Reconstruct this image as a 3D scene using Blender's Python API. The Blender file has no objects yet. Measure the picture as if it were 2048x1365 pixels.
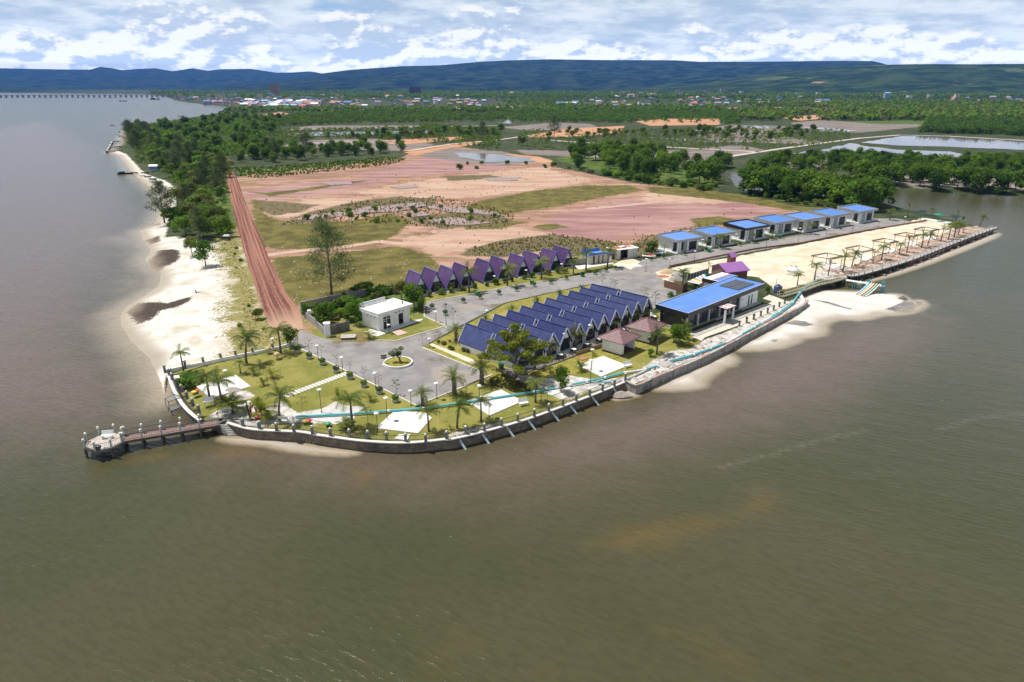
import bpy, bmesh, math, random
import numpy as np
from mathutils import Vector, Matrix, geometry
R = math.radians
random.seed(7); rng = np.random.default_rng(7)
S = bpy.context.scene; COL = S.collection

# ------------------------------------------------------------------ camera
H = 43.3; LZ = 1.3; FPX = 1365.33; PITCH = math.atan((682.5-172)/FPX)
cd = bpy.data.cameras.new("camera"); cam = bpy.data.objects.new("camera", cd); COL.objects.link(cam)
cam.location = (0, 0, H); cam.rotation_euler = (math.pi/2-PITCH, 0, 0)
cd.sensor_width = 36; cd.lens = 24; cd.clip_start = 1; cd.clip_end = 60000
S.camera = cam

# ------------------------------------------------------------------ sun, sky, exposure
SUN_EL, SUN_AZ = 66, -68            # azimuth from +Y towards +X
sd_ = Vector((math.sin(R(SUN_AZ))*math.cos(R(SUN_EL)), math.cos(R(SUN_AZ))*math.cos(R(SUN_EL)), math.sin(R(SUN_EL))))
sl = bpy.data.lights.new("sun", 'SUN'); sl.energy = 4.7; sl.angle = R(0.5); sl.color = (1, .955, .89)
so = bpy.data.objects.new("sun", sl); COL.objects.link(so); so.rotation_euler = (-sd_).to_track_quat('-Z', 'Y').to_euler()
so.location = (0, 0, 300)
S.view_settings.view_transform = 'Standard'; S.view_settings.look = 'None'
S.view_settings.exposure = 0.22; S.view_settings.gamma = 1
S.cycles.use_denoising = True; S.cycles.max_bounces = 6; S.cycles.transparent_max_bounces = 6
S.cycles.volume_bounces = 0; S.cycles.sample_clamp_indirect = 4

W = bpy.data.worlds.new("World"); S.world = W; W.use_nodes = True
wt = W.node_tree; wt.nodes.clear()
class NT:
    """terse node helper"""
    def __init__(s, t): s.t = t
    def n(s, kind, **k):
        x = s.t.nodes.new(kind)
        for a, b in k.items(): setattr(x, a, b)
        return x
    def put(s, sock, v):
        if hasattr(v, 'is_linked') or isinstance(v, bpy.types.NodeSocket): s.t.links.new(v, sock)
        else: sock.default_value = v
    def math(s, op, a, b=None, c=None, clamp=False):
        x = s.n('ShaderNodeMath', operation=op); x.use_clamp = clamp
        for i, v in enumerate((a, b, c)):
            if v is not None: s.put(x.inputs[i], v)
        return x.outputs[0]
    def mix(s, f, a, b):
        x = s.n('ShaderNodeMix', data_type='RGBA')
        s.put(x.inputs[0], f)
        for i, v in ((6, a), (7, b)): s.put(x.inputs[i], (*v, 1) if isinstance(v, tuple) and len(v) == 3 else v)
        return x.outputs[2]
    def noise(s, vec, scale, detail=4, rough=.55, w=None, dist=0):
        x = s.n('ShaderNodeTexNoise'); s.put(x.inputs['Vector'], vec)
        x.inputs['Scale'].default_value = scale; x.inputs['Detail'].default_value = detail
        x.inputs['Roughness'].default_value = rough; x.inputs['Distortion'].default_value = dist
        return x.outputs['Fac']
    def step(s, v, lo, hi, a=0., b=1.):
        x = s.n('ShaderNodeMapRange', interpolation_type='SMOOTHSTEP'); s.put(x.inputs[0], v)
        for i, q in ((1, lo), (2, hi), (3, a), (4, b)): s.put(x.inputs[i], q)
        return x.outputs[0]
    def comb(s, x, y, z):
        c = s.n('ShaderNodeCombineXYZ')
        for i, q in enumerate((x, y, z)): s.put(c.inputs[i], q)
        return c.outputs[0]
    def sep(s, v):
        c = s.n('ShaderNodeSeparateXYZ'); s.put(c.inputs[0], v); return c.outputs
    def attr(s, name):
        return s.n('ShaderNodeAttribute', attribute_name=name).outputs['Fac']
    def scale(s, v, k):
        x = s.n('ShaderNodeVectorMath', operation='MULTIPLY'); s.put(x.inputs[0], v); x.inputs[1].default_value = k
        return x.outputs[0]

g = NT(wt)
sky = g.n('ShaderNodeTexSky', sky_type='NISHITA'); sky.sun_disc = False
sky.sun_elevation = R(SUN_EL); sky.sun_rotation = R(SUN_AZ); sky.altitude = 0; sky.air_density = 1.0; sky.dust_density = .6
dirv = g.n('ShaderNodeTexCoord').outputs['Generated']
dx, dy, dz = g.sep(dirv)
el = g.math('ARCSINE', dz); az = g.math('ARCTAN2', dx, dy)
# cumulus bank low over the hills, broken stratus above it: clouds are laid out by compass bearing and elevation
cuv = g.comb(az, g.math('MULTIPLY', el, 2.1), .3)
def dens(off, sc, det=7): 
    v = g.comb(g.math('ADD', az, off[0]), g.math('MULTIPLY', g.math('ADD', el, off[1]), 1.9), off[2])
    return g.noise(v, sc, det, .58)
c1 = dens((0, 0, .3), 9.0); c1u = dens((-.005, .007, .3), 9.0)
edge = g.noise(g.comb(az, 0.0, 4.2), 3.2, 3)
top = g.math('MULTIPLY_ADD', edge, .11, .020)           # how high the bank reaches, by bearing
bank = g.math('ADD', c1, g.math('MULTIPLY', g.math('SUBTRACT', top, el), 5.0))
cum = g.step(bank, .485, .57)
lit = g.step(g.math('SUBTRACT', c1, c1u), -.035, .035)
cumcol = g.mix(lit, (.40, .48, .57), (.76, .765, .76))
st = g.noise(g.comb(g.math('MULTIPLY', az, 1.0), g.math('MULTIPLY', el, 3.6), 7.7), 5.0, 8, .62, dist=.3)
st2 = g.noise(g.comb(az, g.math('MULTIPLY', el, 4.0), 2.2), 13.0, 7, .62)
stv = g.math('MULTIPLY_ADD', st2, .35, g.math('MULTIPLY', st, .8))
strat = g.step(stv, .355, .535)
stcol = g.mix(g.step(st2, .35, .65), (.36, .45, .545), (.62, .67, .70))
blue = g.mix(g.step(el, 0.0, .5), (.115, .275, .52), (.09, .22, .50))
skyc = g.mix(.45, blue, g.mix(1.0, (0, 0, 0), g.scale(sky.outputs[0], (.1, .1, .1))))
low = g.mix(strat, skyc, stcol)
low = g.mix(cum, low, cumcol)
bg = g.n('ShaderNodeBackground'); g.put(bg.inputs[0], low)
fade = g.step(el, .16, .6, 1.0, .42)
air = g.math('EXPONENT', g.math('DIVIDE', .031, g.math('MAXIMUM', el, .027)))     # brightens the low sky to offset dimming by the haze box
g.put(bg.inputs[1], g.math('MULTIPLY', fade, air))
wo = g.n('ShaderNodeOutputWorld'); wt.links.new(bg.outputs[0], wo.inputs[0])

# ------------------------------------------------------------------ pixel of the survey photograph -> point on the ground
CR = {'F': (0, 0, 1), 'A5': (160, 380, 4.55), 'A6': (500, 380, 4.55), 'A7': (800, 450, 5.055), 'A8': (880, 550, 4.6545),
      'B1': (1200, 380, 4.55), 'B2': (1600, 380, 4.55), 'B3': (140, 780, 5.689), 'B4': (310, 640, 4.875),
      'B5': (600, 620, 4.55), 'B6': (900, 700, 5.689), 'B7': (1150, 600, 5.689), 'B8': (1480, 520, 5.12),
      'G': (710, 580, 13.65), 'R': (1380, 480, 9.75), 'N': (1300, 440, 11.378), 'N2': (1560, 400, 10.24),
      'N5': (1640, 520, 9.309), 'N6': (160, 850, 12.8), 'N7': (200, 270, 10.24), 'N8': (1120, 480, 9.309),
      'E': (1780, 400, 8.904)}
cp, sp = math.cos(PITCH), math.sin(PITCH)
def pix(k, x, y):
    a, b, s = CR[k]; return a+x/s, b+y/s
def ground(px_, py_, z=LZ):
    dx = (px_-1024)/FPX; dy = (682.5-py_)/FPX
    Y = cp+dy*sp; Z = -sp+dy*cp; t = (z-H)/Z
    return Vector((dx*t, Y*t, z))
def Q(k, x, y, z=LZ): return ground(*pix(k, x, y), z)
def up(k, base_y, P, ty):
    """height over ground point P of what shows at row ty of crop k"""
    y = pix(k, 0, ty)[1]; dy = (682.5-y)/FPX
    return H+P.y/(cp+dy*sp)*(-sp+dy*cp)-P.z
def project(X, Y, Z):
    zc = Y*cp-(Z-H)*sp; return 1024+FPX*X/zc, 682.5-FPX*(Y*sp+(Z-H)*cp)/zc

# ------------------------------------------------------------------ mesh and object helpers
class MB:
    def __init__(s): s.v = []; s.f = []; s.m = []
    def add(s, vs, fs, mi=0):
        o = len(s.v); s.v += [tuple(v) for v in vs]
        s.f += [tuple(i+o for i in f) for f in fs]; s.m += [mi]*len(fs)
    def hexa(s, p, mi=0):           # 8 points: bottom loop then top loop
        s.add(p, [(3, 2, 1, 0), (4, 5, 6, 7), (0, 1, 5, 4), (1, 2, 6, 5), (2, 3, 7, 6), (3, 0, 4, 7)], mi)
    def box(s, x0, x1, y0, y1, z0, z1, mi=0):
        s.hexa([(x0, y0, z0), (x1, y0, z0), (x1, y1, z0), (x0, y1, z0), (x0, y0, z1), (x1, y0, z1), (x1, y1, z1), (x0, y1, z1)], mi)
    def prism(s, poly, z0, z1, mi=0):
        n = len(poly)
        s.add([(*p[:2], z0) for p in poly]+[(*p[:2], z1) for p in poly],
              [tuple(range(n))[::-1], tuple(range(n, 2*n))]+[(i, (i+1) % n, n+(i+1) % n, n+i) for i in range(n)], mi)
    def prism_y(s, poly, y0, y1, mi=0):  # polygon in x,z extruded along y
        n = len(poly)
        s.add([(p[0], y0, p[1]) for p in poly]+[(p[0], y1, p[1]) for p in poly],
              [tuple(range(n)), tuple(range(n, 2*n))[::-1]]+[(i, n+i, n+(i+1) % n, (i+1) % n) for i in range(n)], mi)
    def bar(s, a, b, w, h=None, mi=0):
        a, b = Vector(a), Vector(b); h = h or w; d = (b-a)
        if d.length < 1e-6: return
        d.normalize(); u = d.cross(Vector((0, 0, 1)))
        if u.length < 1e-3: u = Vector((1, 0, 0))
        u.normalize(); t = u.cross(d)
        q = [(-w/2, -h/2), (w/2, -h/2), (w/2, h/2), (-w/2, h/2)]
        A = [a+u*x+t*z for x, z in q]; B = [b+u*x+t*z for x, z in q]
        s.add(A+B, [(3, 2, 1, 0), (4, 5, 6, 7), (0, 1, 5, 4), (1, 2, 6, 5), (2, 3, 7, 6), (3, 0, 4, 7)], mi)
    def tube(s, a, b, r0, r1=None, n=8, mi=0):
        a, b = Vector(a), Vector(b); r1 = r0 if r1 is None else r1
        d = (b-a).normalized(); u = d.orthogonal().normalized(); t = d.cross(u)
        vs = []
        for c, r in ((a, r0), (b, r1)):
            for i in range(n):
                q = 2*math.pi*i/n; vs.append(c+(u*math.cos(q)+t*math.sin(q))*r)
        s.add(vs, [(i, (i+1) % n, n+(i+1) % n, n+i) for i in range(n)]+[tuple(range(n))[::-1], tuple(range(n, 2*n))], mi)
    def path(s, pts, r0, r1=None, n=6, mi=0):
        pts = [Vector(p) for p in pts]; r1 = r0 if r1 is None else r1; vs = []; k = len(pts)
        for j, c in enumerate(pts):
            d = (pts[min(j+1, k-1)]-pts[max(j-1, 0)]).normalized(); u = d.cross(Vector((.13, .99, .02))).normalized(); t = d.cross(u)
            r = r0+(r1-r0)*j/(k-1)
            vs += [c+(u*math.cos(2*math.pi*i/n)+t*math.sin(2*math.pi*i/n))*r for i in range(n)]
        fs = [(j*n+i, j*n+(i+1) % n, (j+1)*n+(i+1) % n, (j+1)*n+i) for j in range(k-1) for i in range(n)]
        s.add(vs, fs+[tuple(range(n))[::-1], tuple(range((k-1)*n, k*n))], mi)
    def lathe(s, prof, n=12, mi=0, c=(0, 0, 0), sx=1, sy=1):
        vs = []; k = len(prof)
        for r, z in prof:
            for i in range(n):
                q = 2*math.pi*i/n; vs.append((c[0]+r*sx*math.cos(q), c[1]+r*sy*math.sin(q), c[2]+z))
        fs = [(j*n+i, j*n+(i+1) % n, (j+1)*n+(i+1) % n, (j+1)*n+i) for j in range(k-1) for i in range(n)]
        s.add(vs, fs+[tuple(range(n))[::-1], tuple(range((k-1)*n, k*n))], mi)
    def mesh(s, name, mats, smooth=False):
        me = bpy.data.meshes.new(name); me.from_pydata(s.v, [], s.f)
        for m in (mats if isinstance(mats, (list, tuple)) else [mats]): me.materials.append(m)
        me.polygons.foreach_set('material_index', s.m)
        if smooth: me.polygons.foreach_set('use_smooth', [True]*len(s.f))
        me.update(); return me
    def build(s, name, mats, parent=None, smooth=False, loc=None, rz=0):
        return link(name, s.mesh(name, mats, smooth), parent, loc, rz)
def link(name, me, parent=None, loc=None, rz=0, sc=None):
    o = bpy.data.objects.new(name, me); COL.objects.link(o)
    if parent: o.parent = parent
    if loc is not None: o.location = loc
    if rz: o.rotation_euler = (0, 0, rz)
    if sc: o.scale = (sc, sc, sc) if not isinstance(sc, tuple) else sc
    return o
def tag(o, label=None, cat=None, group=None, kind=None):
    if label: o['label'] = label
    if cat: o['category'] = cat
    if group: o['group'] = group
    if kind: o['kind'] = kind
    return o
def structure(o): o['kind'] = 'structure'; return o
def thing(name, label, cat, loc=(0, 0, 0), rz=0, group=None, sc=None):
    o = bpy.data.objects.new(name, None); o.empty_display_size = .3; COL.objects.link(o)
    o.location = loc; o.rotation_euler = (0, 0, rz)
    if sc: o.scale = (sc, sc, sc)
    return tag(o, label, cat, group)
def children(o): return [c for c in bpy.data.objects if c.parent == o]
KIDS = {}
def copy_tree(o, parent=None):
    c = o.copy(); COL.objects.link(c)
    if parent: c.parent = parent
    if o.name not in KIDS: KIDS[o.name] = [k for k in bpy.data.objects if k.parent == o]
    for ch in KIDS[o.name]: copy_tree(ch, c)
    return c
def again(proto, loc, rz, label, sc=None, group=None):
    c = copy_tree(proto); c.location = loc; c.rotation_euler = (0, 0, rz); c['label'] = label
    if sc: c.scale = (sc, sc, sc)
    if group: c['group'] = group
    return c
ORD = ('first second third fourth fifth sixth seventh eighth ninth tenth eleventh twelfth thirteenth fourteenth fifteenth sixteenth '
       'seventeenth eighteenth nineteenth twentieth twenty-first twenty-second twenty-third twenty-fourth twenty-fifth twenty-sixth '
       'twenty-seventh twenty-eighth twenty-ninth thirtieth').split()

# ------------------------------------------------------------------ materials
def new_mat(name):
    m = bpy.data.materials.new(name); m.use_nodes = True; t = m.node_tree; t.nodes.clear()
    g = NT(t); p = g.n('ShaderNodeBsdfPrincipled'); o = g.n('ShaderNodeOutputMaterial'); t.links.new(p.outputs[0], o.inputs[0])
    return m, g, p, o
def M(name, col, rough=.7, var=.14, sc=1.5, metal=0., stripe=None, bump=0., dirt=None, each=0.):
    m, g, p, o = new_mat(name)
    co = g.n('ShaderNodeTexCoord').outputs['Object']
    nz = g.noise(co, sc, 5, .6)
    a = tuple(max(0, c*(1-var)) for c in col); b = tuple(min(1, c*(1+var)) for c in col)
    c = g.mix(g.step(nz, .3, .7), a, b)
    if dirt: c = g.mix(g.math('MULTIPLY', g.step(g.noise(co, dirt[1], 5, .65), .52, .72), dirt[2]), c, dirt[0])
    if each:                                       # every copy a little paler or deeper
        hv = g.n('ShaderNodeHueSaturation'); g.put(hv.inputs['Value'], g.math('MULTIPLY_ADD', g.n('ShaderNodeObjectInfo').outputs['Random'], each, 1-each/2)); g.put(hv.inputs['Saturation'], g.math('MULTIPLY_ADD', g.n('ShaderNodeObjectInfo').outputs['Random'], -each*.6, 1.0)); g.put(hv.inputs['Color'], c); c = hv.outputs[0]
    if stripe:                                     # (axis, period, width share, colour): courses, battens, boards
        ax = g.sep(co)[stripe[0]]
        f = g.math('LESS_THAN', g.math('FRACT', g.math('DIVIDE', ax, stripe[1])), stripe[2])
        c = g.mix(f, c, stripe[3])
    g.put(p.inputs['Base Color'], c); p.inputs['Roughness'].default_value = rough; p.inputs['Metallic'].default_value = metal
    if bump:
        b_ = g.n('ShaderNodeBump'); b_.inputs['Strength'].default_value = bump; b_.inputs['Distance'].default_value = .05
        g.put(b_.inputs['Height'], g.noise(co, sc*6, 4)); g.put(p.inputs['Normal'], b_.outputs[0])
    return m
def leafmat(name, a, b, rough=.55, trans=.34, vs=.35):
    m, g, p, o = new_mat(name)
    pos = g.n('ShaderNodeNewGeometry').outputs['Position']
    oi = g.n('ShaderNodeObjectInfo').outputs['Random']
    f = g.math('ADD', g.math('MULTIPLY', g.noise(pos, vs, 3), 1.2), g.math('MULTIPLY', g.math('SUBTRACT', oi, .5), .5))
    f = g.math('ADD', f, g.math('MULTIPLY', g.math('SUBTRACT', g.noise(pos, 5., 2), .5), .6))
    c = g.mix(g.step(f, .25, .95), a, b)
    g.put(p.inputs['Base Color'], c); p.inputs['Roughness'].default_value = rough; p.inputs['Specular IOR Level'].default_value = .12
    tr = g.n('ShaderNodeBsdfTranslucent'); g.put(tr.inputs[0], g.mix(.5, c, (.25, .32, .04)))
    mx = g.n('ShaderNodeMixShader'); mx.inputs[0].default_value = trans
    g.t.links.new(p.outputs[0], mx.inputs[1]); g.t.links.new(tr.outputs[0], mx.inputs[2]); g.t.links.new(mx.outputs[0], o.inputs[0])
    return m
m_white = M('white_paint', (.80, .80, .79), .6, .05, .8, dirt=((.5, .47, .42), 1.2, .25))
m_conc = M('concrete', (.42, .40, .37), .85, .18, .8, bump=.3, dirt=((.2, .18, .16), .6, .5))
m_dconc = M('dark_concrete', (.16, .145, .13), .9, .3, 1.2, bump=.4, dirt=((.05, .045, .04), .8, .6))
m_wconc = M('pale_concrete', (.66, .645, .61), .8, .10, .5, dirt=((.42, .37, .30), .5, .6))
m_kerb = M('kerb_stone', (.62, .58, .48), .85, .12, 1.0)
m_glass = M('dark_glass', (.022, .028, .036), .08, .3, .6)
m_black = M('black_fascia', (.015, .016, .019), .35, .3, 1.)
m_frame = M('dark_metal', (.03, .032, .036), .4, .2, 3.)
m_wood = M('brown_boards', (.20, .105, .06), .7, .25, 2., stripe=(0, .3, .12, (.06, .03, .02)))
m_deck = M('red_brown_decking', (.235, .155, .13), .7, .2, 2., stripe=(0, .25, .15, (.10, .055, .045)))
m_gdeck = M('grey_brown_decking', (.19, .16, .145), .75, .25, 2., stripe=(0, .3, .14, (.07, .06, .055)))
m_trunk = M('bark', (.16, .12, .09), .9, .35, 4., bump=.4)
m_ptrunk = M('palm_bark', (.15, .125, .10), .9, .3, 5., stripe=(2, .22, .3, (.08, .065, .05)))
m_blue = M('sky_blue_roof_sheet', (.080, .215, .58), .6, .07, .4, stripe=(0, .45, .08, (.085, .21, .52)), each=.12, dirt=((.20, .30, .50), .35, .45))
m_navy = M('navy_roof_tiles', (.015, .030, .160), .55, .2, .9, stripe=(2, .24, .22, (.008, .014, .07)), each=.28, dirt=((.035, .05, .17), .45, .45))
m_purple = M('purple_roof_tiles', (.085, .025, .14), .45, .22, .9, stripe=(2, .24, .22, (.035, .010, .06)), each=.4, dirt=((.10, .045, .15), .5, .3))
m_trimb = M('pale_blue_trim', (.42, .46, .62), .5, .06, 1.)
m_trimp = M('violet_blue_trim', (.13, .13, .42), .5, .06, 1.)
m_grey = M('grey_fascia', (.33, .34, .36), .55, .08, 1.)
m_hip = M('brown_red_roof_tiles', (.22, .13, .13), .6, .15, 1., stripe=(2, .20, .26, (.10, .05, .055)))
m_hipr = M('ridge_tiles', (.24, .085, .08), .6, .12, 1.)
m_teal = M('turquoise_pipe', (.10, .44, .48), .4, .1, .7)
m_pipew = M('white_pipe', (.72, .74, .74), .45, .08, 1.)
m_pale_pipe = M('pale_blue_pipe', (.42, .56, .60), .5, .14, 2., dirt=((.2, .2, .17), 2., .5))
m_lamp = M('lamp_globe', (.86, .80, .62), .35, .05, 1.)
m_post = M('grey_post', (.17, .175, .185), .7, .2, 3.)
m_lpost = M('light_grey_post', (.46, .46, .47), .7, .15, 3., dirt=((.2, .2, .19), 1.5, .6))
m_pile = M('wet_pile', (.07, .062, .055), .6, .35, 2.)
m_red = M('red_plastic', (.62, .045, .03), .4, .1, 2.)
m_yel = M('yellow_plastic', (.78, .52, .03), .4, .1, 2.)
m_grn = M('green_plastic', (.03, .30, .11), .4, .1, 2.)
m_dgrn = M('dark_green_bin', (.015, .13, .075), .4, .1, 2.)
m_rust = M('rust_brown_paving', (.40, .17, .09), .85, .25, 1.5, stripe=(0, .5, .06, (.2, .1, .06)))
m_pot = M('grey_stone_pot', (.40, .40, .39), .85, .15, 4.)
m_soil = M('dark_soil', (.11, .085, .055), .95, .3, 3.)
m_brick = M('orange_sculpture', (.42, .15, .06), .6, .25, 3.)
m_lilac = M('lilac_roof_sheet', (.31, .135, .37), .5, .08, 1., stripe=(0, .3, .1, (.28, .1, .40)))
m_clad = M('brown_cladding', (.33, .20, .155), .7, .12, 2., stripe=(2, .22, .34, (.075, .032, .022)))
m_dclad = M('red_brown_wall', (.13, .042, .022), .7, .15, 2.)
m_solar = M('solar_cells', (.05, .055, .075), .25, .2, 1., stripe=(1, .9, .06, (.32, .30, .29)))
m_orange = M('orange_sheet', (.62, .17, .08), .55, .15, 1.)
m_cyan = M('cyan_sheet', (.04, .45, .58), .5, .1, 1.)
m_stone = M('rubble_stone', (.34, .30, .265), .9, .3, 1.2, bump=.5)
L_dark = leafmat('leaf_dark', (.020, .066, .004), (.110, .205, .012))
L_mid = leafmat('leaf_mid', (.034, .098, .005), (.165, .275, .016))
L_bright = leafmat('leaf_bright', (.036, .110, .008), (.125, .26, .020))
L_olive = leafmat('leaf_olive', (.060, .090, .016), (.17, .19, .040))
L_yel = leafmat('leaf_yellow', (.10, .13, .015), (.30, .29, .035))
L_needle = leafmat('needles', (.034, .066, .024), (.115, .155, .060), trans=.25)
L_palm = leafmat('palm_leaf', (.045, .085, .012), (.200, .230, .050))
L_date = leafmat('date_leaf', (.065, .090, .028), (.200, .215, .085))
L_dry = leafmat('dry_leaf', (.12, .085, .04), (.28, .22, .12))
L_almond = leafmat('almond_leaf', (.125, .155, .012), (.44, .40, .050), trans=.35, vs=1.2)
L_grass = leafmat('grass_blade', (.075, .095, .014), (.17, .165, .035), trans=.45)
L_sedge = leafmat('sedge_blade', (.070, .062, .022), (.15, .125, .05), trans=.45)
# ------------------------------------------------------------------ terrain
def WP(pts, z=LZ):       # survey pixels -> world polygon (a third number is that point's own level)
    return np.array([ground(p[0], p[1], p[2] if len(p) > 2 else z)[:2] for p in pts])
def sdist(X, Y, poly, reach):
    """signed distance (inside > 0) to a world polygon, clipped to +-reach"""
    out = np.full(X.shape, -reach, dtype=np.float64)
    lo = poly.min(0)-reach; hi = poly.max(0)+reach
    k = np.nonzero((X > lo[0]) & (X < hi[0]) & (Y > lo[1]) & (Y < hi[1]))[0]
    if len(k) == 0: return out
    x, y = X[k], Y[k]; d2 = np.full(x.shape, 1e18); ins = np.zeros(x.shape, bool); n = len(poly)
    for i in range(n):
        ax, ay = poly[i]; bx, by = poly[(i+1) % n]; ex, ey = bx-ax, by-ay
        t = np.clip(((x-ax)*ex+(y-ay)*ey)/(ex*ex+ey*ey+1e-12), 0, 1)
        d2 = np.minimum(d2, (x-ax-t*ex)**2+(y-ay-t*ey)**2)
        c = ((ay > y) != (by > y)); ins ^= c & (x < (bx-ax)*(y-ay)/(by-ay+1e-18)+ax)
    d = np.sqrt(d2); out[k] = np.clip(np.where(ins, d, -d), -reach, reach)
    return out
def ldist(X, Y, line, reach):
    out = np.full(X.shape, reach, dtype=np.float64)
    lo = line.min(0)-reach; hi = line.max(0)+reach
    k = np.nonzero((X > lo[0]) & (X < hi[0]) & (Y > lo[1]) & (Y < hi[1]))[0]
    if len(k) == 0: return out
    x, y = X[k], Y[k]; d2 = np.full(x.shape, 1e18)
    for i in range(len(line)-1):
        ax, ay = line[i]; ex, ey = line[i+1]-line[i]
        t = np.clip(((x-ax)*ex+(y-ay)*ey)/(ex*ex+ey*ey+1e-12), 0, 1)
        d2 = np.minimum(d2, (x-ax-t*ex)**2+(y-ay-t*ey)**2)
    out[k] = np.minimum(np.sqrt(d2), reach); return out
def qp(k, pts): return [pix(k, *p) for p in pts]
# outer top edge of the sea wall, from the beach corner round the point to the caisson
WALL = qp('B4', [(112, 500), (130, 560), (175, 690), (250, 820), (330, 910), (430, 990)])
WALL2 = qp('B4', [(700, 1012), (830, 1052), (1000, 1082)])+qp('B5', [(0, 1120), (140, 1145), (280, 1165), (500, 1195), (650, 1208), (800, 1217), (930, 1219), (1050, 1215), (1180, 1204), (1300, 1190)]) + \
    qp('B6', [(0, 1030), (190, 990), (370, 945), (650, 868), (900, 792), (1160, 700), (1370, 620), (1620, 525), (1860, 428), (1990, 372)])
CAIS = qp('B7', [(580, 928), (700, 985), (860, 915), (1120, 805), (1440, 670), (1700, 540)])+qp('B8', [(0, 812), (100, 757), (280, 665), (520, 538), (650, 470), (695, 435), (692, 415)])
BOARD = qp('B2', [(440, 792), (560, 768), (800, 700), (1000, 637), (1200, 562), (1400, 482), (1600, 408), (1775, 348)])
LEFT = [(330, 800, 0), (322, 770, 0), (300, 718, 0), (262, 682, 0), (243, 652, 0), (240, 632, 0), (255, 612, 0), (290, 592, 0), (318, 572, 0), (322, 548, 0),
        (300, 535, 0), (290, 520, 0), (302, 500, 0), (285, 480, 0), (280, 463, 0), (308, 450, 0), (318, 430, 0), (325, 410, 0), (318, 392, 0), (300, 376, 0), (282, 362, 0),
        (262, 345, 0), (250, 326, 0), (238, 312, 0), (217, 305, 0), (240, 290, 0), (242, 276, 0), (246, 262, 0), (258, 252, 0), (300, 246, 0), (350, 240, 0), (420, 229, 0), (450, 224, 0),
        (500, 221, 0), (535, 220, 0), (500, 218, 0), (440, 213, 0), (405, 209, 0), (380, 206.5, 0), (355, 203, 0), (345, 198, 0), (330, 194, 0), (300, 191, 0), (292, 189, 0)]
FARP = [(-9000, 6500), (-9000, 22000), (22000, 22000), (22000, 300)]
shore_l = [tuple(ground(*p)[:2]) for p in LEFT]
CREEK = [(2600, 402), (2048, 394), (1990, 390), (1900, 386), (1830, 382), (1770, 377), (1700, 371), (1600, 356), (1530, 348), (1480, 346), (1440, 340), (1380, 338), (1385, 344), (1440, 350), (1462, 358),
         (1470, 372), (1490, 384), (1560, 386), (1660, 396), (1740, 408), (1772, 414)]
TIP = [(1800, 417), (1850, 427), (1900, 440), (1960, 455), (1990, 463)]
land = np.array(shore_l+[(-4200, 5000), (-9000, 5400)]+FARP+[tuple(ground(*p, 0)[:2]) for p in CREEK]+[tuple(ground(*p, 1)[:2]) for p in TIP]
                + [tuple(ground(*p)[:2]) for p in BOARD[::-1]]+[tuple(ground(*p)[:2]) for p in qp('B2', [(415, 805), (250, 838), (100, 880), (0, 915)])]
                + [tuple(ground(*p)[:2]) for p in CAIS[::-1]]+[tuple(ground(*p)[:2]) for p in WALL2[::-1]]
                + [tuple(ground(*p)[:2]) for p in qp('B4', [(600, 1000)])]+[tuple(ground(*p)[:2]) for p in WALL[::-1]])
BANKS = [WP(qp('B8', [(560, 400), (700, 330), (870, 300), (1050, 312), (1200, 318), (1500, 340), (1640, 350), (1690, 380), (1760, 420), (1850, 410), (1888, 440), (1860, 480), (1750, 530), (1600, 548), (1450, 552), (1300, 590), (1180, 600),
                      (1050, 590), (980, 600), (900, 625), (850, 660), (860, 710), (830, 750), (740, 775), (620, 785), (540, 830), (400, 880), (200, 905), (0, 915), (0, 860), (250, 730), (480, 600)]), .2),
         WP(qp('B7', [(940, 1000), (1100, 880), (1440, 730), (1650, 640), (1760, 610), (1810, 660), (1760, 720), (1660, 740), (1600, 790), (1500, 850), (1440, 900), (1430, 960), (1300, 990), (1120, 1000)]), .2),
         WP(qp('B7', [(470, 1120), (560, 1000), (640, 1020), (690, 1075), (560, 1110)]), .1),
         WP(qp('B5', [(-700, 1165), (-450, 1170), (-200, 1180), (0, 1222), (250, 1268), (500, 1292), (400, 1303), (150, 1287), (-80, 1262), (-300, 1214), (-560, 1192)]), .1),
         WP(qp('B2', [(520, 850), (800, 770), (1200, 620), (1600, 470), (1780, 380), (1815, 400), (1760, 440), (1500, 545), (1200, 660), (900, 760), (640, 830)]), .1)]
BEACHZ = WP([(430, 860), (332, 748), (385, 720), (480, 695), (600, 665), (600, 640), (530, 520), (480, 400), (470, 330), (520, 240), (480, 200), (200, 200), (150, 400), (150, 800), (300, 900)])
# grid that is fine near the resort and coarse far off
rows = np.concatenate([np.arange(925, 400, -1.0), np.arange(400, 183, -.75)])
dep = PITCH-np.arctan((682.5-rows)/FPX)
rad = np.concatenate([(H-LZ)/np.tan(dep), [5800, 6600, 7600, 9000, 12000, 17000, 24000]])
rad = np.concatenate([np.linspace(40, rad[0]-2, 14), rad])
th = np.arctan(np.linspace(-.86, .86, 1000)*1.0)
th = np.concatenate([np.linspace(-1.35, th[0]-.03, 24), th, np.linspace(th[-1]+.03, 1.35, 24)])
def grid_mesh(rad, th, zf, attrs, name, keep=None):
    RR, TT = np.meshgrid(rad, th, indexing='ij'); X = (RR*np.sin(TT)).ravel(); Y = (RR*np.cos(TT)).ravel()
    return X, Y
RR, TT = np.meshgrid(rad, th, indexing='ij'); X = (RR*np.sin(TT)).ravel(); Y = (RR*np.cos(TT)).ravel()
nr, nt = len(rad), len(th)
sd = sdist(X, Y, land, 400); bz = sdist(X, Y, BEACHZ, 12)
vn = lambda s, a: np.sin(X*s+a)*np.cos(Y*s*1.13-a*1.7)+.6*np.sin(X*s*2.1-a)*np.sin(Y*s*1.9+a)   # cheap smooth relief
soft = np.clip((bz+6)/12, 0, 1)
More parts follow.
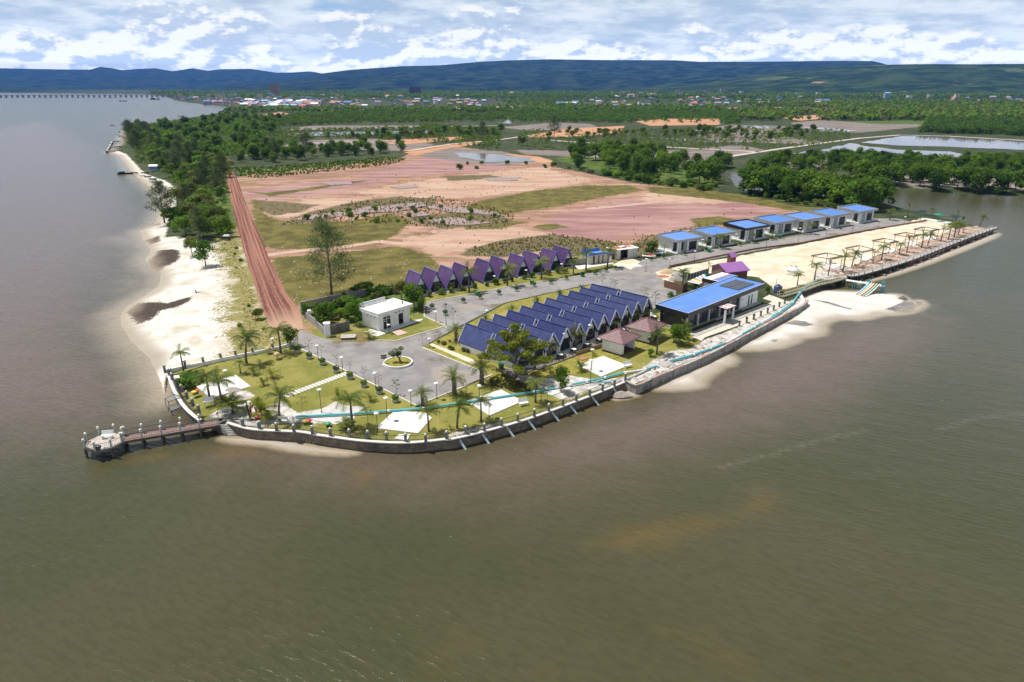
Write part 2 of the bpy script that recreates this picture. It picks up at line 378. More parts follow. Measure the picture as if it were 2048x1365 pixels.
zs_beach = np.clip(sd*.10+.04*vn(.4, 1.)*np.clip(sd, 0, 1), -2.2, LZ-.02)
zs_wall = np.where(sd > .1, LZ, -2.2)
far_bank = np.clip(sd*.22, -2.2, LZ); near = np.hypot(X, Y) < 245
right_bank = sdist(X, Y, WP([(1650, 560), (1990, 470), (2100, 450), (1990, 400), (1760, 400), (1500, 420), (1600, 520)]), 4) > -4
zs_wall = np.where(near & ~right_bank, zs_wall, np.where(right_bank, np.clip(sd*.35, -2.2, LZ), far_bank))
Z = zs_wall*(1-soft)+zs_beach*soft
Z += np.where((sd > 4), .05*vn(.11, 2.)+.03*vn(.5, .5), 0)*np.clip((np.hypot(X, Y)-60)/120, 0, 1)
resort = WP([(333, 745), (600, 675), (620, 605), (860, 540), (1150, 490), (1320, 460), (1760, 400), (2000, 460), (1700, 565), (1250, 800), (850, 930), (430, 880)])
rs = sdist(X, Y, resort, 6); Z = np.where((rs > -2) & (sd > .1) & (bz < -6), LZ, Z)
bank_sd = np.full(X.shape, -6.0)
for b in BANKS: bank_sd = np.maximum(bank_sd, sdist(X, Y, b, 6))
zb = np.clip(bank_sd*.16, -2.2, .55)+.05*vn(.7, .3)*np.clip(bank_sd, 0, 1)
is_bank = (bank_sd > -6) & (sd < .6) & (zb > Z)
Z = np.where(is_bank, zb, Z)
def soft_poly(pts, w, z=LZ):
    p = WP(pts, z); return np.clip(.5+sdist(X, Y, p, w)/(2*w), 0, 1)
A = {}
def layer(name, polys, w, z=LZ):
    a = np.zeros(X.shape)
    for p in polys: a = np.maximum(a, soft_poly(p, w, z))
    A[name] = a
layer('field', [[(470, 355), (500, 350), (640, 335), (800, 318), (830, 300), (905, 292), (1000, 305), (1090, 318), (1115, 335), (1270, 367), (1330, 373), (1400, 382), (1480, 397), (1560, 407), (1620, 417), (1720, 425), (1700, 440),
                 (1560, 447), (1480, 455), (1330, 478), (1200, 500), (1100, 520), (1000, 530), (900, 545), (830, 585), (700, 592), (600, 600), (555, 580), (520, 500), (500, 450), (495, 400), (475, 380)]], 2.5)
layer('mauve', [[(800, 330), (900, 300), (1060, 315), (1000, 340), (850, 352), (700, 352)], [(1050, 470), (1110, 430), (1240, 400), (1350, 395), (1500, 405), (1560, 425), (1480, 440), (1330, 462), (1200, 485), (1080, 495)],
                [(480, 385), (620, 365), (760, 352), (800, 360), (640, 390), (510, 402)]], 7)
layer('cream', [[(700, 385), (900, 352), (1080, 335), (1200, 362), (1100, 375), (950, 395), (800, 398)], [(800, 480), (900, 462), (1050, 455), (1100, 470), (950, 500), (860, 512)], [(500, 415), (620, 400), (760, 392), (700, 410), (560, 440)],
                [(1300, 380), (1480, 398), (1440, 410), (1280, 402)]], 8)
layer('olive', [[(505, 418), (560, 440), (600, 447), (700, 442), (780, 427), (828, 440), (800, 468), (760, 488), (700, 495), (640, 502), (560, 500), (520, 494), (508, 455)],
                [(540, 517), (600, 511), (700, 503), (780, 493), (830, 498), (868, 515), (882, 535), (850, 560), (800, 572), (720, 583), (620, 602), (600, 612), (565, 590), (548, 555)],
                [(830, 438), (900, 425), (960, 402), (1060, 383), (1170, 371), (1260, 371), (1290, 381), (1200, 396), (1130, 411), (1060, 421), (950, 441), (860, 452)],
                [(500, 398), (530, 402), (560, 415), (520, 425), (503, 415)], [(1290, 374), (1400, 377), (1500, 393), (1600, 413), (1740, 425), (1730, 434), (1600, 424), (1500, 408), (1400, 396), (1300, 386)],
                [(1380, 437), (1440, 433), (1510, 445), (1440, 450), (1390, 455)], [(490, 382), (530, 386), (600, 379), (700, 363), (742, 361), (700, 369), (600, 384), (540, 393)],
                [(1060, 452), (1110, 447), (1140, 455), (1090, 462)], [(920, 448), (990, 440), (1060, 445), (1000, 458), (930, 460)]], 2.2)
layer('sedge', [[(560, 452), (600, 430), (700, 405), (800, 393), (872, 398), (862, 420), (830, 417), (780, 427), (700, 430), (640, 445)], [(920, 512), (940, 498), (1000, 480), (1100, 470), (1180, 478), (1250, 488), (1330, 468), (1335, 500), (1290, 512), (1150, 512), (1080, 502), (1000, 517)],
                [(800, 425), (900, 432), (980, 425), (1030, 440), (1000, 452), (880, 458), (820, 440)], [(505, 400), (640, 410), (600, 425), (540, 432)], [(880, 352), (980, 350), (1010, 357), (900, 362)]], 2.5)
layer('green', [[(468, 332), (520, 337), (640, 327), (760, 316), (818, 318), (780, 330), (640, 346), (520, 357), (480, 350)], [(455, 365), (470, 400), (480, 450), (470, 480), (440, 480), (420, 400), (430, 350)],
                [(1500, 352), (1700, 380), (1760, 412), (1690, 422), (1560, 402), (1490, 388)], [(1110, 320), (1260, 360), (1330, 372), (1420, 378), (1460, 360), (1300, 320), (1150, 300)],
                [(600, 640), (700, 600), (830, 570), (850, 620), (740, 660), (640, 670)], [(1000, 236), (1480, 243), (1480, 222), (1010, 220)], [(640, 215), (1000, 216), (1000, 224), (640, 224)], [(2100, 310), (2100, 350), (1800, 345), (1500, 330), (1600, 310)],
                [(1840, 240), (2300, 250), (2300, 268), (1850, 262)], [(1610, 245), (1860, 240), (1860, 250), (1740, 250)]], 8)
layer('mud', [[(560, 293), (620, 281), (740, 277), (862, 288), (880, 300), (800, 302), (700, 300), (600, 293)], [(820, 308), (900, 297), (1000, 303), (1095, 320), (1010, 333), (900, 322)], [(500, 300), (520, 296), (530, 305), (490, 312)],
              [(1030, 300), (1300, 305), (1480, 290), (1530, 300), (1400, 325), (1280, 332), (1200, 316), (1050, 310)], [(1390, 270), (1480, 263), (1640, 282), (1640, 290), (1400, 282)], [(1580, 246), (1650, 240), (1740, 248), (1880, 250), (1720, 266), (1610, 262)],
              [(1380, 262), (1460, 250), (1560, 252), (1640, 262), (1500, 268)], [(1000, 255), (1100, 246), (1180, 248), (1200, 256), (1060, 262)], [(1540, 326), (1650, 320), (1660, 335), (1560, 338)], [(1690, 352), (2100, 358), (2100, 378), (1830, 374)], [(620, 252), (840, 251), (840, 257), (560, 262)]], 6)
layer('orange', [[(1455, 216), (1540, 214.5), (1660, 216.5), (1680, 224), (1650, 226), (1460, 222)], [(1270, 243), (1330, 238), (1440, 238), (1440, 250), (1300, 252)], [(1040, 274), (1130, 258), (1250, 252), (1240, 268), (1100, 276)], [(1560, 236), (1700, 225), (1720, 230), (1600, 242)],
                 [(800, 302), (900, 288), (960, 282), (975, 287), (900, 296), (830, 312)], [(510, 232), (560, 224), (580, 228), (540, 236)], [(740, 282), (920, 274), (930, 279), (800, 290)], [(1000, 306), (1080, 314), (1115, 325), (1080, 326)], [(1200, 209), (1290, 208), (1270, 213), (1180, 213)], [(900, 215), (1060, 212), (1060, 216), (920, 219)]], 6)
layer('beach', [[(440, 880, 0), (340, 745, .5), (390, 720, 1.6), (455, 712), (560, 690), (592, 672), (540, 640), (518, 590), (500, 530), (480, 478), (420, 488), (380, 478), (350, 470), (330, 470), (338, 440), (352, 400), (360, 380), (330, 360), (290, 345), (270, 325), (252, 306), (235, 300),
                 (180, 300, 0), (180, 860, 0)]], 2.5)
layer('seaweed', [qp('A5', [(600, 710), (640, 620), (700, 545), (850, 545), (930, 590), (880, 660), (780, 690), (720, 750)]), qp('A5', [(400, 1100), (520, 1020), (640, 1020), (800, 1050), (1040, 1000), (1000, 1050), (880, 1100), (740, 1110), (640, 1180), (540, 1215), (450, 1180)]),
                  qp('A5', [(570, 455), (640, 440), (740, 410), (720, 470), (640, 490)]), qp('A5', [(640, 315), (720, 290), (740, 325)]), qp('N7', [(30, 535), (100, 515), (330, 525), (230, 545)])], 1.6, .4)
layer('lawn', [qp('B4', [(100, 500), (1380, 230), (1500, 330), (1960, 620), (1960, 1150), (1000, 1085), (700, 1010), (430, 990), (250, 820)])+[], [(600, 690), (720, 690), (835, 680), (1010, 755), (1240, 700), (1330, 650), (1330, 720), (1255, 770), (1000, 870), (800, 885), (600, 865), (480, 840)],
               [(846, 618), (1250, 525), (1265, 495), (1100, 520), (850, 590)], [(1285, 640), (1330, 620), (1390, 660), (1405, 690), (1350, 715), (1290, 735)], [(640, 690), (760, 690), (900, 655), (850, 620), (760, 650), (620, 660)]], .8)
layer('verge', [[(425, 488), (478, 478), (545, 620), (600, 668), (600, 690), (440, 712), (455, 660), (450, 610), (455, 560), (440, 515)], [(470, 700), (500, 640), (508, 600), (505, 540), (480, 500), (440, 480), (470, 470), (500, 500), (540, 600), (600, 660), (600, 690)], [(600, 665), (720, 690), (740, 650), (610, 620)]], 4)
layer('rsand', [[(1340, 537), (1600, 490), (1800, 450), (1830, 440), (1870, 442), (1910, 455), (1900, 468), (1830, 490), (1740, 515), (1700, 535), (1650, 555), (1600, 572), (1550, 582), (1520, 555), (1440, 545), (1390, 550)], [(1255, 515), (1345, 540), (1345, 580), (1300, 575), (1270, 560), (1225, 530)],
                qp('A8', [(880, 820), (1240, 770), (1500, 650), (1560, 600), (1300, 660), (1100, 740), (900, 790)]), qp('B6', [(980, 260), (1400, 110), (1500, 200), (1350, 330), (1180, 300)])], 1.2)
layer('rubble', [[(1672, 556), (1740, 518), (1830, 488), (1900, 462), (1960, 450), (1990, 464), (1850, 512), (1750, 537)], [(1600, 620), (1670, 560), (1690, 568), (1640, 600)]], 1.5)
layer('greysand', [qp('B4', [(500, 905), (700, 830), (830, 760), (960, 850), (1250, 800), (1400, 900), (1640, 860), (1760, 800), (1900, 860), (1900, 990), (1500, 1020), (1240, 1000), (1000, 1050), (700, 1000)]), qp('B4', [(700, 700), (900, 690), (1000, 740), (860, 800), (700, 760)]),
                   qp('B6', [(0, 1010), (0, 960), (400, 850), (560, 820), (700, 830), (420, 900)]), qp('B6', [(900, 300), (1180, 260), (1560, 320), (1780, 340), (2048, 300), (2048, 340), (1800, 420), (1560, 480), (1380, 560), (1250, 560), (1040, 480), (960, 380)]),
                   qp('B7', [(600, 930), (690, 960), (1100, 780), (1440, 650), (1700, 520), (2048, 350), (2048, 250), (1800, 330), (1480, 450), (1300, 560), (1050, 590), (860, 700), (700, 850)]), qp('B8', [(0, 800), (520, 530), (680, 440), (600, 390), (450, 440), (0, 680)]),
                   qp('B2', [(100, 800), (240, 700), (400, 690), (520, 740), (420, 800), (200, 830)])], 1.0)
layer('bed', [qp('B6', [(430, 330), (620, 260), (900, 420), (960, 480), (760, 500), (600, 450), (480, 420)]), qp('B5', [(560, 200), (600, 240), (680, 290), (560, 320), (400, 290), (300, 250)])], .8)
WETN = np.clip(1-(Z-.0)/.75, 0, 1)*(Z > -.4); WETN = np.where((bz > -6) | is_bank, WETN, 0)
A['wet'] = WETN
A['bank'] = np.clip(bank_sd/1.0+.5, 0, 1)*(sd < 1.2)
slate = np.zeros(X.shape)
for p in (qp('B8', [(1470, 500), (1640, 450), (1680, 400), (1780, 420), (1820, 460), (1760, 520), (1600, 520)]), qp('B8', [(470, 640), (560, 610), (780, 655), (640, 690)]), qp('B8', [(1770, 400), (1880, 410), (1870, 440), (1820, 465)]), qp('B8', [(310, 815), (390, 805), (360, 830)]), qp('B8', [(700, 400), (900, 430), (1150, 505), (1150, 520), (880, 450)])):
    slate = np.maximum(slate, soft_poly(p, .6, .5))
A['slate'] = slate
roadd = ldist(X, Y, WP([(450, 320), (465, 358), (480, 405), (496, 450), (515, 510), (540, 560), (560, 610), (580, 640), (595, 665)]), 30)
A['dust'] = np.clip(1-(roadd-4)/9, 0, 1)*np.clip((430-np.hypot(X, Y))/150, 0, 1)
A['track'] = np.clip(1-ldist(X, Y, WP([(533, 511), (600, 502), (680, 495), (760, 483), (820, 490), (890, 480)]), 12)/3.2, 0, 1)+np.clip(1-ldist(X, Y, WP([(1180, 418), (1280, 408), (1380, 396)]), 12)/3.5, 0, 1)

def ground_mat():
    m, g, p, o = new_mat('ground_cover')
    pos = g.n('ShaderNodeNewGeometry').outputs['Position']
    nA = g.noise(pos, .022, 6, .6); nB = g.noise(pos, .22, 6, .62); nC = g.noise(pos, 2.2, 4, .65)
    st = g.noise(g.scale(pos, (.035, .16, 1)), 1., 6, .62); w1 = g.noise(pos, .9, 4, .6)
    def two(a, b, n, lo=.36, hi=.64): return g.mix(g.step(n, lo, hi), a, b)
    # woodland floor / far forest plain
    c = two((.022, .040, .014), (.060, .075, .028), nB); c = g.mix(g.step(nA, .45, .62), c, two((.036, .055, .018), (.080, .080, .036), nB))
    def lay(c, name, col, e1=.7, e2=.35, lo=.42, hi=.60):
        a = g.attr(name)
        v = g.math('ADD', a, g.math('ADD', g.math('MULTIPLY', g.math('SUBTRACT', nB, .5), e1), g.math('MULTIPLY', g.math('SUBTRACT', nC, .5), e2)))
        v = g.math('MULTIPLY', g.step(v, lo, hi), g.math('GREATER_THAN', a, .002))
        return g.mix(v, c, col)
    earth = two((.285, .150, .105), (.43, .268, .19), st); earth = g.mix(g.step(nB, .5, .66), earth, (.27, .145, .12)); earth = g.mix(g.math('MULTIPLY', g.step(g.noise(g.scale(pos, (.05, .22, 1)), 1.3, 7, .7), .51, .60), .75), earth, (.165, .125, .055))
    earth = g.mix(g.math('MULTIPLY', g.step(nC, .62, .72), .55), earth, (.16, .11, .07))
    c = lay(c, 'dust', two((.36, .20, .14), (.17, .16, .06), nB))
    c = lay(c, 'green', two((.045, .082, .014), (.105, .150, .026), nB))
    c = lay(c, 'field', earth)
    c = lay(c, 'mauve', two((.27, .14, .135), (.385, .235, .21), st), 1.4, .7)
    c = lay(c, 'cream', two((.40, .25, .175), (.50, .35, .265), st), 1.5, .7)
    ol = two((.082, .074, .016), (.170, .140, .036), nB); ol = g.mix(g.math('MULTIPLY', g.step(nC, .5, .7), .5), ol, (.075, .078, .020))
    c = lay(c, 'olive', ol, 2.0, 1.2, .40, .62)
    c = lay(c, 'sedge', two((.085, .068, .034), (.19, .15, .07), w1), 1.6, 1.4)
    c = lay(c, 'mud', two((.165, .135, .12), (.25, .21, .185), st), .9)
    c = lay(c, 'orange', two((.42, .20, .10), (.52, .30, .18), st), .4)
    c = lay(c, 'track', two((.44, .29, .22), (.50, .35, .27), nB), .5)
    sand = two((.47, .415, .33), (.67, .64, .59), nB, .30, .60); sand = g.mix(g.math('MULTIPLY', g.step(w1, .60, .70), .5), sand, (.36, .31, .22)); sand = g.mix(g.math('MULTIPLY', g.step(nC, .64, .70), .6), sand, (.24, .20, .14))
    c = lay(c, 'beach', sand, .5, .6)
    c = lay(c, 'verge', two((.17, .175, .035), (.30, .235, .11), w1), 2.2, 1.6)
    c = lay(c, 'seaweed', two((.035, .026, .022), (.085, .06, .045), nC), 1.5, 1.3, .40, .66)
    lawn = two((.165, .170, .034), (.265, .240, .064), nB); lawn = g.mix(g.math('MULTIPLY', g.step(nC, .45, .7), .45), lawn, (.15, .165, .030))
    lawn = g.mix(g.step(w1, .62, .74), lawn, (.34, .275, .13))
    c = lay(c, 'lawn', lawn, .2, .3)
    c = lay(c, 'bed', two((.12, .09, .035), (.25, .20, .08), nC), .6, .9)
    c = lay(c, 'rsand', two((.57, .47, .34), (.70, .62, .49), nB), .9, .5)
    c = lay(c, 'greysand', two((.36, .33, .30), (.60, .57, .54), w1), .8, .5)
    c = lay(c, 'rubble', two((.30, .19, .14), (.52, .42, .34), w1), .9, .9)
    c = lay(c, 'bank', two((.58, .535, .48), (.71, .67, .62), nB), .2, .2)
    c = lay(c, 'slate', two((.12, .115, .125), (.30, .285, .28), g.noise(g.scale(pos, (.3, 1.6, 1)), 1.5, 5, .6)), .9, .7)
    wet = g.attr('wet')
    c = g.mix(g.math('MULTIPLY', g.step(g.math('ADD', wet, g.math('MULTIPLY', g.math('SUBTRACT', nB, .5), .5)), .35, .95), .8), c, (.30, .25, .19))
    g.put(p.inputs['Base Color'], c); p.inputs['Roughness'].default_value = .9; p.inputs['Specular IOR Level'].default_value = .2
    b = g.n('ShaderNodeBump'); b.inputs['Strength'].default_value = .5; b.inputs['Distance'].default_value = .12
    g.put(b.inputs['Height'], g.math('ADD', nC, g.math('MULTIPLY', w1, 1.5))); g.put(p.inputs['Normal'], b.outputs[0])
    return m
m_ground = ground_mat()
idx = np.arange(nr*nt).reshape(nr, nt)
quads = np.stack([idx[:-1, :-1], idx[:-1, 1:], idx[1:, 1:], idx[1:, :-1]], -1).reshape(-1, 4)
def np_mesh(name, V, F, mats, attrs=None, smooth=True, mi=None):
    me = bpy.data.meshes.new(name); nv, nf, k = len(V), len(F), F.shape[1]
    me.vertices.add(nv); me.vertices.foreach_set('co', np.ascontiguousarray(V, dtype=np.float32).ravel())
    me.loops.add(nf*k); me.loops.foreach_set('vertex_index', np.ascontiguousarray(F, dtype=np.int32).ravel())
    me.polygons.add(nf); me.polygons.foreach_set('loop_start', np.arange(0, nf*k, k, dtype=np.int32))
    if smooth: me.polygons.foreach_set('use_smooth', np.ones(nf, dtype=bool))
    if mi is not None: me.polygons.foreach_set('material_index', np.ascontiguousarray(mi, dtype=np.int32))
    for m in (mats if isinstance(mats, (list, tuple)) else [mats]): me.materials.append(m)
    me.update(calc_edges=True)
    for n, a in (attrs or {}).items():
        at = me.attributes.new(n, 'FLOAT', 'POINT'); at.data.foreach_set('value', np.ascontiguousarray(a, dtype=np.float32))
    return me
V = np.stack([X, Y, Z], -1)
zq = Z[quads].max(1); keep = zq > -1.0
bankq = is_bank[quads].mean(1) > .5
beachq = ((A['beach'][quads].mean(1) > .45) & (bz[quads].mean(1) > 0)) & ~bankq
for nm, sel in (('ground', keep & ~bankq & ~beachq), ('beach', keep & beachq), ('sandbank', keep & bankq)):
    q = quads[sel]; u, inv = np.unique(q, return_inverse=True)
    structure(link(nm, np_mesh(nm, V[u], inv.reshape(-1, 4), m_ground, {k: a[u] for k, a in A.items()})))
def zat(x, y):
    """ground level at a point (nearest grid vertex)"""
    r = math.hypot(x, y); t = math.atan2(x, y)
    return float(Z[int(np.abs(rad-r).argmin())*nt+int(np.abs(th-t).argmin())])

# ------------------------------------------------------------------ water
wrows = np.concatenate([np.arange(1700, 950, -4.0), np.arange(950, 400, -2.0), np.arange(400, 182, -1.5)])
wrad = np.concatenate([[5, 12], H/np.tan(PITCH-np.arctan((682.5-wrows)/FPX)), [6500, 9000, 14000, 24000]])
wth = np.concatenate([np.linspace(-1.4, -.75, 20), np.arctan(np.linspace(-.86, .86, 560)), np.linspace(.75, 1.4, 20)])
RW, TW = np.meshgrid(wrad, wth, indexing='ij'); XW = (RW*np.sin(TW)).ravel(); YW = (RW*np.cos(TW)).ravel()
def wpoly(pts, w): return np.clip(.5+sdist(XW, YW, WP(pts, 0), w)/(2*w), 0, 1)
sandl = np.array([tuple(ground(*p)[:2]) for p in LEFT[:28]])
shoal = np.clip(1-ldist(XW, YW, sandl, 14)/9, 0, 1)*.8
for b, w in zip(BANKS, (2.2, 2.2, 1.5, 1.6, 1.6)): shoal = np.maximum(shoal, np.clip(1+sdist(XW, YW, b, 8)/w, 0, 1))
for p, k in ((qp('A5', [(100, 450), (350, 410), (620, 380), (660, 520), (560, 720), (720, 780), (700, 980), (420, 1080), (300, 900), (450, 700), (300, 520)]), .55), (qp('B8', [(1700, 480), (1960, 470), (1900, 560), (1500, 570)]), .6)):
    shoal = np.maximum(shoal, wpoly(p, 7)*k)
rust = np.zeros(XW.shape)
for p, w, k in ((qp('B3', [(250, 880), (600, 800), (1000, 700), (1400, 640), (2048, 620), (2300, 760), (1900, 780), (1300, 740), (700, 860), (330, 980)]), 3, .75), ([(1180, 1090), (1260, 1040), (1440, 1030), (1520, 970), (1575, 990), (1540, 1025), (1450, 1060), (1400, 1090), (1250, 1110)], 4, .75),
                ([(690, 930), (760, 935), (760, 970), (700, 985)], 2, .6), ([(1280, 1235), (1400, 1260), (1520, 1320), (1500, 1365), (1420, 1310), (1290, 1260)], 2.5, .55), ([(820, 1290), (920, 1260), (980, 1290), (900, 1365), (800, 1365)], 3, .45), ([(1150, 800), (1255, 780), (1320, 790), (1230, 830), (1080, 860)], 3, .5),
                ([(1640, 910), (1780, 890), (1800, 910), (1680, 930)], 4, .4)):
    rust = np.maximum(rust, wpoly(p, w)*min(1, k*1.25))
brown = np.maximum(wpoly([(470, 880), (700, 900), (900, 930), (1100, 860), (1280, 800), (1500, 700), (1700, 640), (1900, 640), (1700, 800), (1400, 900), (1000, 980), (600, 960), (400, 920)], 14), wpoly([(330, 750), (250, 640), (300, 450), (200, 300), (100, 240), (-300, 300), (-300, 900), (160, 900), (330, 860)], 22)*.9)
foam = np.zeros(XW.shape)
for l, w, k in (([(1440, 935), (1560, 905), (1640, 880), (1730, 862)], 1.1, 1), ([(1880, 860), (1960, 835), (2048, 828)], 1.1, 1), ([(1080, 885), (1130, 872), (1190, 860), (1300, 835), (1420, 800)], .8, .8), ([(1000, 1015), (1200, 980), (1400, 935)], .6, .7), ([(1020, 860), (1100, 850)], .7, .8),
                ([(0, 1150), (70, 1130), (140, 1115), (200, 1095)], .7, .7), ([(170, 1050), (230, 1037), (290, 1028)], .5, .7), ([(460, 980), (560, 970), (700, 955)], .6, .6), ([(440, 930), (620, 905), (700, 900)], .5, .5), ([(250, 960), (285, 957)], .4, .7), ([(200, 1132), (290, 1112)], .3, .7), ([(1790, 700), (1850, 620), (1950, 570)], 1.4, .8),
                ([(1710, 610), (1760, 607)], .8, .8), ([(1600, 770), (1750, 690), (1840, 650)], .9, .5), ([(600, 1035), (860, 1020), (1000, 990)], .5, .5), ([(1000, 1080), (1200, 1020), (1350, 985)], .5, .5), ([(900, 930), (1020, 910), (1150, 880)], .7, .6), ([(470, 880), (560, 900), (700, 915), (900, 925)], .6, .7)):
    foam = np.maximum(foam, np.clip(1-ldist(XW, YW, WP(l, 0), 6)/(w*1.6), 0, 1)*k)
def water_mat():
    m, g, p, o = new_mat('muddy_sea_water')
    pos = g.n('ShaderNodeNewGeometry').outputs['Position']
    nA = g.noise(pos, .02, 5, .6); nB = g.noise(pos, .15, 5, .6)
    c = g.mix(g.step(nA, .38, .62), (.056, .057, .024), (.072, .066, .032))
    def lay(c, name, col, e=.4, lo=.1, hi=.9, k=1.):
        v = g.math('ADD', g.attr(name), g.math('MULTIPLY', g.math('SUBTRACT', nB, .5), e))
        return g.mix(g.math('MULTIPLY', g.step(v, lo, hi), k), c, col)
    c = lay(c, 'brown', (.135, .097, .075), .5, .2, .9)
    c = lay(c, 'rust', (.135, .090, .028), .9, .25, 1.3)
    c = lay(c, 'shoal', (.36, .30, .215), .25, .12, 1.)
    fo = g.attr('foam'); n2 = g.noise(g.scale(pos, (1.0, 2.6, 1)), 1.3, 6, .75)
    fv = g.math('MULTIPLY', g.step(g.math('ADD', n2, g.math('MULTIPLY', fo, .22)), .66, .78), g.math('GREATER_THAN', fo, .02))
    c = g.mix(g.math('MULTIPLY', fv, .15), c, (.36, .32, .26))
    fleck = g.step(g.noise(pos, 1.7, 2, .5), .795, .81)
    c = g.mix(g.math('MULTIPLY', fleck, .7), c, (.7, .68, .6))
    p.inputs['Roughness'].default_value = .22; p.inputs['IOR'].default_value = 1.33
    # short wind ripples, long swell, both running with the wind
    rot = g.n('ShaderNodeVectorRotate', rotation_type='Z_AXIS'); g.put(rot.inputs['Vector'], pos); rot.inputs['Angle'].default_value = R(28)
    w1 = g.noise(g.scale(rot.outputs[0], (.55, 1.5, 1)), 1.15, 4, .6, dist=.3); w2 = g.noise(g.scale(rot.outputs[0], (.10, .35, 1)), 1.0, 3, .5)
    h = g.math('ADD', g.math('MULTIPLY', w1, .5), g.math('MULTIPLY', w2, .7))
    c = g.mix(g.math('MULTIPLY', g.step(w1, .42, .64), .30), c, g.mix(.5, c, (.012, .012, .007)))  # darker streaks on the ripple noise: ripple shading painted into the water colour
    b = g.n('ShaderNodeBump'); b.inputs['Strength'].default_value = .46; b.inputs['Distance'].default_value = .45
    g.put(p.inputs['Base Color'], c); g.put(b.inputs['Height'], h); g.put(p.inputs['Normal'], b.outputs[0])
    return m
m_water = water_mat()
wi = np.arange(len(wrad)*len(wth)).reshape(len(wrad), len(wth))
WQ = np.stack([wi[:-1, :-1], wi[:-1, 1:], wi[1:, 1:], wi[1:, :-1]], -1).reshape(-1, 4)
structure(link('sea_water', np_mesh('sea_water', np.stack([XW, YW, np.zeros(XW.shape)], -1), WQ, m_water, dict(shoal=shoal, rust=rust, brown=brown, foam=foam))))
m_pond, g_, p_, o_ = new_mat('pond_water'); p_.inputs['Base Color'].default_value = (.16, .135, .12, 1); p_.inputs['Roughness'].default_value = .07; p_.inputs['IOR'].default_value = 1.33
m_pud, g_, p_, o_ = new_mat('shallow_puddle'); p_.inputs['Base Color'].default_value = (.32, .215, .185, 1); p_.inputs['Roughness'].default_value = .3; p_.inputs['IOR'].default_value = 1.33
def ragged(poly, step, amp, seed):
    """densify a world outline and make its edge uneven"""
    r = random.Random(seed); out = []; n = len(poly)
    for i in range(n):
        a, b = Vector(poly[i][:2]), Vector(poly[(i+1) % n][:2]); k = max(1, int((b-a).length/step))
        nrm = Vector((-(b-a).y, (b-a).x)).normalized() if (b-a).length > 0 else Vector((0, 0))
        for j in range(k): out.append(a.lerp(b, j/k)+nrm*(r.uniform(-amp, amp)*(j > 0 or amp > .3)))
    return out
def sheet(name, poly, z, mat, step=3, amp=0., seed=1, kind='structure'):
    p = ragged(poly, step, amp, seed) if amp else [Vector(q[:2]) for q in poly]
    tri = geometry.tessellate_polygon([[Vector((q[0], q[1], 0)) for q in p]])
    mb = MB(); mb.add([(q[0], q[1], z) for q in p], [t for t in tri])
    o = mb.build(name, mat); bm = bmesh.new(); bm.from_mesh(o.data); bmesh.ops.recalc_face_normals(bm, faces=bm.faces)
    if sum(f.normal.z for f in bm.faces) < 0: bmesh.ops.reverse_faces(bm, faces=bm.faces)
    bm.to_mesh(o.data); bm.free()
    o['kind'] = kind; return o
PW = LZ+.16
for i, (pts, mt, am) in enumerate((
        ([(575, 268), (640, 265), (700, 264.5), (860, 262), (855, 267), (700, 271), (590, 275)], m_pond, 3), ([(905, 306), (960, 307), (1060, 317), (1070, 324), (980, 326), (920, 316)], m_pond, 2), ([(620, 287), (700, 281), (790, 283), (760, 288), (660, 293)], m_pud, 3),
        ([(1720, 286), (1805, 273), (1900, 274), (2035, 284), (2400, 305), (2400, 318), (2030, 300), (1890, 294), (1800, 292)], m_pond, 1.5), ([(1560, 309), (1640, 301), (1705, 287), (1730, 293), (1800, 301), (1900, 304), (1965, 315), (1900, 316), (1800, 308), (1700, 304), (1600, 309)], m_pond, 2),
        ([(855, 227.5), (1020, 226), (1020, 230), (860, 229.5)], m_pond, 4), ([(1005, 240), (1020, 238), (1026, 248), (998, 247)], m_pond, 3), ([(1590, 256), (1650, 255.5), (1712, 261.5), (1690, 264), (1640, 259)], m_pond, 4), ([(690, 232.5), (780, 231.5), (780, 233.5), (690, 234.5)], m_pond, 4),
        ([(585, 441), (620, 430), (660, 428), (740, 415), (800, 409), (860, 405), (850, 415), (790, 424), (720, 430), (640, 440)], m_pud, 1.8), ([(830, 416), (880, 410), (940, 419), (1000, 426), (1008, 433), (940, 428), (870, 420)], m_pud, 1.6), ([(850, 441), (900, 436), (950, 443), (988, 446), (940, 451), (880, 451)], m_pud, 1.8), ([(800, 428), (840, 424), (860, 431), (820, 436)], m_pud, 1.4),
        ([(640, 367), (700, 364), (705, 369), (660, 372)], m_pud, 1), ([(960, 357), (1040, 355), (1035, 362), (980, 363)], m_pud, 1.2), ([(1300, 276), (1400, 278), (1480, 288), (1400, 285)], m_pond, 3), ([(1480, 252), (1560, 253), (1540, 257), (1490, 257)], m_pond, 4), ([(780, 375), (830, 371), (840, 375), (800, 379)], m_pud, 1))):
    sheet('pond_water', WP(pts), PW, mt, 5, am, i)

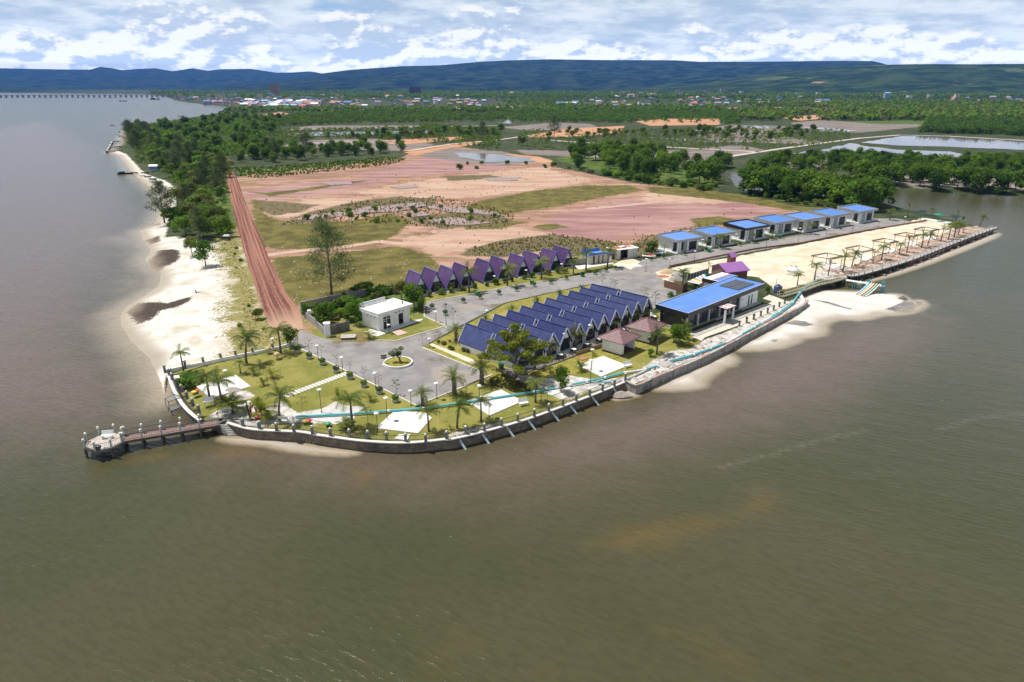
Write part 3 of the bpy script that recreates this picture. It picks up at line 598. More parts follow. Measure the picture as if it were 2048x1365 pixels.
# ------------------------------------------------------------------ hills
def hill_mat(name, a, b, clear):
    m, g, p, o = new_mat(name)
    pos = g.n('ShaderNodeNewGeometry').outputs['Position']
    c = g.mix(g.step(g.noise(pos, .006, 7, .65), .4, .62), a, b)
    if clear:
        c = g.mix(g.step(g.noise(pos, .0021, 5, .6), .585, .64), c, (.09, .125, .035))
        c = g.mix(g.step(g.noise(g.scale(pos, (1, 1.4, 1)), .0030, 4, .6), .665, .69), c, (.34, .20, .14))
    g.put(p.inputs['Base Color'], c); p.inputs['Roughness'].default_value = 1; p.inputs['Specular IOR Level'].default_value = 0
    return m
def hills(name, sky_px, D, depth, mat, seed, foot=.62, rough=.22):
    xs = np.linspace(sky_px[0][0], sky_px[-1][0], 260); ys = np.interp(xs, *zip(*sky_px))
    r = np.random.default_rng(seed); ts = np.concatenate([np.linspace(0, 1, 30), np.linspace(1.1, 1.8, 6)])
    # smooth 2-D value noise for spurs and gullies
    def vnoise(u, v, n): 
        gr = r.random((n+3, n+3)); ui, vi = u*n, v*n; a, b = np.floor(ui).astype(int) % (n+1), np.floor(vi).astype(int) % (n+1); fu, fv = ui-np.floor(ui), vi-np.floor(vi)
        fu, fv = fu*fu*(3-2*fu), fv*fv*(3-2*fv)
        return (gr[a, b]*(1-fu)+gr[a+1, b]*fu)*(1-fv)+(gr[a, b+1]*(1-fu)+gr[a+1, b+1]*fu)*fv
    T, Xp = np.meshgrid(ts, np.arange(260), indexing='ij'); u = Xp/259; v = np.clip(T/1.8, 0, .999)
    nz = sum(vnoise(u*.999, v, k)*w for k, w in ((14, .5), (34, .3), (80, .2)))-.5
    dxp = (xs-1024)/FPX; dyp = (682.5-ys)/FPX
    az = np.arctan2(dxp, cp+dyp*sp); slope = (-sp+dyp*cp)/np.hypot(dxp, cp+dyp*sp)
    hc = H+D*slope                                   # crest height
    dist = D*(foot+(1-foot)*np.minimum(T, 1))+np.maximum(T-1, 0)*depth
    prof = np.where(T <= 1, np.clip(T, 0, 1)**1.25, 1-(T-1)*.8)
    Zh = -4+(hc[None, :]+4)*prof+nz*rough*np.abs(hc[None, :])*4*np.clip(T, 0, 1)*np.where(T < 1, 1-T, .0)*1.6
    Xh = dist*np.sin(az)[None, :]; Yh = dist*np.cos(az)[None, :]
    n0, n1 = T.shape; ii = np.arange(n0*n1).reshape(n0, n1)
    F = np.stack([ii[:-1, :-1], ii[:-1, 1:], ii[1:, 1:], ii[1:, :-1]], -1).reshape(-1, 4)
    structure(link(name, np_mesh(name, np.stack([Xh, Yh, Zh], -1).reshape(-1, 3), F, mat)))
hm1 = hill_mat('forested_slope', (.008, .020, .014), (.040, .062, .030), 0)
hm2 = hill_mat('forest_and_clearings', (.016, .034, .012), (.05, .075, .024), 1)
hills('far_mountains', [(-500, 150), (-200, 143), (0, 137), (100, 139), (180, 140), (200, 134), (225, 137), (245, 141), (280, 138), (310, 137), (345, 143), (385, 137), (415, 142), (440, 139), (500, 138), (555, 146), (590, 145), (620, 143), (660, 150), (800, 160), (1000, 170)], 15000, 4000, hm1, 3)
hills('near_ridge', [(360, 181), (400, 178), (450, 171), (560, 161), (640, 148), (700, 140), (760, 136), (800, 133), (880, 131), (960, 124), (1020, 121), (1100, 119), (1200, 120.5), (1350, 121), (1400, 124), (1500, 124), (1600, 123), (1680, 122), (1745, 122.5), (1765, 127), (1800, 140), (1850, 160), (1900, 176)], 9800, 3500, hm1, 5, .55)
hills('low_hills', [(1180, 178), (1300, 174), (1400, 166), (1500, 152), (1570, 143), (1640, 136), (1700, 133), (1765, 130), (1850, 128.5), (1950, 129), (2048, 128), (2200, 130), (2600, 140)], 6000, 2500, hm2, 8, .62, .16)
hills('far_shore_hills', [(-500, 181.5), (0, 180), (80, 181), (160, 182.5), (250, 183), (330, 182), (420, 180), (520, 178), (600, 176), (700, 178)], 6800, 500, hill_mat('mangrove_shore', (.018, .035, .012), (.035, .06, .02), 0), 12, .9)
# ------------------------------------------------------------------ roads, drive, paths
def surf_mat(name, cols, sc, rough=.9, bump=.4):
    m, g, p, o = new_mat(name); pos = g.n('ShaderNodeNewGeometry').outputs['Position']
    nA = g.noise(pos, sc, 6, .62); nB = g.noise(pos, sc*4, 5, .65); nC = g.noise(pos, 3.5, 4, .7)
    c = g.mix(g.step(nB, .35, .65), cols[0], cols[1])
    c = g.mix(g.step(nA, .56, .68), c, g.mix(nB, cols[2], cols[1]))
    if len(cols) > 3: c = g.mix(g.math('MULTIPLY', g.step(g.noise(g.scale(pos, (1, 1, 1)), sc*1.7, 6, .7), .57, .66), .8), c, cols[3])
    c = g.mix(g.math('MULTIPLY', g.step(nC, .5, .75), .35), c, cols[0])
    g.put(p.inputs['Base Color'], c); p.inputs['Roughness'].default_value = rough; p.inputs['Specular IOR Level'].default_value = .2
    b = g.n('ShaderNodeBump'); b.inputs['Strength'].default_value = bump; b.inputs['Distance'].default_value = .06
    g.put(b.inputs['Height'], nC); g.put(p.inputs['Normal'], b.outputs[0]); return m
m_gravel = surf_mat('gravel', ((.215, .205, .205), (.30, .285, .275), (.36, .255, .19), (.15, .115, .08)), .07)
def road_mat():
    m, g, p, o = new_mat('red_laterite'); u = g.attr('across'); l = g.attr('along')
    pos = g.n('ShaderNodeNewGeometry').outputs['Position']; nB = g.noise(pos, .5, 5, .6); nC = g.noise(pos, 2.5, 4, .7)
    lanes = g.noise(g.comb(g.math('MULTIPLY', u, 10), g.math('MULTIPLY', l, .010), 0), 1.0, 2, .6)
    c = g.mix(g.step(g.math('ADD', lanes, g.math('MULTIPLY', g.math('SUBTRACT', nC, .5), .35)), .38, .62), (.125, .050, .042), (.34, .165, .115)); c = g.mix(g.math('MULTIPLY', g.step(nB, .5, .7), .5), c, (.26, .12, .085))
    c = g.mix(g.math('MULTIPLY', g.step(nC, .58, .7), .4), c, (.44, .28, .20))
    c = g.mix(g.step(l, 132., 149.), c, g.mix(nB, (.40, .25, .17), (.50, .34, .24)))
    g.put(p.inputs['Base Color'], c); p.inputs['Roughness'].default_value = .95; p.inputs['Specular IOR Level'].default_value = .15
    b = g.n('ShaderNodeBump'); b.inputs['Strength'].default_value = .6; b.inputs['Distance'].default_value = .15; g.put(b.inputs['Height'], g.math('ADD', lanes, nC)); g.put(p.inputs['Normal'], b.outputs[0])
    return m
def road():
    Lp = [(446, 318), (449, 330), (455, 362), (462, 402), (472, 442), (484, 490), (494, 525), (510, 568), (519, 600), (528, 625), (540, 655), (580, 678)]
    Rp = [(458, 318), (462, 330), (475, 360), (490, 402), (506, 442), (532, 495), (543, 525), (560, 560), (573, 588), (592, 612), (603, 640), (610, 668)]
    Lw, Rw = [ground(*p) for p in Lp], [ground(*p) for p in Rp]; r = random.Random(4); V = []; U = []; A_ = []; F = []; d = 0; last = None; n = 9
    for i in range(len(Lw)-1):
        k = max(2, int((Lw[i+1]-Lw[i]).length/2.5))
        for j in range(k):
            a = Lw[i].lerp(Lw[i+1], j/k); b = Rw[i].lerp(Rw[i+1], j/k); w = (b-a)
            a = a-w*r.uniform(-.01, .02); b = b+w*r.uniform(-.01, .02); c = (a+b)/2
            d += (c-last).length if last else 0; last = c
            for q in range(n):
                t = q/(n-1); V.append((*(a.lerp(b, t))[:2], LZ+.11-.10*(q in (0, n-1)))); U.append(t); A_.append(d)
    m_ = len(V)//n; F = [(i*n+q, i*n+q+1, (i+1)*n+q+1, (i+1)*n+q) for i in range(m_-1) for q in range(n-1)]
    A_ = [150-(d-x) for x in A_]
    structure(link('dirt_road', np_mesh('dirt_road', np.array(V), np.array(F), road_mat(), dict(across=np.array(U), along=np.array(A_)))))
road()
m_lawn2 = surf_mat('lawn_grass', ((.19, .18, .030), (.30, .26, .060), (.34, .275, .12)), .25)
DRIVE = [(596, 676), (602, 699)]+qp('B5', [(300, 502), (700, 698), (1060, 875), (1400, 740), (1640, 640)])+[(985, 752)]+qp('B5', [(1638, 555), (1110, 345)])+[(870, 680), (925, 650), (1010, 606), (1090, 588), (1185, 568), (1240, 580), (1275, 600), (1297, 625),
         (1318, 612), (1352, 590), (1352, 572), (1326, 560), (1310, 545), (1342, 534)]+qp('B2', [(0, 484), (400, 412), (800, 342), (1050, 298), (1000, 288), (880, 262), (640, 262)])+[(1640, 463), (1480, 492), (1390, 503), (1320, 517), (1285, 520), (1262, 540), (1245, 533)] + \
    qp('A7', [(1640, 547), (1200, 607), (700, 706), (330, 772), (245, 800), (245, 930), (468, 1030), (465, 1048)])+qp('B5', [(1330, 150), (1050, 232), (870, 286), (700, 280), (560, 300), (400, 290), (250, 270), (100, 222), (20, 190)])+[(600, 655)]
sheet('driveway', WP(DRIVE), LZ+.03, m_gravel)
def ribbon(name, pts, w, h, mat, z=LZ, kind='structure', parent=None):
    """a low strip (kerb, path edge, wall foot) along world points"""
    mb = MB(); P = [Vector(p[:2]) for p in pts]
    nn = []
    for i in range(len(P)):
        d = (P[min(i+1, len(P)-1)]-P[max(i-1, 0)]).normalized(); nn.append(Vector((-d.y, d.x)))
    vs = []
    for p, n in zip(P, nn):
        a, b = p-n*w/2, p+n*w/2; vs += [(*a, z-.05), (*b, z-.05), (*b, z+h), (*a, z+h)]
    fs = []
    for i in range(len(P)-1):
        o = i*4
        for q in range(4): fs.append((o+q, o+(q+1) % 4, o+4+(q+1) % 4, o+4+q))
    mb.add(vs, fs+[(3, 2, 1, 0), tuple(len(vs)-4+q for q in range(4))])
    o = mb.build(name, mat, parent)
    if kind: o['kind'] = kind
    return o
def L(k, pts, z=LZ): return [Q(k, *p, z) for p in pts]
for k, pts in (('B5', [(15, 362), (300, 502), (700, 698), (1060, 875), (1400, 740), (1640, 640)]), ('B5', [(1110, 345), (1380, 455), (1640, 556)]), ('B5', [(1330, 150), (1050, 232), (870, 286), (700, 280)]),
               ('A7', [(2020, 485), (1640, 547), (1200, 607), (700, 706), (330, 772), (245, 800), (245, 930), (468, 1030), (465, 1048)]), ('B6', [(180, 415), (330, 350), (480, 288)])):
    ribbon('kerb', L(k, pts), .22, .14, m_kerb)
PADZ = LZ+.12
sheet('lawn', WP([(846, 697), (872, 682), (930, 652), (1012, 608), (1090, 590), (1185, 570), (1236, 582), (1268, 602), (1292, 628), (1310, 645), (1300, 690), (1150, 750), (1000, 768), (958, 741)]), LZ+.06, m_lawn2)
for k, pts in (('B4', [(405, 655), (790, 545), (935, 655), (545, 768)]), ('B5', [(690, 1082), (860, 925), (1140, 940), (1200, 990), (1075, 1130)]), ('B6', [(185, 590), (580, 460), (830, 590), (450, 755)]), ('B7', [(20, 750), (320, 645), (600, 755), (300, 880)]), ('B6', [(1040, 480), (1260, 410), (1400, 440), (1160, 525)]),
               ('B4', [(140, 555), (230, 545), (260, 600), (215, 640)]), ('B5', [(860, 1180), (900, 1140), (1005, 1140), (975, 1195)]), ('B2', [(170, 680), (240, 655), (385, 690), (310, 720)]), ('B2', [(480, 620), (560, 590), (670, 625), (600, 650)]), ('B2', [(740, 545), (790, 522), (890, 550), (830, 575)]), ('B2', [(930, 490), (990, 468), (1085, 490), (1040, 515)]), ('B2', [(1110, 440), (1180, 420), (1265, 440), (1200, 460)])):
    P = L(k, pts); mb = MB(); mb.prism([(p.x, p.y) for p in P], LZ-.3, PADZ); structure(mb.build('concrete_pad', m_wconc))
for pts in ([(0, 970), (330, 855), (600, 880), (480, 990), (330, 1040), (140, 1010)],):
    sheet('sand_drift', [tuple(p[:2]) for p in L('B5', pts)], LZ+.05, M('pale_wet_sand', (.52, .50, .48), .8, .12, .6), 1.2, .35, 3)
# stepping stones: one paved path
mb = MB(); a, b = Q('B4', 1285, 742), Q('B4', 1868, 525); d = (b-a).normalized(); n = Vector((-d.y, d.x, 0))
for i in range(19):
    c = a.lerp(b, i/18); q = [c+d*s*.22+n*t*.62 for s, t in ((-1, -1), (1, -1), (1, 1), (-1, 1))]; mb.prism([(p.x, p.y) for p in q], LZ-.1, LZ+.07)
structure(mb.build('stepping_stone_path', m_wconc))
sheet('garden_path', WP(qp('A7', [(290, 1215), (330, 1205), (740, 1365), (760, 1420), (700, 1400)])), LZ+.09, M('cream_paving', (.62, .55, .42), .85, .1, 1.))
sheet('paved_terrace', WP(qp('G', [(230, 1150), (440, 1090), (640, 1140), (1480, 860), (1860, 800), (1840, 840), (600, 1290), (430, 1240)])), LZ+.09, m_wconc)
sheet('paved_terrace', WP(qp('G', [(1000, 1150), (1230, 1100), (1450, 1180), (1180, 1265)])), LZ+.07, M('pink_paving', (.55, .38, .32), .85, .1, 1., stripe=(0, .5, .05, (.4, .3, .25))))
sheet('paved_terrace', WP(qp('A8', [(900, 880), (1080, 800), (1420, 620), (1760, 470), (1960, 350), (1990, 370), (1760, 510), (1500, 620), (1230, 745), (950, 880)])), LZ+.07, m_wconc)
sheet('paved_terrace', WP(qp('N8', [(270, 490), (900, 430), (1000, 420), (1010, 440), (350, 560)])), LZ+.05, m_wconc)
sheet('paved_terrace', WP(qp('B7', [(1330, 430), (1600, 300), (2048, 110), (2048, 240), (1850, 300), (1480, 430), (1440, 470)])), LZ+.06, M('cream_concrete', (.60, .54, .45), .85, .1, .7))
sheet('paved_terrace', WP(qp('B8', [(0, 600), (0, 680), (520, 440), (300, 360), (230, 400), (330, 430)])), LZ+.07, M('cream_concrete', (.60, .54, .45), .85, .1, .7))
mb = MB()
for pts in ([(880, 868), (1230, 740), (1500, 622), (1500, 655), (1235, 772), (910, 896)], [(550, 897), (600, 885), (900, 880), (705, 968), (690, 972)], [(1500, 622), (1745, 505), (1760, 525), (1500, 655)]):
    P = L('A8', pts); mb.prism([(p.x, p.y) for p in P], LZ, LZ+.25)
structure(mb.build('plank_walkway', m_gdeck))
for (x, y) in ((960, 805), (1100, 765), (1225, 708), (1345, 660), (1330, 785), (1500, 590)):
    p = Q('A8', x, y); mb = MB(); mb.box(-.75, .75, -.5, .5, 0, .06); o = structure(mb.build('paving_slab', m_rust, None, loc=(p.x, p.y, LZ+.10), rz=R(45)))

m_dyke = M('pale_dyke_soil', (.50, .42, .36), .95, .15, .2)
for pts, w in (([(1090, 281), (1160, 286), (1290, 293), (1420, 300), (1520, 305.5)], 5), ([(1385, 327), (1480, 311), (1560, 299), (1640, 288), (1720, 277.5), (1800, 271)], 4.5), ([(1800, 271), (1900, 273.5), (2048, 282), (2300, 297)], 5), ([(1740, 352), (1830, 357), (1920, 366), (2060, 380)], 2.5), ([(560, 262), (700, 257.5), (840, 255), (1000, 252)], 5), ([(820, 303), (905, 289), (975, 284), (1060, 272)], 4)):
    ribbon('dyke_path', [ground(*p) for p in pts], w, .35, m_dyke)

# ------------------------------------------------------------------ sea wall, railing, bollard lamps, drain pipes
def wall_thing(name, label, pts, thick, z0, z1, mat, capmat=None, group=None, cat='wall', batter=.0):
    t = thing(name, label, cat, (pts[0][0], pts[0][1], 0)); o = Vector((pts[0][0], pts[0][1]))
    P = [Vector(p[:2])-o for p in pts]; nn = []
    for i in range(len(P)):
        d = (P[min(i+1, len(P)-1)]-P[max(i-1, 0)]).normalized(); nn.append(Vector((-d.y, d.x)))
    mb = MB(); vs = []
    for p, n in zip(P, nn):
        vs += [(*(p-n*batter), z0), (*(p+n*thick), z0), (*(p+n*thick), z1), (*p, z1)]
    fs = [(i*4+q, i*4+(q+1) % 4, i*4+4+(q+1) % 4, i*4+4+q) for i in range(len(P)-1) for q in range(4)]
    mb.add(vs, fs+[(3, 2, 1, 0), tuple(len(vs)-4+q for q in range(4))]); mb.build('wall_body', mat, t)
    if capmat:
        mb = MB(); vs = []
        for p, n in zip(P, nn): vs += [(*(p-n*.12), z1), (*(p+n*(thick*.5)), z1), (*(p+n*(thick*.5)), z1+.12), (*(p-n*.12), z1+.12)]
        mb.add(vs, fs+[(3, 2, 1, 0), tuple(len(vs)-4+q for q in range(4))]); mb.build('coping', capmat, t)
    return t
m_seaw = M('weathered_stone_wall', (.165, .130, .100), .9, .35, 1.6, bump=.5, dirt=((.05, .042, .035), .7, .85), stripe=(2, .55, .08, (.07, .06, .05)))
wl = [ground(*p) for p in WALL][::-1]; w2 = [ground(*p) for p in WALL2]
def fine(P, k=3):
    """smooth a polyline (Catmull-Rom)"""
    out = []
    for i in range(len(P)-1):
        a, b, c, d = P[max(i-1, 0)], P[i], P[i+1], P[min(i+2, len(P)-1)]
        for j in range(k):
            t = j/k; out.append(b*1.0+(c-a)*.5*t+(a*2-b*5+c*4-d)*.5*t*t+(b*3-a-c*3+d)*.5*t**3)
    return out+[P[-1]]
wl, w2 = fine(wl), fine(w2)
wl2 = wl[::-1]
wall_thing('sea_wall', 'curved stone sea wall from the beach corner to the jetty', wl[::-1], .7, -1.5, LZ+.04, m_seaw, m_wconc)
wall_thing('sea_wall', 'long curved dark stone sea wall running from the jetty steps to the concrete caisson', w2, .7, -1.5, LZ+.04, m_seaw, m_wconc)
def railing(label, pts, side=.55):
    t = thing('railing', label, 'railing', (pts[0][0], pts[0][1], LZ+.06)); o = Vector(pts[0][:2]); mb = MB(); bb = MB()
    P = [Vector(p[:2]) for p in pts]; off = []
    for i in range(len(P)):
        d = (P[min(i+1, len(P)-1)]-P[max(i-1, 0)]).normalized(); off.append(P[i]+Vector((-d.y, d.x))*side-o)
    for i in range(len(off)-1):
        a, b = off[i], off[i+1]
        for z in (.16, .78): mb.bar((*a, z), (*b, z), .045, .045)
        k = max(1, int((b-a).length/.22))
        for j in range(k): c = a.lerp(b, j/k); bb.bar((*c, .0), (*c, .78), .022)
    mb.build('rail', m_frame, t); bb.build('baluster', m_frame, t)
railing('thin dark railing on the sea wall between beach corner and jetty', wl[::-1]); railing('long thin dark railing with lamp posts along the front sea wall', w2)
def bollard(P, label, group, mat=m_post, h=.95, base=0., globe=True):
    t = thing('bollard_lamp', label, 'post lamp', P, 0, group)
    mb = MB(); mb.box(-.16, .16, -.16, .16, -base, h); mb.box(-.21, .21, -.21, .21, h, h+.07); mb.box(-.2, .2, -.2, .2, -.02, .12); mb.build('post', mat, t)
    mb = MB(); mb.lathe([(.05, 0), (.12, .04), (.155, .13), (.12, .23), (.03, .29)], 10, 0, (0, 0, h+.07)); mb.build('globe', m_lamp, t, True)
    return t
pl = [('B4', x, y) for x, y in ((860, 1040), (1022, 1068), (1188, 1085), (1358, 1103))]+[('B5', x, y) for x, y in ((115, 1133), (278, 1152), (450, 1163), (618, 1176), (788, 1188), (962, 1203), (1145, 1207), (1335, 1180), (1508, 1132))] + \
     [('B6', x, y) for x, y in ((180, 965), (393, 930), (585, 872), (770, 818), (960, 765), (1125, 705), (1285, 643), (1437, 587), (1588, 530), (1735, 472), (1870, 420), (1995, 350))]
for i, q in enumerate(pl):
    bollard(Q(*q, LZ+.05)+Vector((0, 0, 0)), f'grey post with round cream lamp on the front sea wall, {ORD[i]} from the jetty steps', 'lamp posts along the front sea wall')
pl = [(430, 905), (372, 840), (315, 770), (262, 705), (215, 640), (170, 590), (140, 545)]
for i, q in enumerate(pl):
    bollard(Q('B4', *q, LZ+.05), f'grey post lamp on the short sea wall beside the beach, {ORD[i]} from the jetty', 'lamp posts on the wall beside the beach')
tops = [('B5', 1455, 1168, 1480, 1275)]+[('B6', *q) for q in ((115, 1008, 148, 1138), (375, 945, 402, 1080), (655, 870, 690, 992), (900, 797, 940, 908), (1165, 700, 1205, 815), (1370, 622, 1412, 735), (1622, 527, 1658, 633), (1865, 430, 1897, 528))]
for i, (k, x0, y0, x1, y1) in enumerate(tops):
    a, b = Q(k, x0, y0, LZ-.1), Q(k, x1, y1, -.1); j = min(range(1, len(w2)-1), key=lambda q: (w2[q]-a).length); al = (w2[j+1]-w2[j-1]).normalized(); no = Vector((al.y, -al.x, 0)); b = Vector((a.x, a.y, -.1))+no*1.25+al*.55; a = Vector((a.x, a.y, LZ+.1))+no*.2; d = Vector((b.x-a.x, b.y-a.y, 0)); d = d.normalized() if d.length > .01 else Vector((0, -1, 0)); t = thing('drain_pipe', f'pale blue drain pipe propped against the front sea wall, {ORD[i]} from its jetty end', 'pipe', (b.x, b.y, 0), 0, 'drain pipes on the sea wall')
    mb = MB(); mb.tube(a-Vector((b.x, b.y, 0))-d*.5, Vector((0, 0, -.6))+d*.1, .15, .15, 10); mb.build('pipe', m_pale_pipe, t)
    mb = MB(); mb.tube(a-Vector((b.x, b.y, 0))-d*.56+Vector((0, 0, .08)), a-Vector((b.x, b.y, 0))-d*.3-Vector((0, 0, .28)), .185, .185, 10); mb.build('collar', m_pipew, t)
# garden wall along the beach side with posts
gp = L('B4', [(112, 515), (480, 440), (680, 395), (960, 340), (1200, 290), (1365, 243)])
ribbon('garden_wall', gp, .25, .55, m_white, kind=None); tag(bpy.data.objects['garden_wall'], 'low white garden wall between the lawn and the white beach', 'wall')
for i, q in enumerate([(100, 520), (300, 478), (475, 440), (645, 400), (790, 372), (955, 340), (1150, 298)]):
    P = Q('B4', *q); t = thing('wall_post', f'slim grey post on the low white garden wall, {ORD[i]} from its beach corner', 'post', P, 0, 'posts of the white garden wall')
    mb = MB(); mb.box(-.14, .14, -.14, .14, 0, 1.25); mb.build('shaft', m_post, t); mb = MB(); mb.box(-.19, .19, -.19, .19, 1.25, 1.36); mb.build('cap', m_pot, t)
# two mesh frames leaning out from the wall over the beach
for i, pts in enumerate(([(95, 770), (190, 725), (265, 755), (130, 800)], [(125, 850), (225, 815), (275, 845), (160, 890)])):
    P = L('B4', pts, 1.5 if i == 0 else .7); t = thing('mesh_frame', ('upper' if i == 0 else 'lower')+' grey mesh frame sticking out from the sea wall over the beach', 'frame', P[0]); mb = MB()
    q = [p-P[0] for p in P]
    for j in range(4): mb.bar(q[j], q[(j+1) % 4], .06, .06)
    mb.bar(q[3], q[3]-Vector((0, 0, 1.2)), .06); mb.bar(q[0], q[0]-Vector((0, 0, 1.3)), .06); mb.build('frame', m_frame, t)
    mb = MB()
    for j in range(1, 12): mb.bar(q[0].lerp(q[1], j/12), q[3].lerp(q[2], j/12), .03, .02)
    for j in range(1, 5): mb.bar(q[0].lerp(q[3], j/5), q[1].lerp(q[2], j/5), .03, .02)
    mb.build('mesh_panel', m_grey, t)

# ------------------------------------------------------------------ jetty
def jetty():
    a = Q('B3', 1690, 400, LZ+.05); b = Q('B3', 590, 590, LZ+.05)     # near edge of the deck
    d = (b-a); Ln = d.length; rz = math.atan2(d.y, d.x); t = thing('jetty', 'narrow jetty with red brown deck on piles ending in an octagonal platform', 'jetty', (a.x, a.y, 0), rz)
    wd = -1.7; z = LZ+.05
    mb = MB(); mb.box(0, Ln+.2, min(0, wd), max(0, wd), z-.12, z); mb.build('deck', m_deck, t)
    mb = MB()
    for y in (-.05, wd+.05): mb.box(0, Ln, y-.08, y+.08, z-.34, z-.12)
    mb.build('beam', m_pile, t)
    c = Vector((Ln+1.9, wd/2, 0)); oct_ = [(c.x+2.3*math.cos(R(22.5+45*i)), c.y+2.3*math.sin(R(22.5+45*i))) for i in range(8)]
    mb = MB(); mb.prism(oct_, z-.02, z+.06); mb.prism([(c.x+(x-c.x)*1.02, c.y+(y-c.y)*1.02) for x, y in oct_], z-.3, z-.02, 1); mb.build('platform', [M('grey_beige_paving', (.47, .42, .37), .85, .12, 1., stripe=(0, .6, .04, (.3, .26, .22))), m_dconc], t)
    posts = [(Ln*i/5, y) for i in range(0, 6) for y in (-.05, wd+.05)]+[p for p in oct_]
    nm = 0
    for x, y in posts[:12]+posts[12::2]:
        mb = MB(); mb.tube((x, y, -2), (x, y, z-.1), .15, .15, 8); mb.build('pile', m_pile, t)
    for x, y in posts:
        o = MB(); o.tube((x, y, z), (x, y, z+.95), .12, .10, 8); o.box(x-.15, x+.15, y-.15, y+.15, z+.95, z+1.02); pr = o.build('post', m_lpost, t)
        o = MB(); o.lathe([(.05, 0), (.13, .05), (.165, .14), (.13, .25), (.03, .31)], 10, 0, (x, y, z+1.02)); o.build('globe', m_lamp, pr, True)
    mb = MB()
    def rail(p, q):
        for h in (.15, .8): mb.bar((*p, z+h), (*q, z+h), .04, .04)
        n = int(math.dist(p, q)/.2)
        for i in range(1, n): x = p[0]+(q[0]-p[0])*i/n; y = p[1]+(q[1]-p[1])*i/n; mb.bar((x, y, z), (x, y, z+.8), .02)
    rail((0, wd+.05), (Ln, wd+.05)); rail((0, -.05), (Ln, -.05))
    for i in range(8):
        if i in (3, 4): continue
        rail(oct_[i], oct_[(i+1) % 8])
    mb.build('railing', m_frame, t)
    for i in range(6): mb = MB(); x = Ln*i/5; mb.bar((x, -.05, z-.4), (x, wd+.05, z-.4), .12, .2); mb.build('cross_beam', m_pile, t)
    return t, a, rz, Ln, wd, z
JT, ja, jrz, jLn, jwd, jz = jetty()
jm = Matrix.Translation((ja.x, ja.y, 0)) @ Matrix.Rotation(jrz, 4, 'Z')
def bench(P, rz, label, group='white garden benches'):
    t = thing('park_bench', label, 'bench', P, rz, group)
    mb = MB()
    for i in range(4): mb.box(-.7, .7, -.05+i*.12, .05+i*.12, .42, .46)
    mb.build('seat', m_white, t)
    mb = MB(); mb.hexa([(-.7, .42, .48), (.7, .42, .48), (.7, .46, .48), (-.7, .46, .48), (-.7, .56, .95), (.7, .56, .95), (.7, .60, .95), (-.7, .60, .95)]); mb.build('backrest', m_white, t)
    for x in (-.55, .55):
        mb = MB(); mb.box(x-.06, x+.06, -.02, .44, 0, .42); mb.build('leg', m_white, t)
    return t
p = jm @ Vector((jLn+2.5, jwd/2-1.6, jz+.06)); bench(Q('B3', 420, 560, jz+.06), R(8), 'white bench on the octagonal platform at the end of the jetty')
p = Q('B3', 318, 672, jz+.06); t = thing('covered_bundle', 'dark tarpaulin bundle lying on the jetty platform edge', 'bundle', p, R(-15)); mb = MB(); mb.lathe([(.55, 0), (.6, .2), (.45, .42), (.15, .5)], 9, 0, (0, 0, 0), 1.1, .6); mb.build('tarpaulin', m_frame, t, True); mb = MB(); mb.lathe([(.25, .0), (.28, .2), (.1, .34)], 8, 0, (.65, .1, 0)); mb.build('white_sack', m_white, t, True)
# steps down to the water beside the jetty
a, b = Q('B4', 622, 1016), Q('B4', 700, 1012); e = Q('B4', 735, 1150, .2)
t = thing('stone_steps', 'pale concrete steps going down to the water beside the jetty', 'steps', (a.x, a.y, 0)); mb = MB(); n = 8; w = Q('B4', 705, 1018)-Q('B4', 622, 1018); dn = Q('B4', 800, 1115, .5)-Q('B4', 665, 1016); dn.z = 0
for i in range(n):
    q = [dn*((i+s)/n)+w*u for s, u in ((0, 0), (0, 1), (1, 1), (1, 0))]; mb.prism([(p.x, p.y) for p in q][::-1], -.6, LZ-.25*(i+.4))
mb.build('tread', m_conc, t)
wall_thing('jetty_abutment', 'dark concrete abutment where the jetty meets the shore', [Q('B4', 480, 985), Q('B4', 560, 995), Q('B4', 625, 1010)], 1.2, -1.5, LZ, m_dconc)

# ------------------------------------------------------------------ concrete caisson with panel joints
cw = [ground(*p) for p in CAIS]
t = wall_thing('concrete_caisson', 'long pale concrete retaining wall of square panels filled with sand', fine(cw, 2), .55, -1.8, LZ+.10, M('caisson_concrete', (.30, .28, .26), .9, .18, .7, bump=.4, dirt=((.10, .09, .08), .5, .7)), m_conc)
mb = MB(); o0 = Vector((cw[0].x, cw[0].y, 0)); mb2 = MB()
for i in range(1, len(cw)-1):
    a, b = cw[i], cw[i+1]; k = max(1, int((b-a).length/3.0)); d = (b-a).normalized(); nrm = Vector((d.y, -d.x, 0))
    for j in range(k):
        c = a.lerp(b, j/k)-o0+nrm*.02; mb.bar(Vector((c.x, c.y, -1)), Vector((c.x, c.y, LZ+.0)), .10, .10)
        if j % 2 == 0: mb2.bar(Vector((*(a.lerp(b, j/k)-o0)[:2], LZ+.23)), Vector((*(a.lerp(b, min(1, (j+.7)/k))-o0)[:2], LZ+.23)), .25, .06)
mb.build('joint', m_dconc, t); mb2.build('brick_coping', M('brick_red_coping', (.42, .22, .17), .85, .25, 2.), t)
wall_thing('inner_wall', 'broken inner concrete wall behind the caisson', L('B7', [(585, 925), (700, 875), (820, 815), (900, 775), (1000, 720), (1060, 680)]), .3, 0, LZ+.30, m_conc)
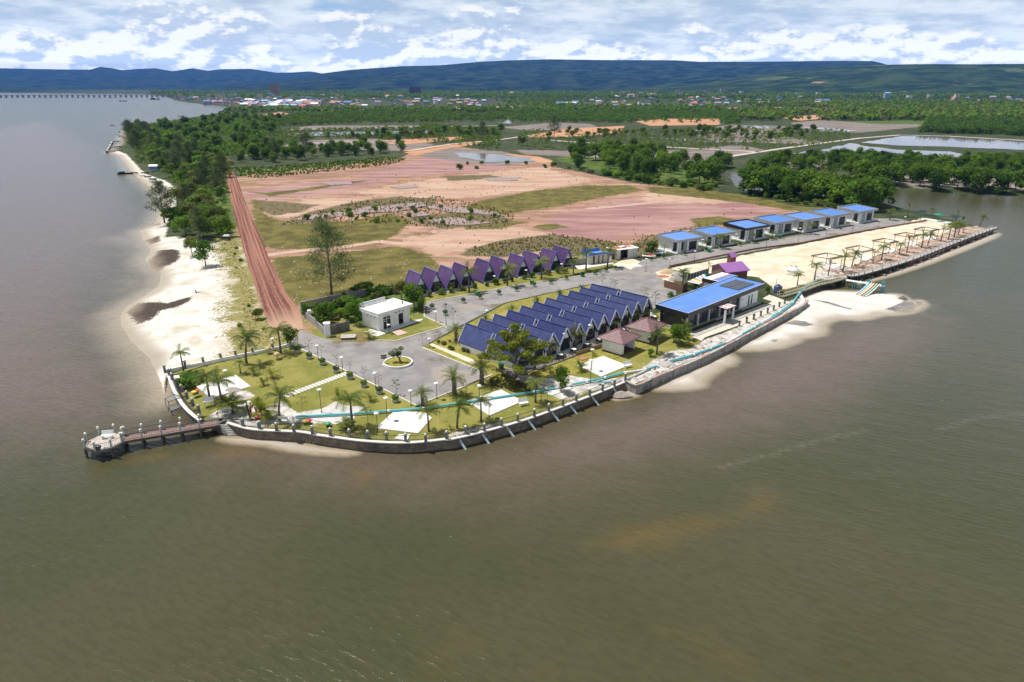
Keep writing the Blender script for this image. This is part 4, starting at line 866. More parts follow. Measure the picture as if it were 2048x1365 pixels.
# posts of the broken terrace railing in front of the restaurant
for i, q in enumerate([('B7', 1867, 300), ('B7', 1950, 265), ('B7', 2030, 230), ('B8', 65, 640), ('B8', 140, 610), ('B8', 210, 580), ('B8', 280, 548), ('B8', 342, 518), ('B8', 400, 485), ('B8', 455, 455)]):
    P = Q(*q); t = thing('railing_post', f'dark stub post on the cream terrace edge facing the restaurant, {ORD[i]} from the broken end', 'post', P, 0, 'posts of the terrace edge'); mb = MB(); mb.box(-.15, .15, -.15, .15, 0, .95); mb.build('shaft', m_post, t); mb = MB(); mb.box(-.2, .2, -.2, .2, .95, 1.04); mb.build('cap', m_frame, t)

# ------------------------------------------------------------------ dredging pipes
def pipeline(label, pts, seed, r=.16):
    P = [Vector(p) for p in pts]; t = thing('dredge_pipe', label, 'pipe', P[0]); o = P[0]; rr = random.Random(seed); runs = []; col = MB()
    for i in range(len(P)-1):
        a, b = P[i]-o, P[i+1]-o; k = max(1, round((b-a).length/5.5))
        for j in range(k):
            c = 0 if rr.random() < .62 else 1; u, v = a.lerp(b, j/k), a.lerp(b, (j+1)/k); (runs.append((c, MB())) if not runs or runs[-1][0] != c else None); runs[-1][1].tube(u, v, r, r, 9); col.tube(v-(v-u).normalized()*.18, v+(v-u).normalized()*.18, r*1.22, r*1.22, 9)
    [q.build(('turquoise_length', 'white_length')[c], (m_teal, m_pipew)[c], t) for c, q in runs]; col.build('joint_ring', m_pipew, t)
z = LZ+.3
pipeline('long turquoise and white dredging pipe lying across the front lawn', [Q('B5', *q, z) for q in ((-40, 972), (480, 945), (1120, 895), (1640, 822))]+[Q('B6', *q, z) for q in ((440, 556), (960, 478), (1210, 433), (1370, 398), (1550, 362), (1760, 318))]+[Q('B7', *q, z) for q in ((340, 885), (560, 828), (800, 793), (940, 750))], 3)
pipeline('turquoise dredging pipe lying along the concrete caisson up to the footbridge', [Q('B7', *q, z) for q in ((1085, 697), (1350, 625), (1720, 490), (2040, 315))]+[Q('B8', *q, z+.1) for q in ((210, 650), (400, 540), (540, 440), (610, 340), (700, 258), (800, 205))], 9, .19)
pipeline('spare length of turquoise pipe lying near the sea wall', [Q('B6', 1640, 365, z), Q('B6', 1840, 368, z)], 1, .13)
# ------------------------------------------------------------------ A-frame cottages
def aframe(label, kind, w, d, h, eave, roofm, trimm):
    """front at y=0 facing -y, ridge along +y"""
    t = thing(kind, label, 'cottage', (0, 0, 0)); hw = w/2+.08
    for s in (-1, 1):
        mb = MB(); mb.hexa([(s*hw, -.25, eave), (s*hw, d+.2, eave), (s*hw, d+.2, eave+.16), (s*hw, -.25, eave+.16), (0, -.25, h), (0, d+.2, h), (0, d+.2, h+.16), (0, -.25, h+.16)] if False else
                           [(s*hw, -.25, eave), (0, -.25, h), (0, d+.2, h), (s*hw, d+.2, eave), (s*hw, -.25, eave+.2), (0, -.25, h+.2), (0, d+.2, h+.2), (s*hw, d+.2, eave+.2)])
        mb.build('roof', roofm, t)
        [(lambda q: (q.bar((s*(hw+.02), y, eave+.10), (0, y, h+.12), .10, .26), q.build('barge_board', trimm, t)))(MB()) for y in (-.29, d+.24)]
    mb = MB(); mb.bar((0, -.3, h+.20), (0, d+.25, h+.20), .22, .10); mb.build('ridge_cap', trimm if eave < .3 else roofm, t)
    k = w/2-.12
    mb = MB(); pr = [(-k, 0), (k, 0), (k, eave), (0, h-.08), (-k, eave)] if eave > .3 else [(-k, 0), (k, 0), (0, h-.08)]
    mb.prism_y(pr, .12, .28); mb.prism_y(pr, d-.2, d-.04)
    if eave > .3: mb.box(-k, -k+.12, .28, d-.2, 0, eave+.1); mb.box(k-.12, k, .28, d-.2, 0, eave+.1)
    mb.build('wall', m_white, t)
    gw = (w*.5-.75) if eave < .3 else w*.5-.55; gh = min(2.15, h*.52)
    mb = MB(); mb.box(-gw, gw, .075, .115, .12, gh); gl = mb.build('glass_front', m_glass, t)
    mb = MB()
    for x in (-gw, -gw*.33, gw*.33, gw): mb.box(x-.04, x+.04, .03, .07, .1, gh+.06)
    mb.box(-gw, gw, .03, .07, gh, gh+.09); mb.box(-gw, gw, .03, .07, gh*.74, gh*.74+.05); mb.build('frame', m_frame, gl)
    mb = MB(); mb.box(-w*.46, w*.46, -1.1, .1, -.1, .12); mb.build('deck', m_wconc, t)
    return t
us = (Q('A7', 1700, 255, 6.4)-Q('A7', 205, 510, 6.4)).normalized(); prz = math.atan2(us.y, us.x)
ap = [(205, 510), (362, 480), (530, 460), (668, 430), (900, 385), (1050, 360), (1245, 335), (1388, 308), (1575, 280), (1700, 255)]
P0 = aframe('purple-roofed A-frame cottage at the garden end of its row, behind the green trees', 'a_frame_cottage', 4.05, 4.7, 4.35, .02, m_purple, m_trimp); P0['group'] = 'row of purple A-frame cottages'
for i, q in enumerate(ap):
    P = Q('A7', *q, LZ+4.45); P.z = LZ+.1
    if i == 0: P0.location = P; P0.rotation_euler = (0, 0, prz)
    else: again(P0, P, prz, f'purple-roofed A-frame cottage, {ORD[i]} from the garden end of its row' if i < 9 else 'purple-roofed A-frame cottage at the far end of its row, nearest the sheds')
zb = LZ+4.2
O, E_ = Q('A8', 240, 457, zb), Q('A8', 1410, 88, zb); ub = (E_-O)/10; brz = math.atan2(ub.y, ub.x); vb = Vector((ub.y, -ub.x, 0)).normalized()
B0 = aframe('navy-roofed A-frame cottage at the near end of the back row', 'a_frame_cottage', 3.42, 6.2, 4.0, 1.15, m_navy, m_trimb); B0['group'] = 'double block of navy A-frame cottages'
for i in range(11):
    for row in (0, 1):
        F = O+ub*i+vb*(6.45 if row == 0 else 13.45); F.z = LZ+.12
        nm = 'back' if row == 0 else 'front'
        lab = f'navy-roofed A-frame cottage in the {nm} row, {ORD[i]} from the entrance drive' + ('' if 0 else '')
        if i == 0 and row == 0: B0.location = F; B0.rotation_euler = (0, 0, brz); B0['label'] = lab
        else:
            q = again(B0, F, brz, lab)
            if row: q.scale = (1, .93, 1)
# low chairs and tables before the front row
def cafe_set(P, rz, label):
    t = thing('garden_table', label, 'table', P, rz, 'round tables before the navy cottages'); mb = MB(); mb.lathe([(.42, .70), (.45, .73), (.42, .76)], 12); mb.build('top', m_white, t); mb = MB(); mb.tube((0, 0, 0), (0, 0, .7), .05, .05, 6); mb.lathe([(.25, 0), (.22, .05)], 8); mb.build('stand', m_frame, t)
def chair(P, rz, label):
    t = thing('garden_chair', label, 'chair', P, rz, 'dark chairs before the navy cottages'); mb = MB(); mb.box(-.25, .25, -.25, .25, .38, .45); mb.build('seat', m_frame, t); mb = MB(); mb.box(-.25, .25, .2, .26, .45, .9); mb.build('backrest', m_frame, t)
    for x in (-.2, .2):
        for y in (-.2, .2): mb = MB(); mb.box(x-.03, x+.03, y-.03, y+.03, 0, .38); mb.build('leg', m_frame, t)
for i in range(2, 11):
    F = O+ub*i+vb*15.3; F.z = LZ+.17; cafe_set(F, 0, f'small round white table before the {ORD[i]} navy cottage of the front row')
    for s in (-1, 1): chair(F+ub.normalized()*s*.85+vb*.1, brz+s*1.2, f'dark chair {"on the drive side" if s < 0 else "on the restaurant side"} of the white table before the {ORD[i]} navy cottage')

# ------------------------------------------------------------------ flat-roofed bungalows
def bungalow(label, fascia, w=8.2, d=6.0):
    t = thing('bungalow', label, 'bungalow', (0, 0, 0)); hb, hf = 3.35, 2.95
    mb = MB(); mb.box(-.5, w+.5, -.9, d+.1, -.1, .22); mb.build('base', m_wconc, t)
    mb = MB(); mb.box(0, .18, 1.4, d, .22, hf); mb.box(w-.18, w, -.0, d, .22, hf); mb.box(.18, w-.18, d-.18, d, .22, hf); mb.box(4.3, w-.18, 0, .18, 2.45, hf); mb.box(4.3, 4.75, 0, .18, .22, 2.45); mb.box(w-.75, w-.18, 0, .18, .22, 2.45); mb.box(.18, 4.3, 1.4, 1.58, 2.45, hf); mb.box(4.12, 4.3, 0, 1.58, .22, hf)
    mb.box(.18, .5, 1.4, 1.58, .22, 2.45); mb.box(2.5, 3.1, 1.4, 1.58, .22, 2.45); mb.build('wall', m_white, t)
    mb = MB(); mb.box(4.75, w-.75, .06, .12, .3, 2.45); a = mb.build('window', m_glass, t); mb = MB()
    for x in (4.75, (4+w)/2, w-.75): mb.box(x-.05, x+.05, .0, .058, .25, 2.5)
    mb.box(4.7, w-.7, .0, .058, .22, .32); mb.box(4.7, w-.7, .0, .058, 2.4, 2.5); mb.build('frame', m_frame, a)
    mb = MB(); mb.box(.5, 2.5, 1.46, 1.52, .22, 2.45); mb.build('window', m_glass, t)
    mb = MB(); mb.box(3.1, 4.12, 1.46, 1.52, .22, 2.45); dr = mb.build('door', m_glass, t); mb = MB(); mb.box(3.2, 3.28, 1.40, 1.46, 1.05, 1.35); mb.build('handle', m_grey, dr)
    for x in (.15, 1.0): mb = MB(); mb.box(x, x+.34, -.55, -.2, .22, hf); mb.build('column', m_white, t)
    x0, x1, y0, y1 = -.55, w+.45, -.95, d+.45
    mb = MB(); mb.hexa([(x0+.15, y0+.15, hf+.1), (x1-.15, y0+.15, hf+.1), (x1-.15, y1-.15, hb+.05), (x0+.15, y1-.15, hb+.05), (x0+.15, y0+.15, hf+.42), (x1-.15, y0+.15, hf+.42), (x1-.15, y1-.15, hb+.30), (x0+.15, y1-.15, hb+.30)]); mb.build('roof', m_blue, t)
    mb = MB(); f0, f1 = hf-.02, hf+.58; g1 = hb+.62
    mb.hexa([(x0, y0, f0), (x1, y0, f0), (x1, y0+.15, f0), (x0, y0+.15, f0), (x0, y0, f1), (x1, y0, f1), (x1, y0+.15, f1), (x0, y0+.15, f1)])
    mb.box(x0, x1, y1-.15, y1, f0, g1)
    for x in (x0, x1-.15): mb.hexa([(x, y0+.15, f0), (x+.15, y0+.15, f0), (x+.15, y1-.15, f0), (x, y1-.15, f0), (x, y0+.15, f1), (x+.15, y0+.15, f1), (x+.15, y1-.15, g1), (x, y1-.15, g1)])
    mb.build('fascia', fascia, t)
    mb = MB(); mb.box(5.2, 6.4, .2-.75, -.05, .95-.7, 1.0-.7); mb.build('step', m_wconc, t)
    return t
bl = [('N', 575, 768, 1060, 668), ('N', 1355, 632, 1830, 545), ('B1', 1300, 470, 1475, 432), ('B1', 1570, 415, 1755, 378), ('N2', 430, 665, 800, 590), ('N2', 985, 575, 1310, 500), ('N2', 1560, 480, 1870, 410)]
brz_b = math.atan2(*(Q('N2', 1560, 480)-Q('N', 575, 768)).yx) ; BU = None; BB = bungalow('white bungalow with black roof edge, third from the sheds in the row of blue roofs', m_black); BB['group'] = 'row of blue-roofed bungalows'
BG = bungalow('white bungalow with blue roof and grey edge, nearest the sheds', m_grey); BG['group'] = 'row of blue-roofed bungalows'
for i, (k, x0, y0, x1, y1) in enumerate(bl):
    a, b = Q(k, x0, y0), Q(k, x1, y1); a.z = LZ+.08; s = (b-a).length/8.4; rz = (prz+brz_b*0+R(-3)); s = min(1.12, max(.98, s))
    if i == 0: BG.location = a; BG.rotation_euler = (0, 0, rz); BG.scale = (s,)*3
    elif i == 2: BB.location = a; BB.rotation_euler = (0, 0, rz); BB.scale = (s,)*3
    else: again(BG, a, rz, f'white bungalow with blue roof and grey edge, {ORD[i]} from the sheds' if i < 6 else 'white bungalow with blue roof and grey edge, last of the row next to the mangroves', s)
ribbon('kerb_wall', L('B1', [(640, 702), (1000, 625), (1400, 545), (1820, 492)])+L('B2', [(300, 432), (600, 376), (900, 326), (1150, 285)]), .25, .42, M('rust_brown_wall', (.22, .10, .065), .85, .25, 1.), kind=None)
tag(bpy.data.objects['kerb_wall'], 'low rust brown wall between the bungalow drive and the sand', 'wall')

# ------------------------------------------------------------------ guard house
a, b = Q('G', 670, 1140), Q('G', 1430, 900); ux = (b-a).normalized(); rz = math.atan2(ux.y, ux.x); Wd = (Q('G', 1520, 880)-a).length
t = thing('guard_house', 'small white flat-roofed guard house with round vents beside the wild garden', 'guard house', (a.x, a.y, LZ+.1), rz); D_ = 5.0; h = 3.1
mb = MB(); x1 = Wd
for (p, q, z0, z1) in ((0, .95, 0, h), (.95, 2.75, 2.35, h), (2.75, 4.55, 0, h), (4.55, 5.75, 2.15, h), (5.75, x1, 0, h)): mb.box(p, q, 0, .2, z0, z1)
mb.box(0, .2, .2, D_, 0, h); mb.box(x1-.2, x1, .2, D_, 0, h); mb.box(.2, x1-.2, D_-.2, D_, 0, h); mb.build('wall', m_white, t)
mb = MB(); mb.box(-.3, x1+.3, -.3, D_+.3, h+.002, h+.22); mb.build('roof', m_white, t)
mb = MB()
for (p, q, r, s, hh) in ((-.42, x1+.42, -.42, -.28, .34), (-.42, -.28, -.28, D_+.28, .34), (x1+.28, x1+.42, -.28, D_+.28, .34), (-.42, x1+.42, D_+.28, D_+.42, .34)): mb.box(p, q, r, s, h-.12, h+hh)
for (z0, z1, ex) in ((h-.18, h-.10, .48), (h+.34, h+.40, .50)): 
    mb.box(-ex, x1+ex, -ex, -.26, z0, z1); mb.box(-ex, -.26, -.26, D_+.26, z0, z1); mb.box(x1+.26, x1+ex, -.26, D_+.26, z0, z1)
for i in range(46): x = -.35+i*(x1+.7)/45; mb.box(x-.03, x+.03, -.445, -.42, h-.08, h+.32)
mb.build('cornice', m_white, t)
mb = MB(); mb.box(-.4, x1*.80, D_+.30, D_+.40, h+.95, h+1.05); mb.box(-.4, x1*.80, D_+.30, D_+.40, h+.42, h+.48)
for i in range(40): x = -.38+i*(x1*.80+.36)/39; mb.box(x-.03, x+.03, D_+.32, D_+.38, h+.48, h+.95)
mb.build('balustrade', m_white, t)
mb = MB(); mb.box(.95, 2.75, .08, .14, 0, 2.35); wn = mb.build('window', m_glass, t)
mb = MB()
for x in (.95, 1.82, 2.69): mb.box(x, x+.08, .02, .078, 0, 2.35)
mb.box(.95, 2.77, .02, .078, 1.85, 1.93); mb.build('frame', m_white, wn); mb = MB(); mb.lathe([(.001, 0), (.13, .001), (.13, .02), (.001, .021)], 10); o = mb.build('notice', m_white, wn); o.location = (1.4, .06, 1.5); o.rotation_euler = (math.pi/2, 0, 0)
mb = MB(); mb.box(4.55, 4.65, .3, 1.5, 0, 2.15); mb.build('door', m_grey, t); mb = MB(); mb.box(4.65, 5.75, 1.6, 1.7, 0, 2.15); mb.build('doorway', m_glass, t)
def disc(x, y, z, r, axis, par):
    mb = MB(); mb.tube((x, y, z) if axis == 'y' else (x, y, z), (x, y-.03, z) if axis == 'y' else (x-.03, y, z), r, r, 14); mb.build('round_vent', m_frame, par)
for i in range(3): disc(4.05+i*.85, -.002, 2.52, .15, 'y', t); disc(-.002, 1.2+i*1.0, 2.35, .14, 'x', t)
mb = MB(); mb.box(1.15, 2.25, -.05, -.002, 2.47, 2.86); sg = mb.build('sign', M('pale_blue_sign', (.56, .63, .70), .5, .08, 3.), t)
mb = MB(); rs_ = random.Random(2)
for z, x0, x1_ in ((2.72, 1.25, 2.15), (2.56, 1.35, 2.05)):
    x = x0
    while x < x1_: w = rs_.uniform(.04, .09); mb.box(x, x+w, -.062, -.05, z, z+.08); x += w+.025
mb.build('lettering', M('grey_blue_print', (.22, .30, .40), .6, .1, 1.), sg)
mb = MB(); mb.tube((x1-.5, 1.4, h+.2), (x1-.5, 1.4, h+.75), .12, .12, 8); mb.build('roof_pipe', m_frame, t)
mb = MB()
for i in range(7): mb.box(x1+.15, x1+1.1, 1.0+i*.35, 1.4+i*.35, i*.3, i*.3+.07)
mb.build('outside_stair', m_frame, t)

# ------------------------------------------------------------------ compound wall, gate pillar
m_cwall = M('grey_rendered_wall', (.30, .29, .28), .9, .15, 1.2, stripe=(0, 2.4, .03, (.2, .19, .18)), dirt=((.15, .14, .12), .8, .5))
def pwall(label, pts, h, mat, th=.2):
    return wall_thing('compound_wall', label, pts, th, -.1+LZ, LZ+h, mat)
pwall('long grey rendered wall behind the wild garden', L('A6', [(462, 1092), (700, 1040), (890, 1000), (1100, 960), (1310, 925)]), 1.55, m_cwall)
pwall('short grey wall with railings on the road side of the wild garden', L('A6', [(690, 1325), (600, 1235), (475, 1130), (462, 1092)]), 1.3, m_cwall)
pwall('dark grey wall behind the white gate pillar', L('A6', [(735, 1318), (910, 1275)]), 1.7, m_dconc)
def pillar(k, x, y, w, h, label):
    P = Q(k, x, y); t = thing('gate_pillar', label, 'pillar', P, R(20)); mb = MB(); mb.box(-w/2, w/2, -w/2, w/2, 0, h); mb.build('shaft', m_white, t)
    mb = MB(); mb.box(-w*.62, w*.62, -w*.62, w*.62, h, h+.12); mb.hexa([(-w*.6, -w*.6, h+.12), (w*.6, -w*.6, h+.12), (w*.6, w*.6, h+.12), (-w*.6, w*.6, h+.12), (-.08, -.08, h+.34), (.08, -.08, h+.34), (.08, .08, h+.34), (-.08, .08, h+.34)]); mb.build('cap', m_white, t)
pillar('A6', 708, 1332, .95, 2.4, 'stout white gate pillar at the corner of the wild garden'); pillar('A6', 548, 1185, .6, 1.8, 'smaller white gate pillar beside the red dirt road')
pillar('B4', 1378, 262, .5, 1.4, 'short white pillar where the garden wall meets the drive')
P = Q('A6', 895, 1350); t = thing('manhole_slab', 'raised dark concrete slab cover on the verge by the gate pillar', 'slab', P, R(8)); mb = MB(); mb.box(-1.2, 1.2, -.8, .8, 0, .32); mb.build('base', m_dconc, t); mb = MB(); mb.box(-1.3, 1.3, -.9, .9, .32, .40); mb.build('lid', m_conc, t)

# ------------------------------------------------------------------ restaurant
zr = LZ+3.75
f0, fr, bk = Q('B1', 800, 1125, zr), Q('B1', 1500, 850, zr+.6), Q('B1', 490, 1050, zr)
ux = (fr-f0); ux.z = 0; Lr = ux.length; rz = math.atan2(ux.y, ux.x); Dr = 7.1
t = thing('restaurant', 'long glass-walled restaurant with blue roof, black eaves and solar panels', 'restaurant', (f0.x, f0.y, LZ+.1), rz); e = .8; h0, h1 = 2.88, 3.45; he = lambda x: h0+(h1-h0)*x/Lr
mb = MB(); mb.box(.3, Lr-.2, .2, Dr+.2, -.1, .25); mb.build('base', m_conc, t)
mb = MB(); mb.hexa([(.15, .15, h0+.35), (Lr-.15, .15, h1+.35), (Lr-.15, Dr-.15, h1+.42), (.15, Dr-.15, h0+.42), (.15, .15, h0+.72), (Lr-.15, .15, h1+.72), (Lr-.15, Dr-.15, h1+.78), (.15, Dr-.15, h0+.78)]); mb.build('roof', m_blue, t)
mb = MB()
def fas(x0, y0, x1, y1, th=.14, top=.78, bot=-.12):
    dx, dy = x1-x0, y1-y0; l = math.hypot(dx, dy); nx, ny = -dy/l*th, dx/l*th; a0, a1 = he(x0), he(x1); g = lambda y: .08*y/Dr
    mb.hexa([(x0, y0, a0+bot), (x1, y1, a1+bot), (x1+nx, y1+ny, a1+bot), (x0+nx, y0+ny, a0+bot), (x0, y0, a0+top+g(y0)), (x1, y1, a1+top+g(y1)), (x1+nx, y1+ny, a1+top+g(y1)), (x0+nx, y0+ny, a0+top+g(y0))])
fas(0, 0, Lr, 0); fas(Lr, 0, Lr, Dr); fas(Lr, Dr, 0, Dr); fas(0, Dr, 0, 0); mb.build('fascia', m_black, t)
mb = MB(); mb.bar((0, .05, h0+.80), (Lr, .05, h1+.80), .16, .05); mb.bar((0.05, 0, h0+.80), (.05, Dr, h0+.88), .16, .05); mb.bar((0, Dr-.05, h0+.88), (Lr, Dr-.05, h1+.88), .16, .05); mb.build('roof_trim', m_trimb, t)
xw = Lr*.70
mb = MB()   # white kitchen end
dxs = [xw, xw+3.6, xw+4.2, xw+4.75, xw+5.3, Lr-.8]; 
for p, q, z0 in ((xw, dxs[1], .2), (dxs[1], dxs[2], 2.3), (dxs[2], dxs[3], .2), (dxs[3], dxs[4], 2.3), (dxs[4], dxs[5], .2)): mb.hexa([(p, e, z0), (q, e, z0), (q, e+.2, z0), (p, e+.2, z0), (p, e, he(p)+.3), (q, e, he(q)+.3), (q, e+.2, he(q)+.3), (p, e+.2, he(p)+.3)])
mb.box(Lr-1.0, Lr-.8, e+.2, Dr-e, .2, h1+.3); mb.box(xw, xw+.2, e+.2, Dr-e, .2, he(xw)+.3); mb.build('wall', m_white, t)
for p, q in ((dxs[1], dxs[2]), (dxs[3], dxs[4])): mb = MB(); mb.box(p, q, e+.08, e+.14, .2, 2.3); mb.build('door', m_glass, t)
mb = MB(); mb.box(xw+1.15, xw+1.75, e-.03, e-.002, 1.75, 1.95); rs_ = random.Random(5); x = xw+1.15
mb.build('sign', M('grey_sign', (.25, .25, .26), .5, .1, 1.), t)
mb = MB(); mb.box(e, xw, e+.05, e+.1, .25, h0+.25); mb.build('glass_wall', m_glass, t); mb = MB(); mb.box(e+.05, e+.1, e+.1, Dr-e, .25, h0+.25); mb.build('glass_wall', m_glass, t); mb = MB(); mb.box(e, xw, Dr-e-.1, Dr-e-.05, .25, h0+.4); mb.build('glass_wall', m_glass, t)
mb = MB(); n = 26
for i in range(n+1): x = e+(xw-e)*i/n; mb.box(x-.035, x+.035, e-.0, e+.045, .25, h0+.25)
for i in range(9): y = e+.12+(Dr-2*e-.2)*i/8; mb.box(e, e+.045, y-.035, y+.035, .25, h0+.25)
mb.box(e, xw, e-.0, e+.04, .95, 1.01); mb.box(e, xw, e, e+.04, 2.4, 2.47); mb.build('glazing_bar', M('dark_bar', (.07, .072, .076), .5, .1, 1.), t)
for i in range(6): x = e+.0+(xw-e)*i/5; mb = MB(); mb.box(x-.14, x+.14, e-.35, e-.05, .0, he(x)+.25); mb.build('column', m_lpost, t)
mb = MB(); mb.box(.65, .93, Dr-e-.2, Dr-e+.1, 0, h0+.3); mb.build('column', m_frame, t)
xp = Lr*.415     # porch
mb = MB(); mb.box(xp-1.6, xp+1.6, -2.2, e-.4, 2.75, 2.92); cn = mb.build('porch_roof', m_black, t); mb = MB()
for i, c in enumerate((0, 1, 0, 0, 1, 0, 2, 0)): mb.box(xp-1.55+i*.39, xp-1.55+(i+1)*.39, -2.15, e-.45, 2.925, 2.95, c)
mb.build('striped_sheet', [m_white, m_red, m_orange], cn)
for x in (xp-1.4, xp+1.4): mb = MB(); mb.box(x-.15, x+.15, -1.9, -1.6, 0, 2.75); mb.build('porch_column', m_white, t)
mb = MB(); mb.box(xp-.9, xp+.9, e-.02, e+.04, .2, 2.4); mb.build('door', m_frame, t)
mb = MB(); xs0, xs1 = Lr*.70, Lr*.93; zz = lambda x, y: he(x)+.74+.07*y/Dr+.05
for r_ in range(2):
    for c in range(7):
        p, q = xs0+(xs1-xs0)*c/7, xs0+(xs1-xs0)*(c+.94)/7; y0, y1 = 1.2+r_*2.2, 1.2+r_*2.2+2.1
        mb.hexa([(p, y0, zz(p, y0)), (q, y0, zz(q, y0)), (q, y1, zz(q, y1)), (p, y1, zz(p, y1)), (p, y0, zz(p, y0)+.06), (q, y0, zz(q, y0)+.06), (q, y1, zz(q, y1)+.06), (p, y1, zz(p, y1)+.06)])
mb.build('solar_panel', m_solar, t)
mb = MB(); mb.hexa([(Lr*.80, Dr+.02, h1-.2), (Lr+2.2, Dr+.02, h1-.2), (Lr+2.2, Dr+4.2, h1-.2), (Lr*.80, Dr+4.2, h1-.2), (Lr*.80, Dr+.02, h1+.35), (Lr+2.2, Dr+.02, h1+.35), (Lr+2.2, Dr+4.2, h1+.5), (Lr*.80, Dr+4.2, h1+.5)]); wg = mb.build('rear_wing_roof', m_black, t)
mb = MB(); mb.box(Lr*.81, Lr+2.0, Dr+.2, Dr+4.0, h1+.52, h1+.56, 0); mb.box(Lr*.82, Lr+1.8, Dr+.25, Dr+1.6, h1+.565, h1+.60, 1); mb.box(Lr*.82, Lr+1.8, Dr+1.7, Dr+2.1, h1+.565, h1+.60, 2); mb.build('wing_sheet', [m_white, m_blue, m_orange], wg)
mb = MB(); mb.box(Lr*.82, Lr+1.8, Dr+.3, Dr+3.9, 0, h1-.2); mb.build('rear_wing_wall', m_white, t); mb = MB(); mb.box(Lr+1.8, Lr+2.2, Dr+.1, Dr+4.1, 0, h1-.2); mb.build('end_wall', m_black, t)
RT, RZ = (f0.x, f0.y), rz; rm = Matrix.Translation((f0.x, f0.y, LZ+.1)) @ Matrix.Rotation(rz, 4, 'Z')
mb = MB(); mb.box(1.0, Lr*.36, -.6, .3, 0, .3); mb.box(Lr*.47, Lr*.70, -.6, .3, 0, .3); structure(mb.build('planting_bed', L_grass, None, loc=(f0.x, f0.y, LZ+.02), rz=rz))
mb = MB(); mb.box(-.3, Lr, -2.4, -.62, 0, .14); structure(mb.build('grey_pavement', m_conc, None, loc=(f0.x, f0.y, LZ+.0), rz=rz))

# ------------------------------------------------------------------ brown play house, its tower, awning, fences
g0 = Q('B1', 1002, 860); g1 = Q('B1', 1135, 915); ux = (g1-g0); w = ux.length; rz = math.atan2(ux.y, ux.x)
t = thing('play_house', 'brown clad house with lilac gable roof behind the restaurant', 'house', (g0.x, g0.y, LZ), rz); hw_ = up('B1', 0, g0, 695); hp = up('B1', 0, g0.lerp(g1, .5), 675); dep_ = 5.6
mb = MB(); mb.prism_y([(0, 0), (w, 0), (w, hw_), (w/2, hp), (0, hw_)], 0, .2); mb.build('front_wall', m_clad, t)
mb = MB(); mb.box(w-.2, w, .2, dep_, 0, hw_); mb.box(0, .2, .2, dep_, 0, hw_); mb.prism_y([(.2, 0), (w-.2, 0), (w-.2, hw_), (w/2, hp-.1), (.2, hw_)], dep_-.2, dep_); mb.build('side_wall', m_dclad, t)
for s in (0, 1):
    xa = -.5 if s == 0 else w+.5; za = hw_-(hp-hw_)*.5/(w/2); mb = MB(); mb.hexa([(xa, -.35, za), (w/2, -.35, hp), (w/2, dep_+.3, hp), (xa, dep_+.3, za), (xa, -.35, za+.14), (w/2, -.35, hp+.14), (w/2, dep_+.3, hp+.14), (xa, dep_+.3, za+.14)]); mb.build('roof', m_lilac, t)
b0 = Q('B1', 1150, 690); t = thing('roof_turret', 'little brown turret with purple roof behind the brown clad house', 'turret', (b0.x, b0.y, LZ), rz); hh = up('B1', 0, b0, 600); mb = MB(); mb.box(0, 1.5, 0, 1.5, 0, hh); mb.build('wall', m_dclad, t)
for s in (0, 1): xa = -.25 if s == 0 else 1.75; mb = MB(); mb.hexa([(xa, -.2, hh-.1), (.75, -.2, hh+.75), (.75, 1.7, hh+.75), (xa, 1.7, hh-.1), (xa, -.2, hh), (.75, -.2, hh+.85), (.75, 1.7, hh+.85), (xa, 1.7, hh)]); mb.build('roof', m_lilac, t)
pts = L('B1', [(795, 838), (905, 862), (985, 822), (950, 774)], LZ+2.2); t = thing('striped_awning', 'awning striped red, white, cyan and yellow beside the brown clad house', 'awning', pts[0]); q = [p-pts[0] for p in pts]; mb = MB(); n = 11
for i in range(n):
    a, b, c, d = q[0].lerp(q[3], i/n), q[1].lerp(q[2], i/n), q[1].lerp(q[2], (i+1)/n), q[0].lerp(q[3], (i+1)/n); up_ = Vector((0, 0, .08)); rise = Vector((0, 0, .2))*(i/n); rise2 = Vector((0, 0, .2))*((i+1)/n)
    mb.hexa([a+rise, b+rise, c+rise2, d+rise2, a+rise+up_, b+rise+up_, c+rise2+up_, d+rise2+up_], (0, 1, 0, 3, 1, 0, 2, 0, 1, 0, 2)[i])
mb.build('sheet', [m_white, m_orange, m_cyan, m_yel], t); 
for p in q: mb = MB(); mb.tube(p+Vector((0, 0, 0)), p-Vector((0, 0, 2.2)), .06, .06, 6); mb.build('pole', m_frame, t)
pts = L('B1', [(920, 852), (975, 882), (1050, 845), (990, 822)], LZ+2.0); t = thing('purple_canopy', 'small purple canopy below the brown clad house', 'canopy', pts[0]); q = [p-pts[0] for p in pts]; mb = MB(); mb.hexa([p for p in q]+[p+Vector((0, 0, .12)) for p in q]); mb.build('sheet', m_purple, t)
for p in q: mb = MB(); mb.tube(p, p-Vector((0, 0, 2.0)), .06, .06, 6); mb.build('pole', m_frame, t)
wall_thing('plank_fence', 'red brown plank fence at the back corner of the restaurant', L('B1', [(580, 888), (750, 935), (790, 905)]), .08, LZ-.05, LZ+1.7, m_wood, cat='fence')
t = thing('panel_fence', 'grey glass panel fence behind the striped awning', 'fence', Q('B1', 790, 830)); o = Q('B1', 790, 830); mb = MB(); mp = MB(); a, b = Q('B1', 790, 830)-o, Q('B1', 985, 770)-o
for i in range(8): c = a.lerp(b, i/7); mp.bar(c, c+Vector((0, 0, 1.6)), .12)
for i in range(7): c, d = a.lerp(b, (i+.08)/7), a.lerp(b, (i+.92)/7); mb.bar(c+Vector((0, 0, .85)), d+Vector((0, 0, .85)), .05, 1.3)
mp.build('post', m_white, t); mb.build('panel', M('smoky_panel', (.16, .19, .22), .2, .15, 1.), t)
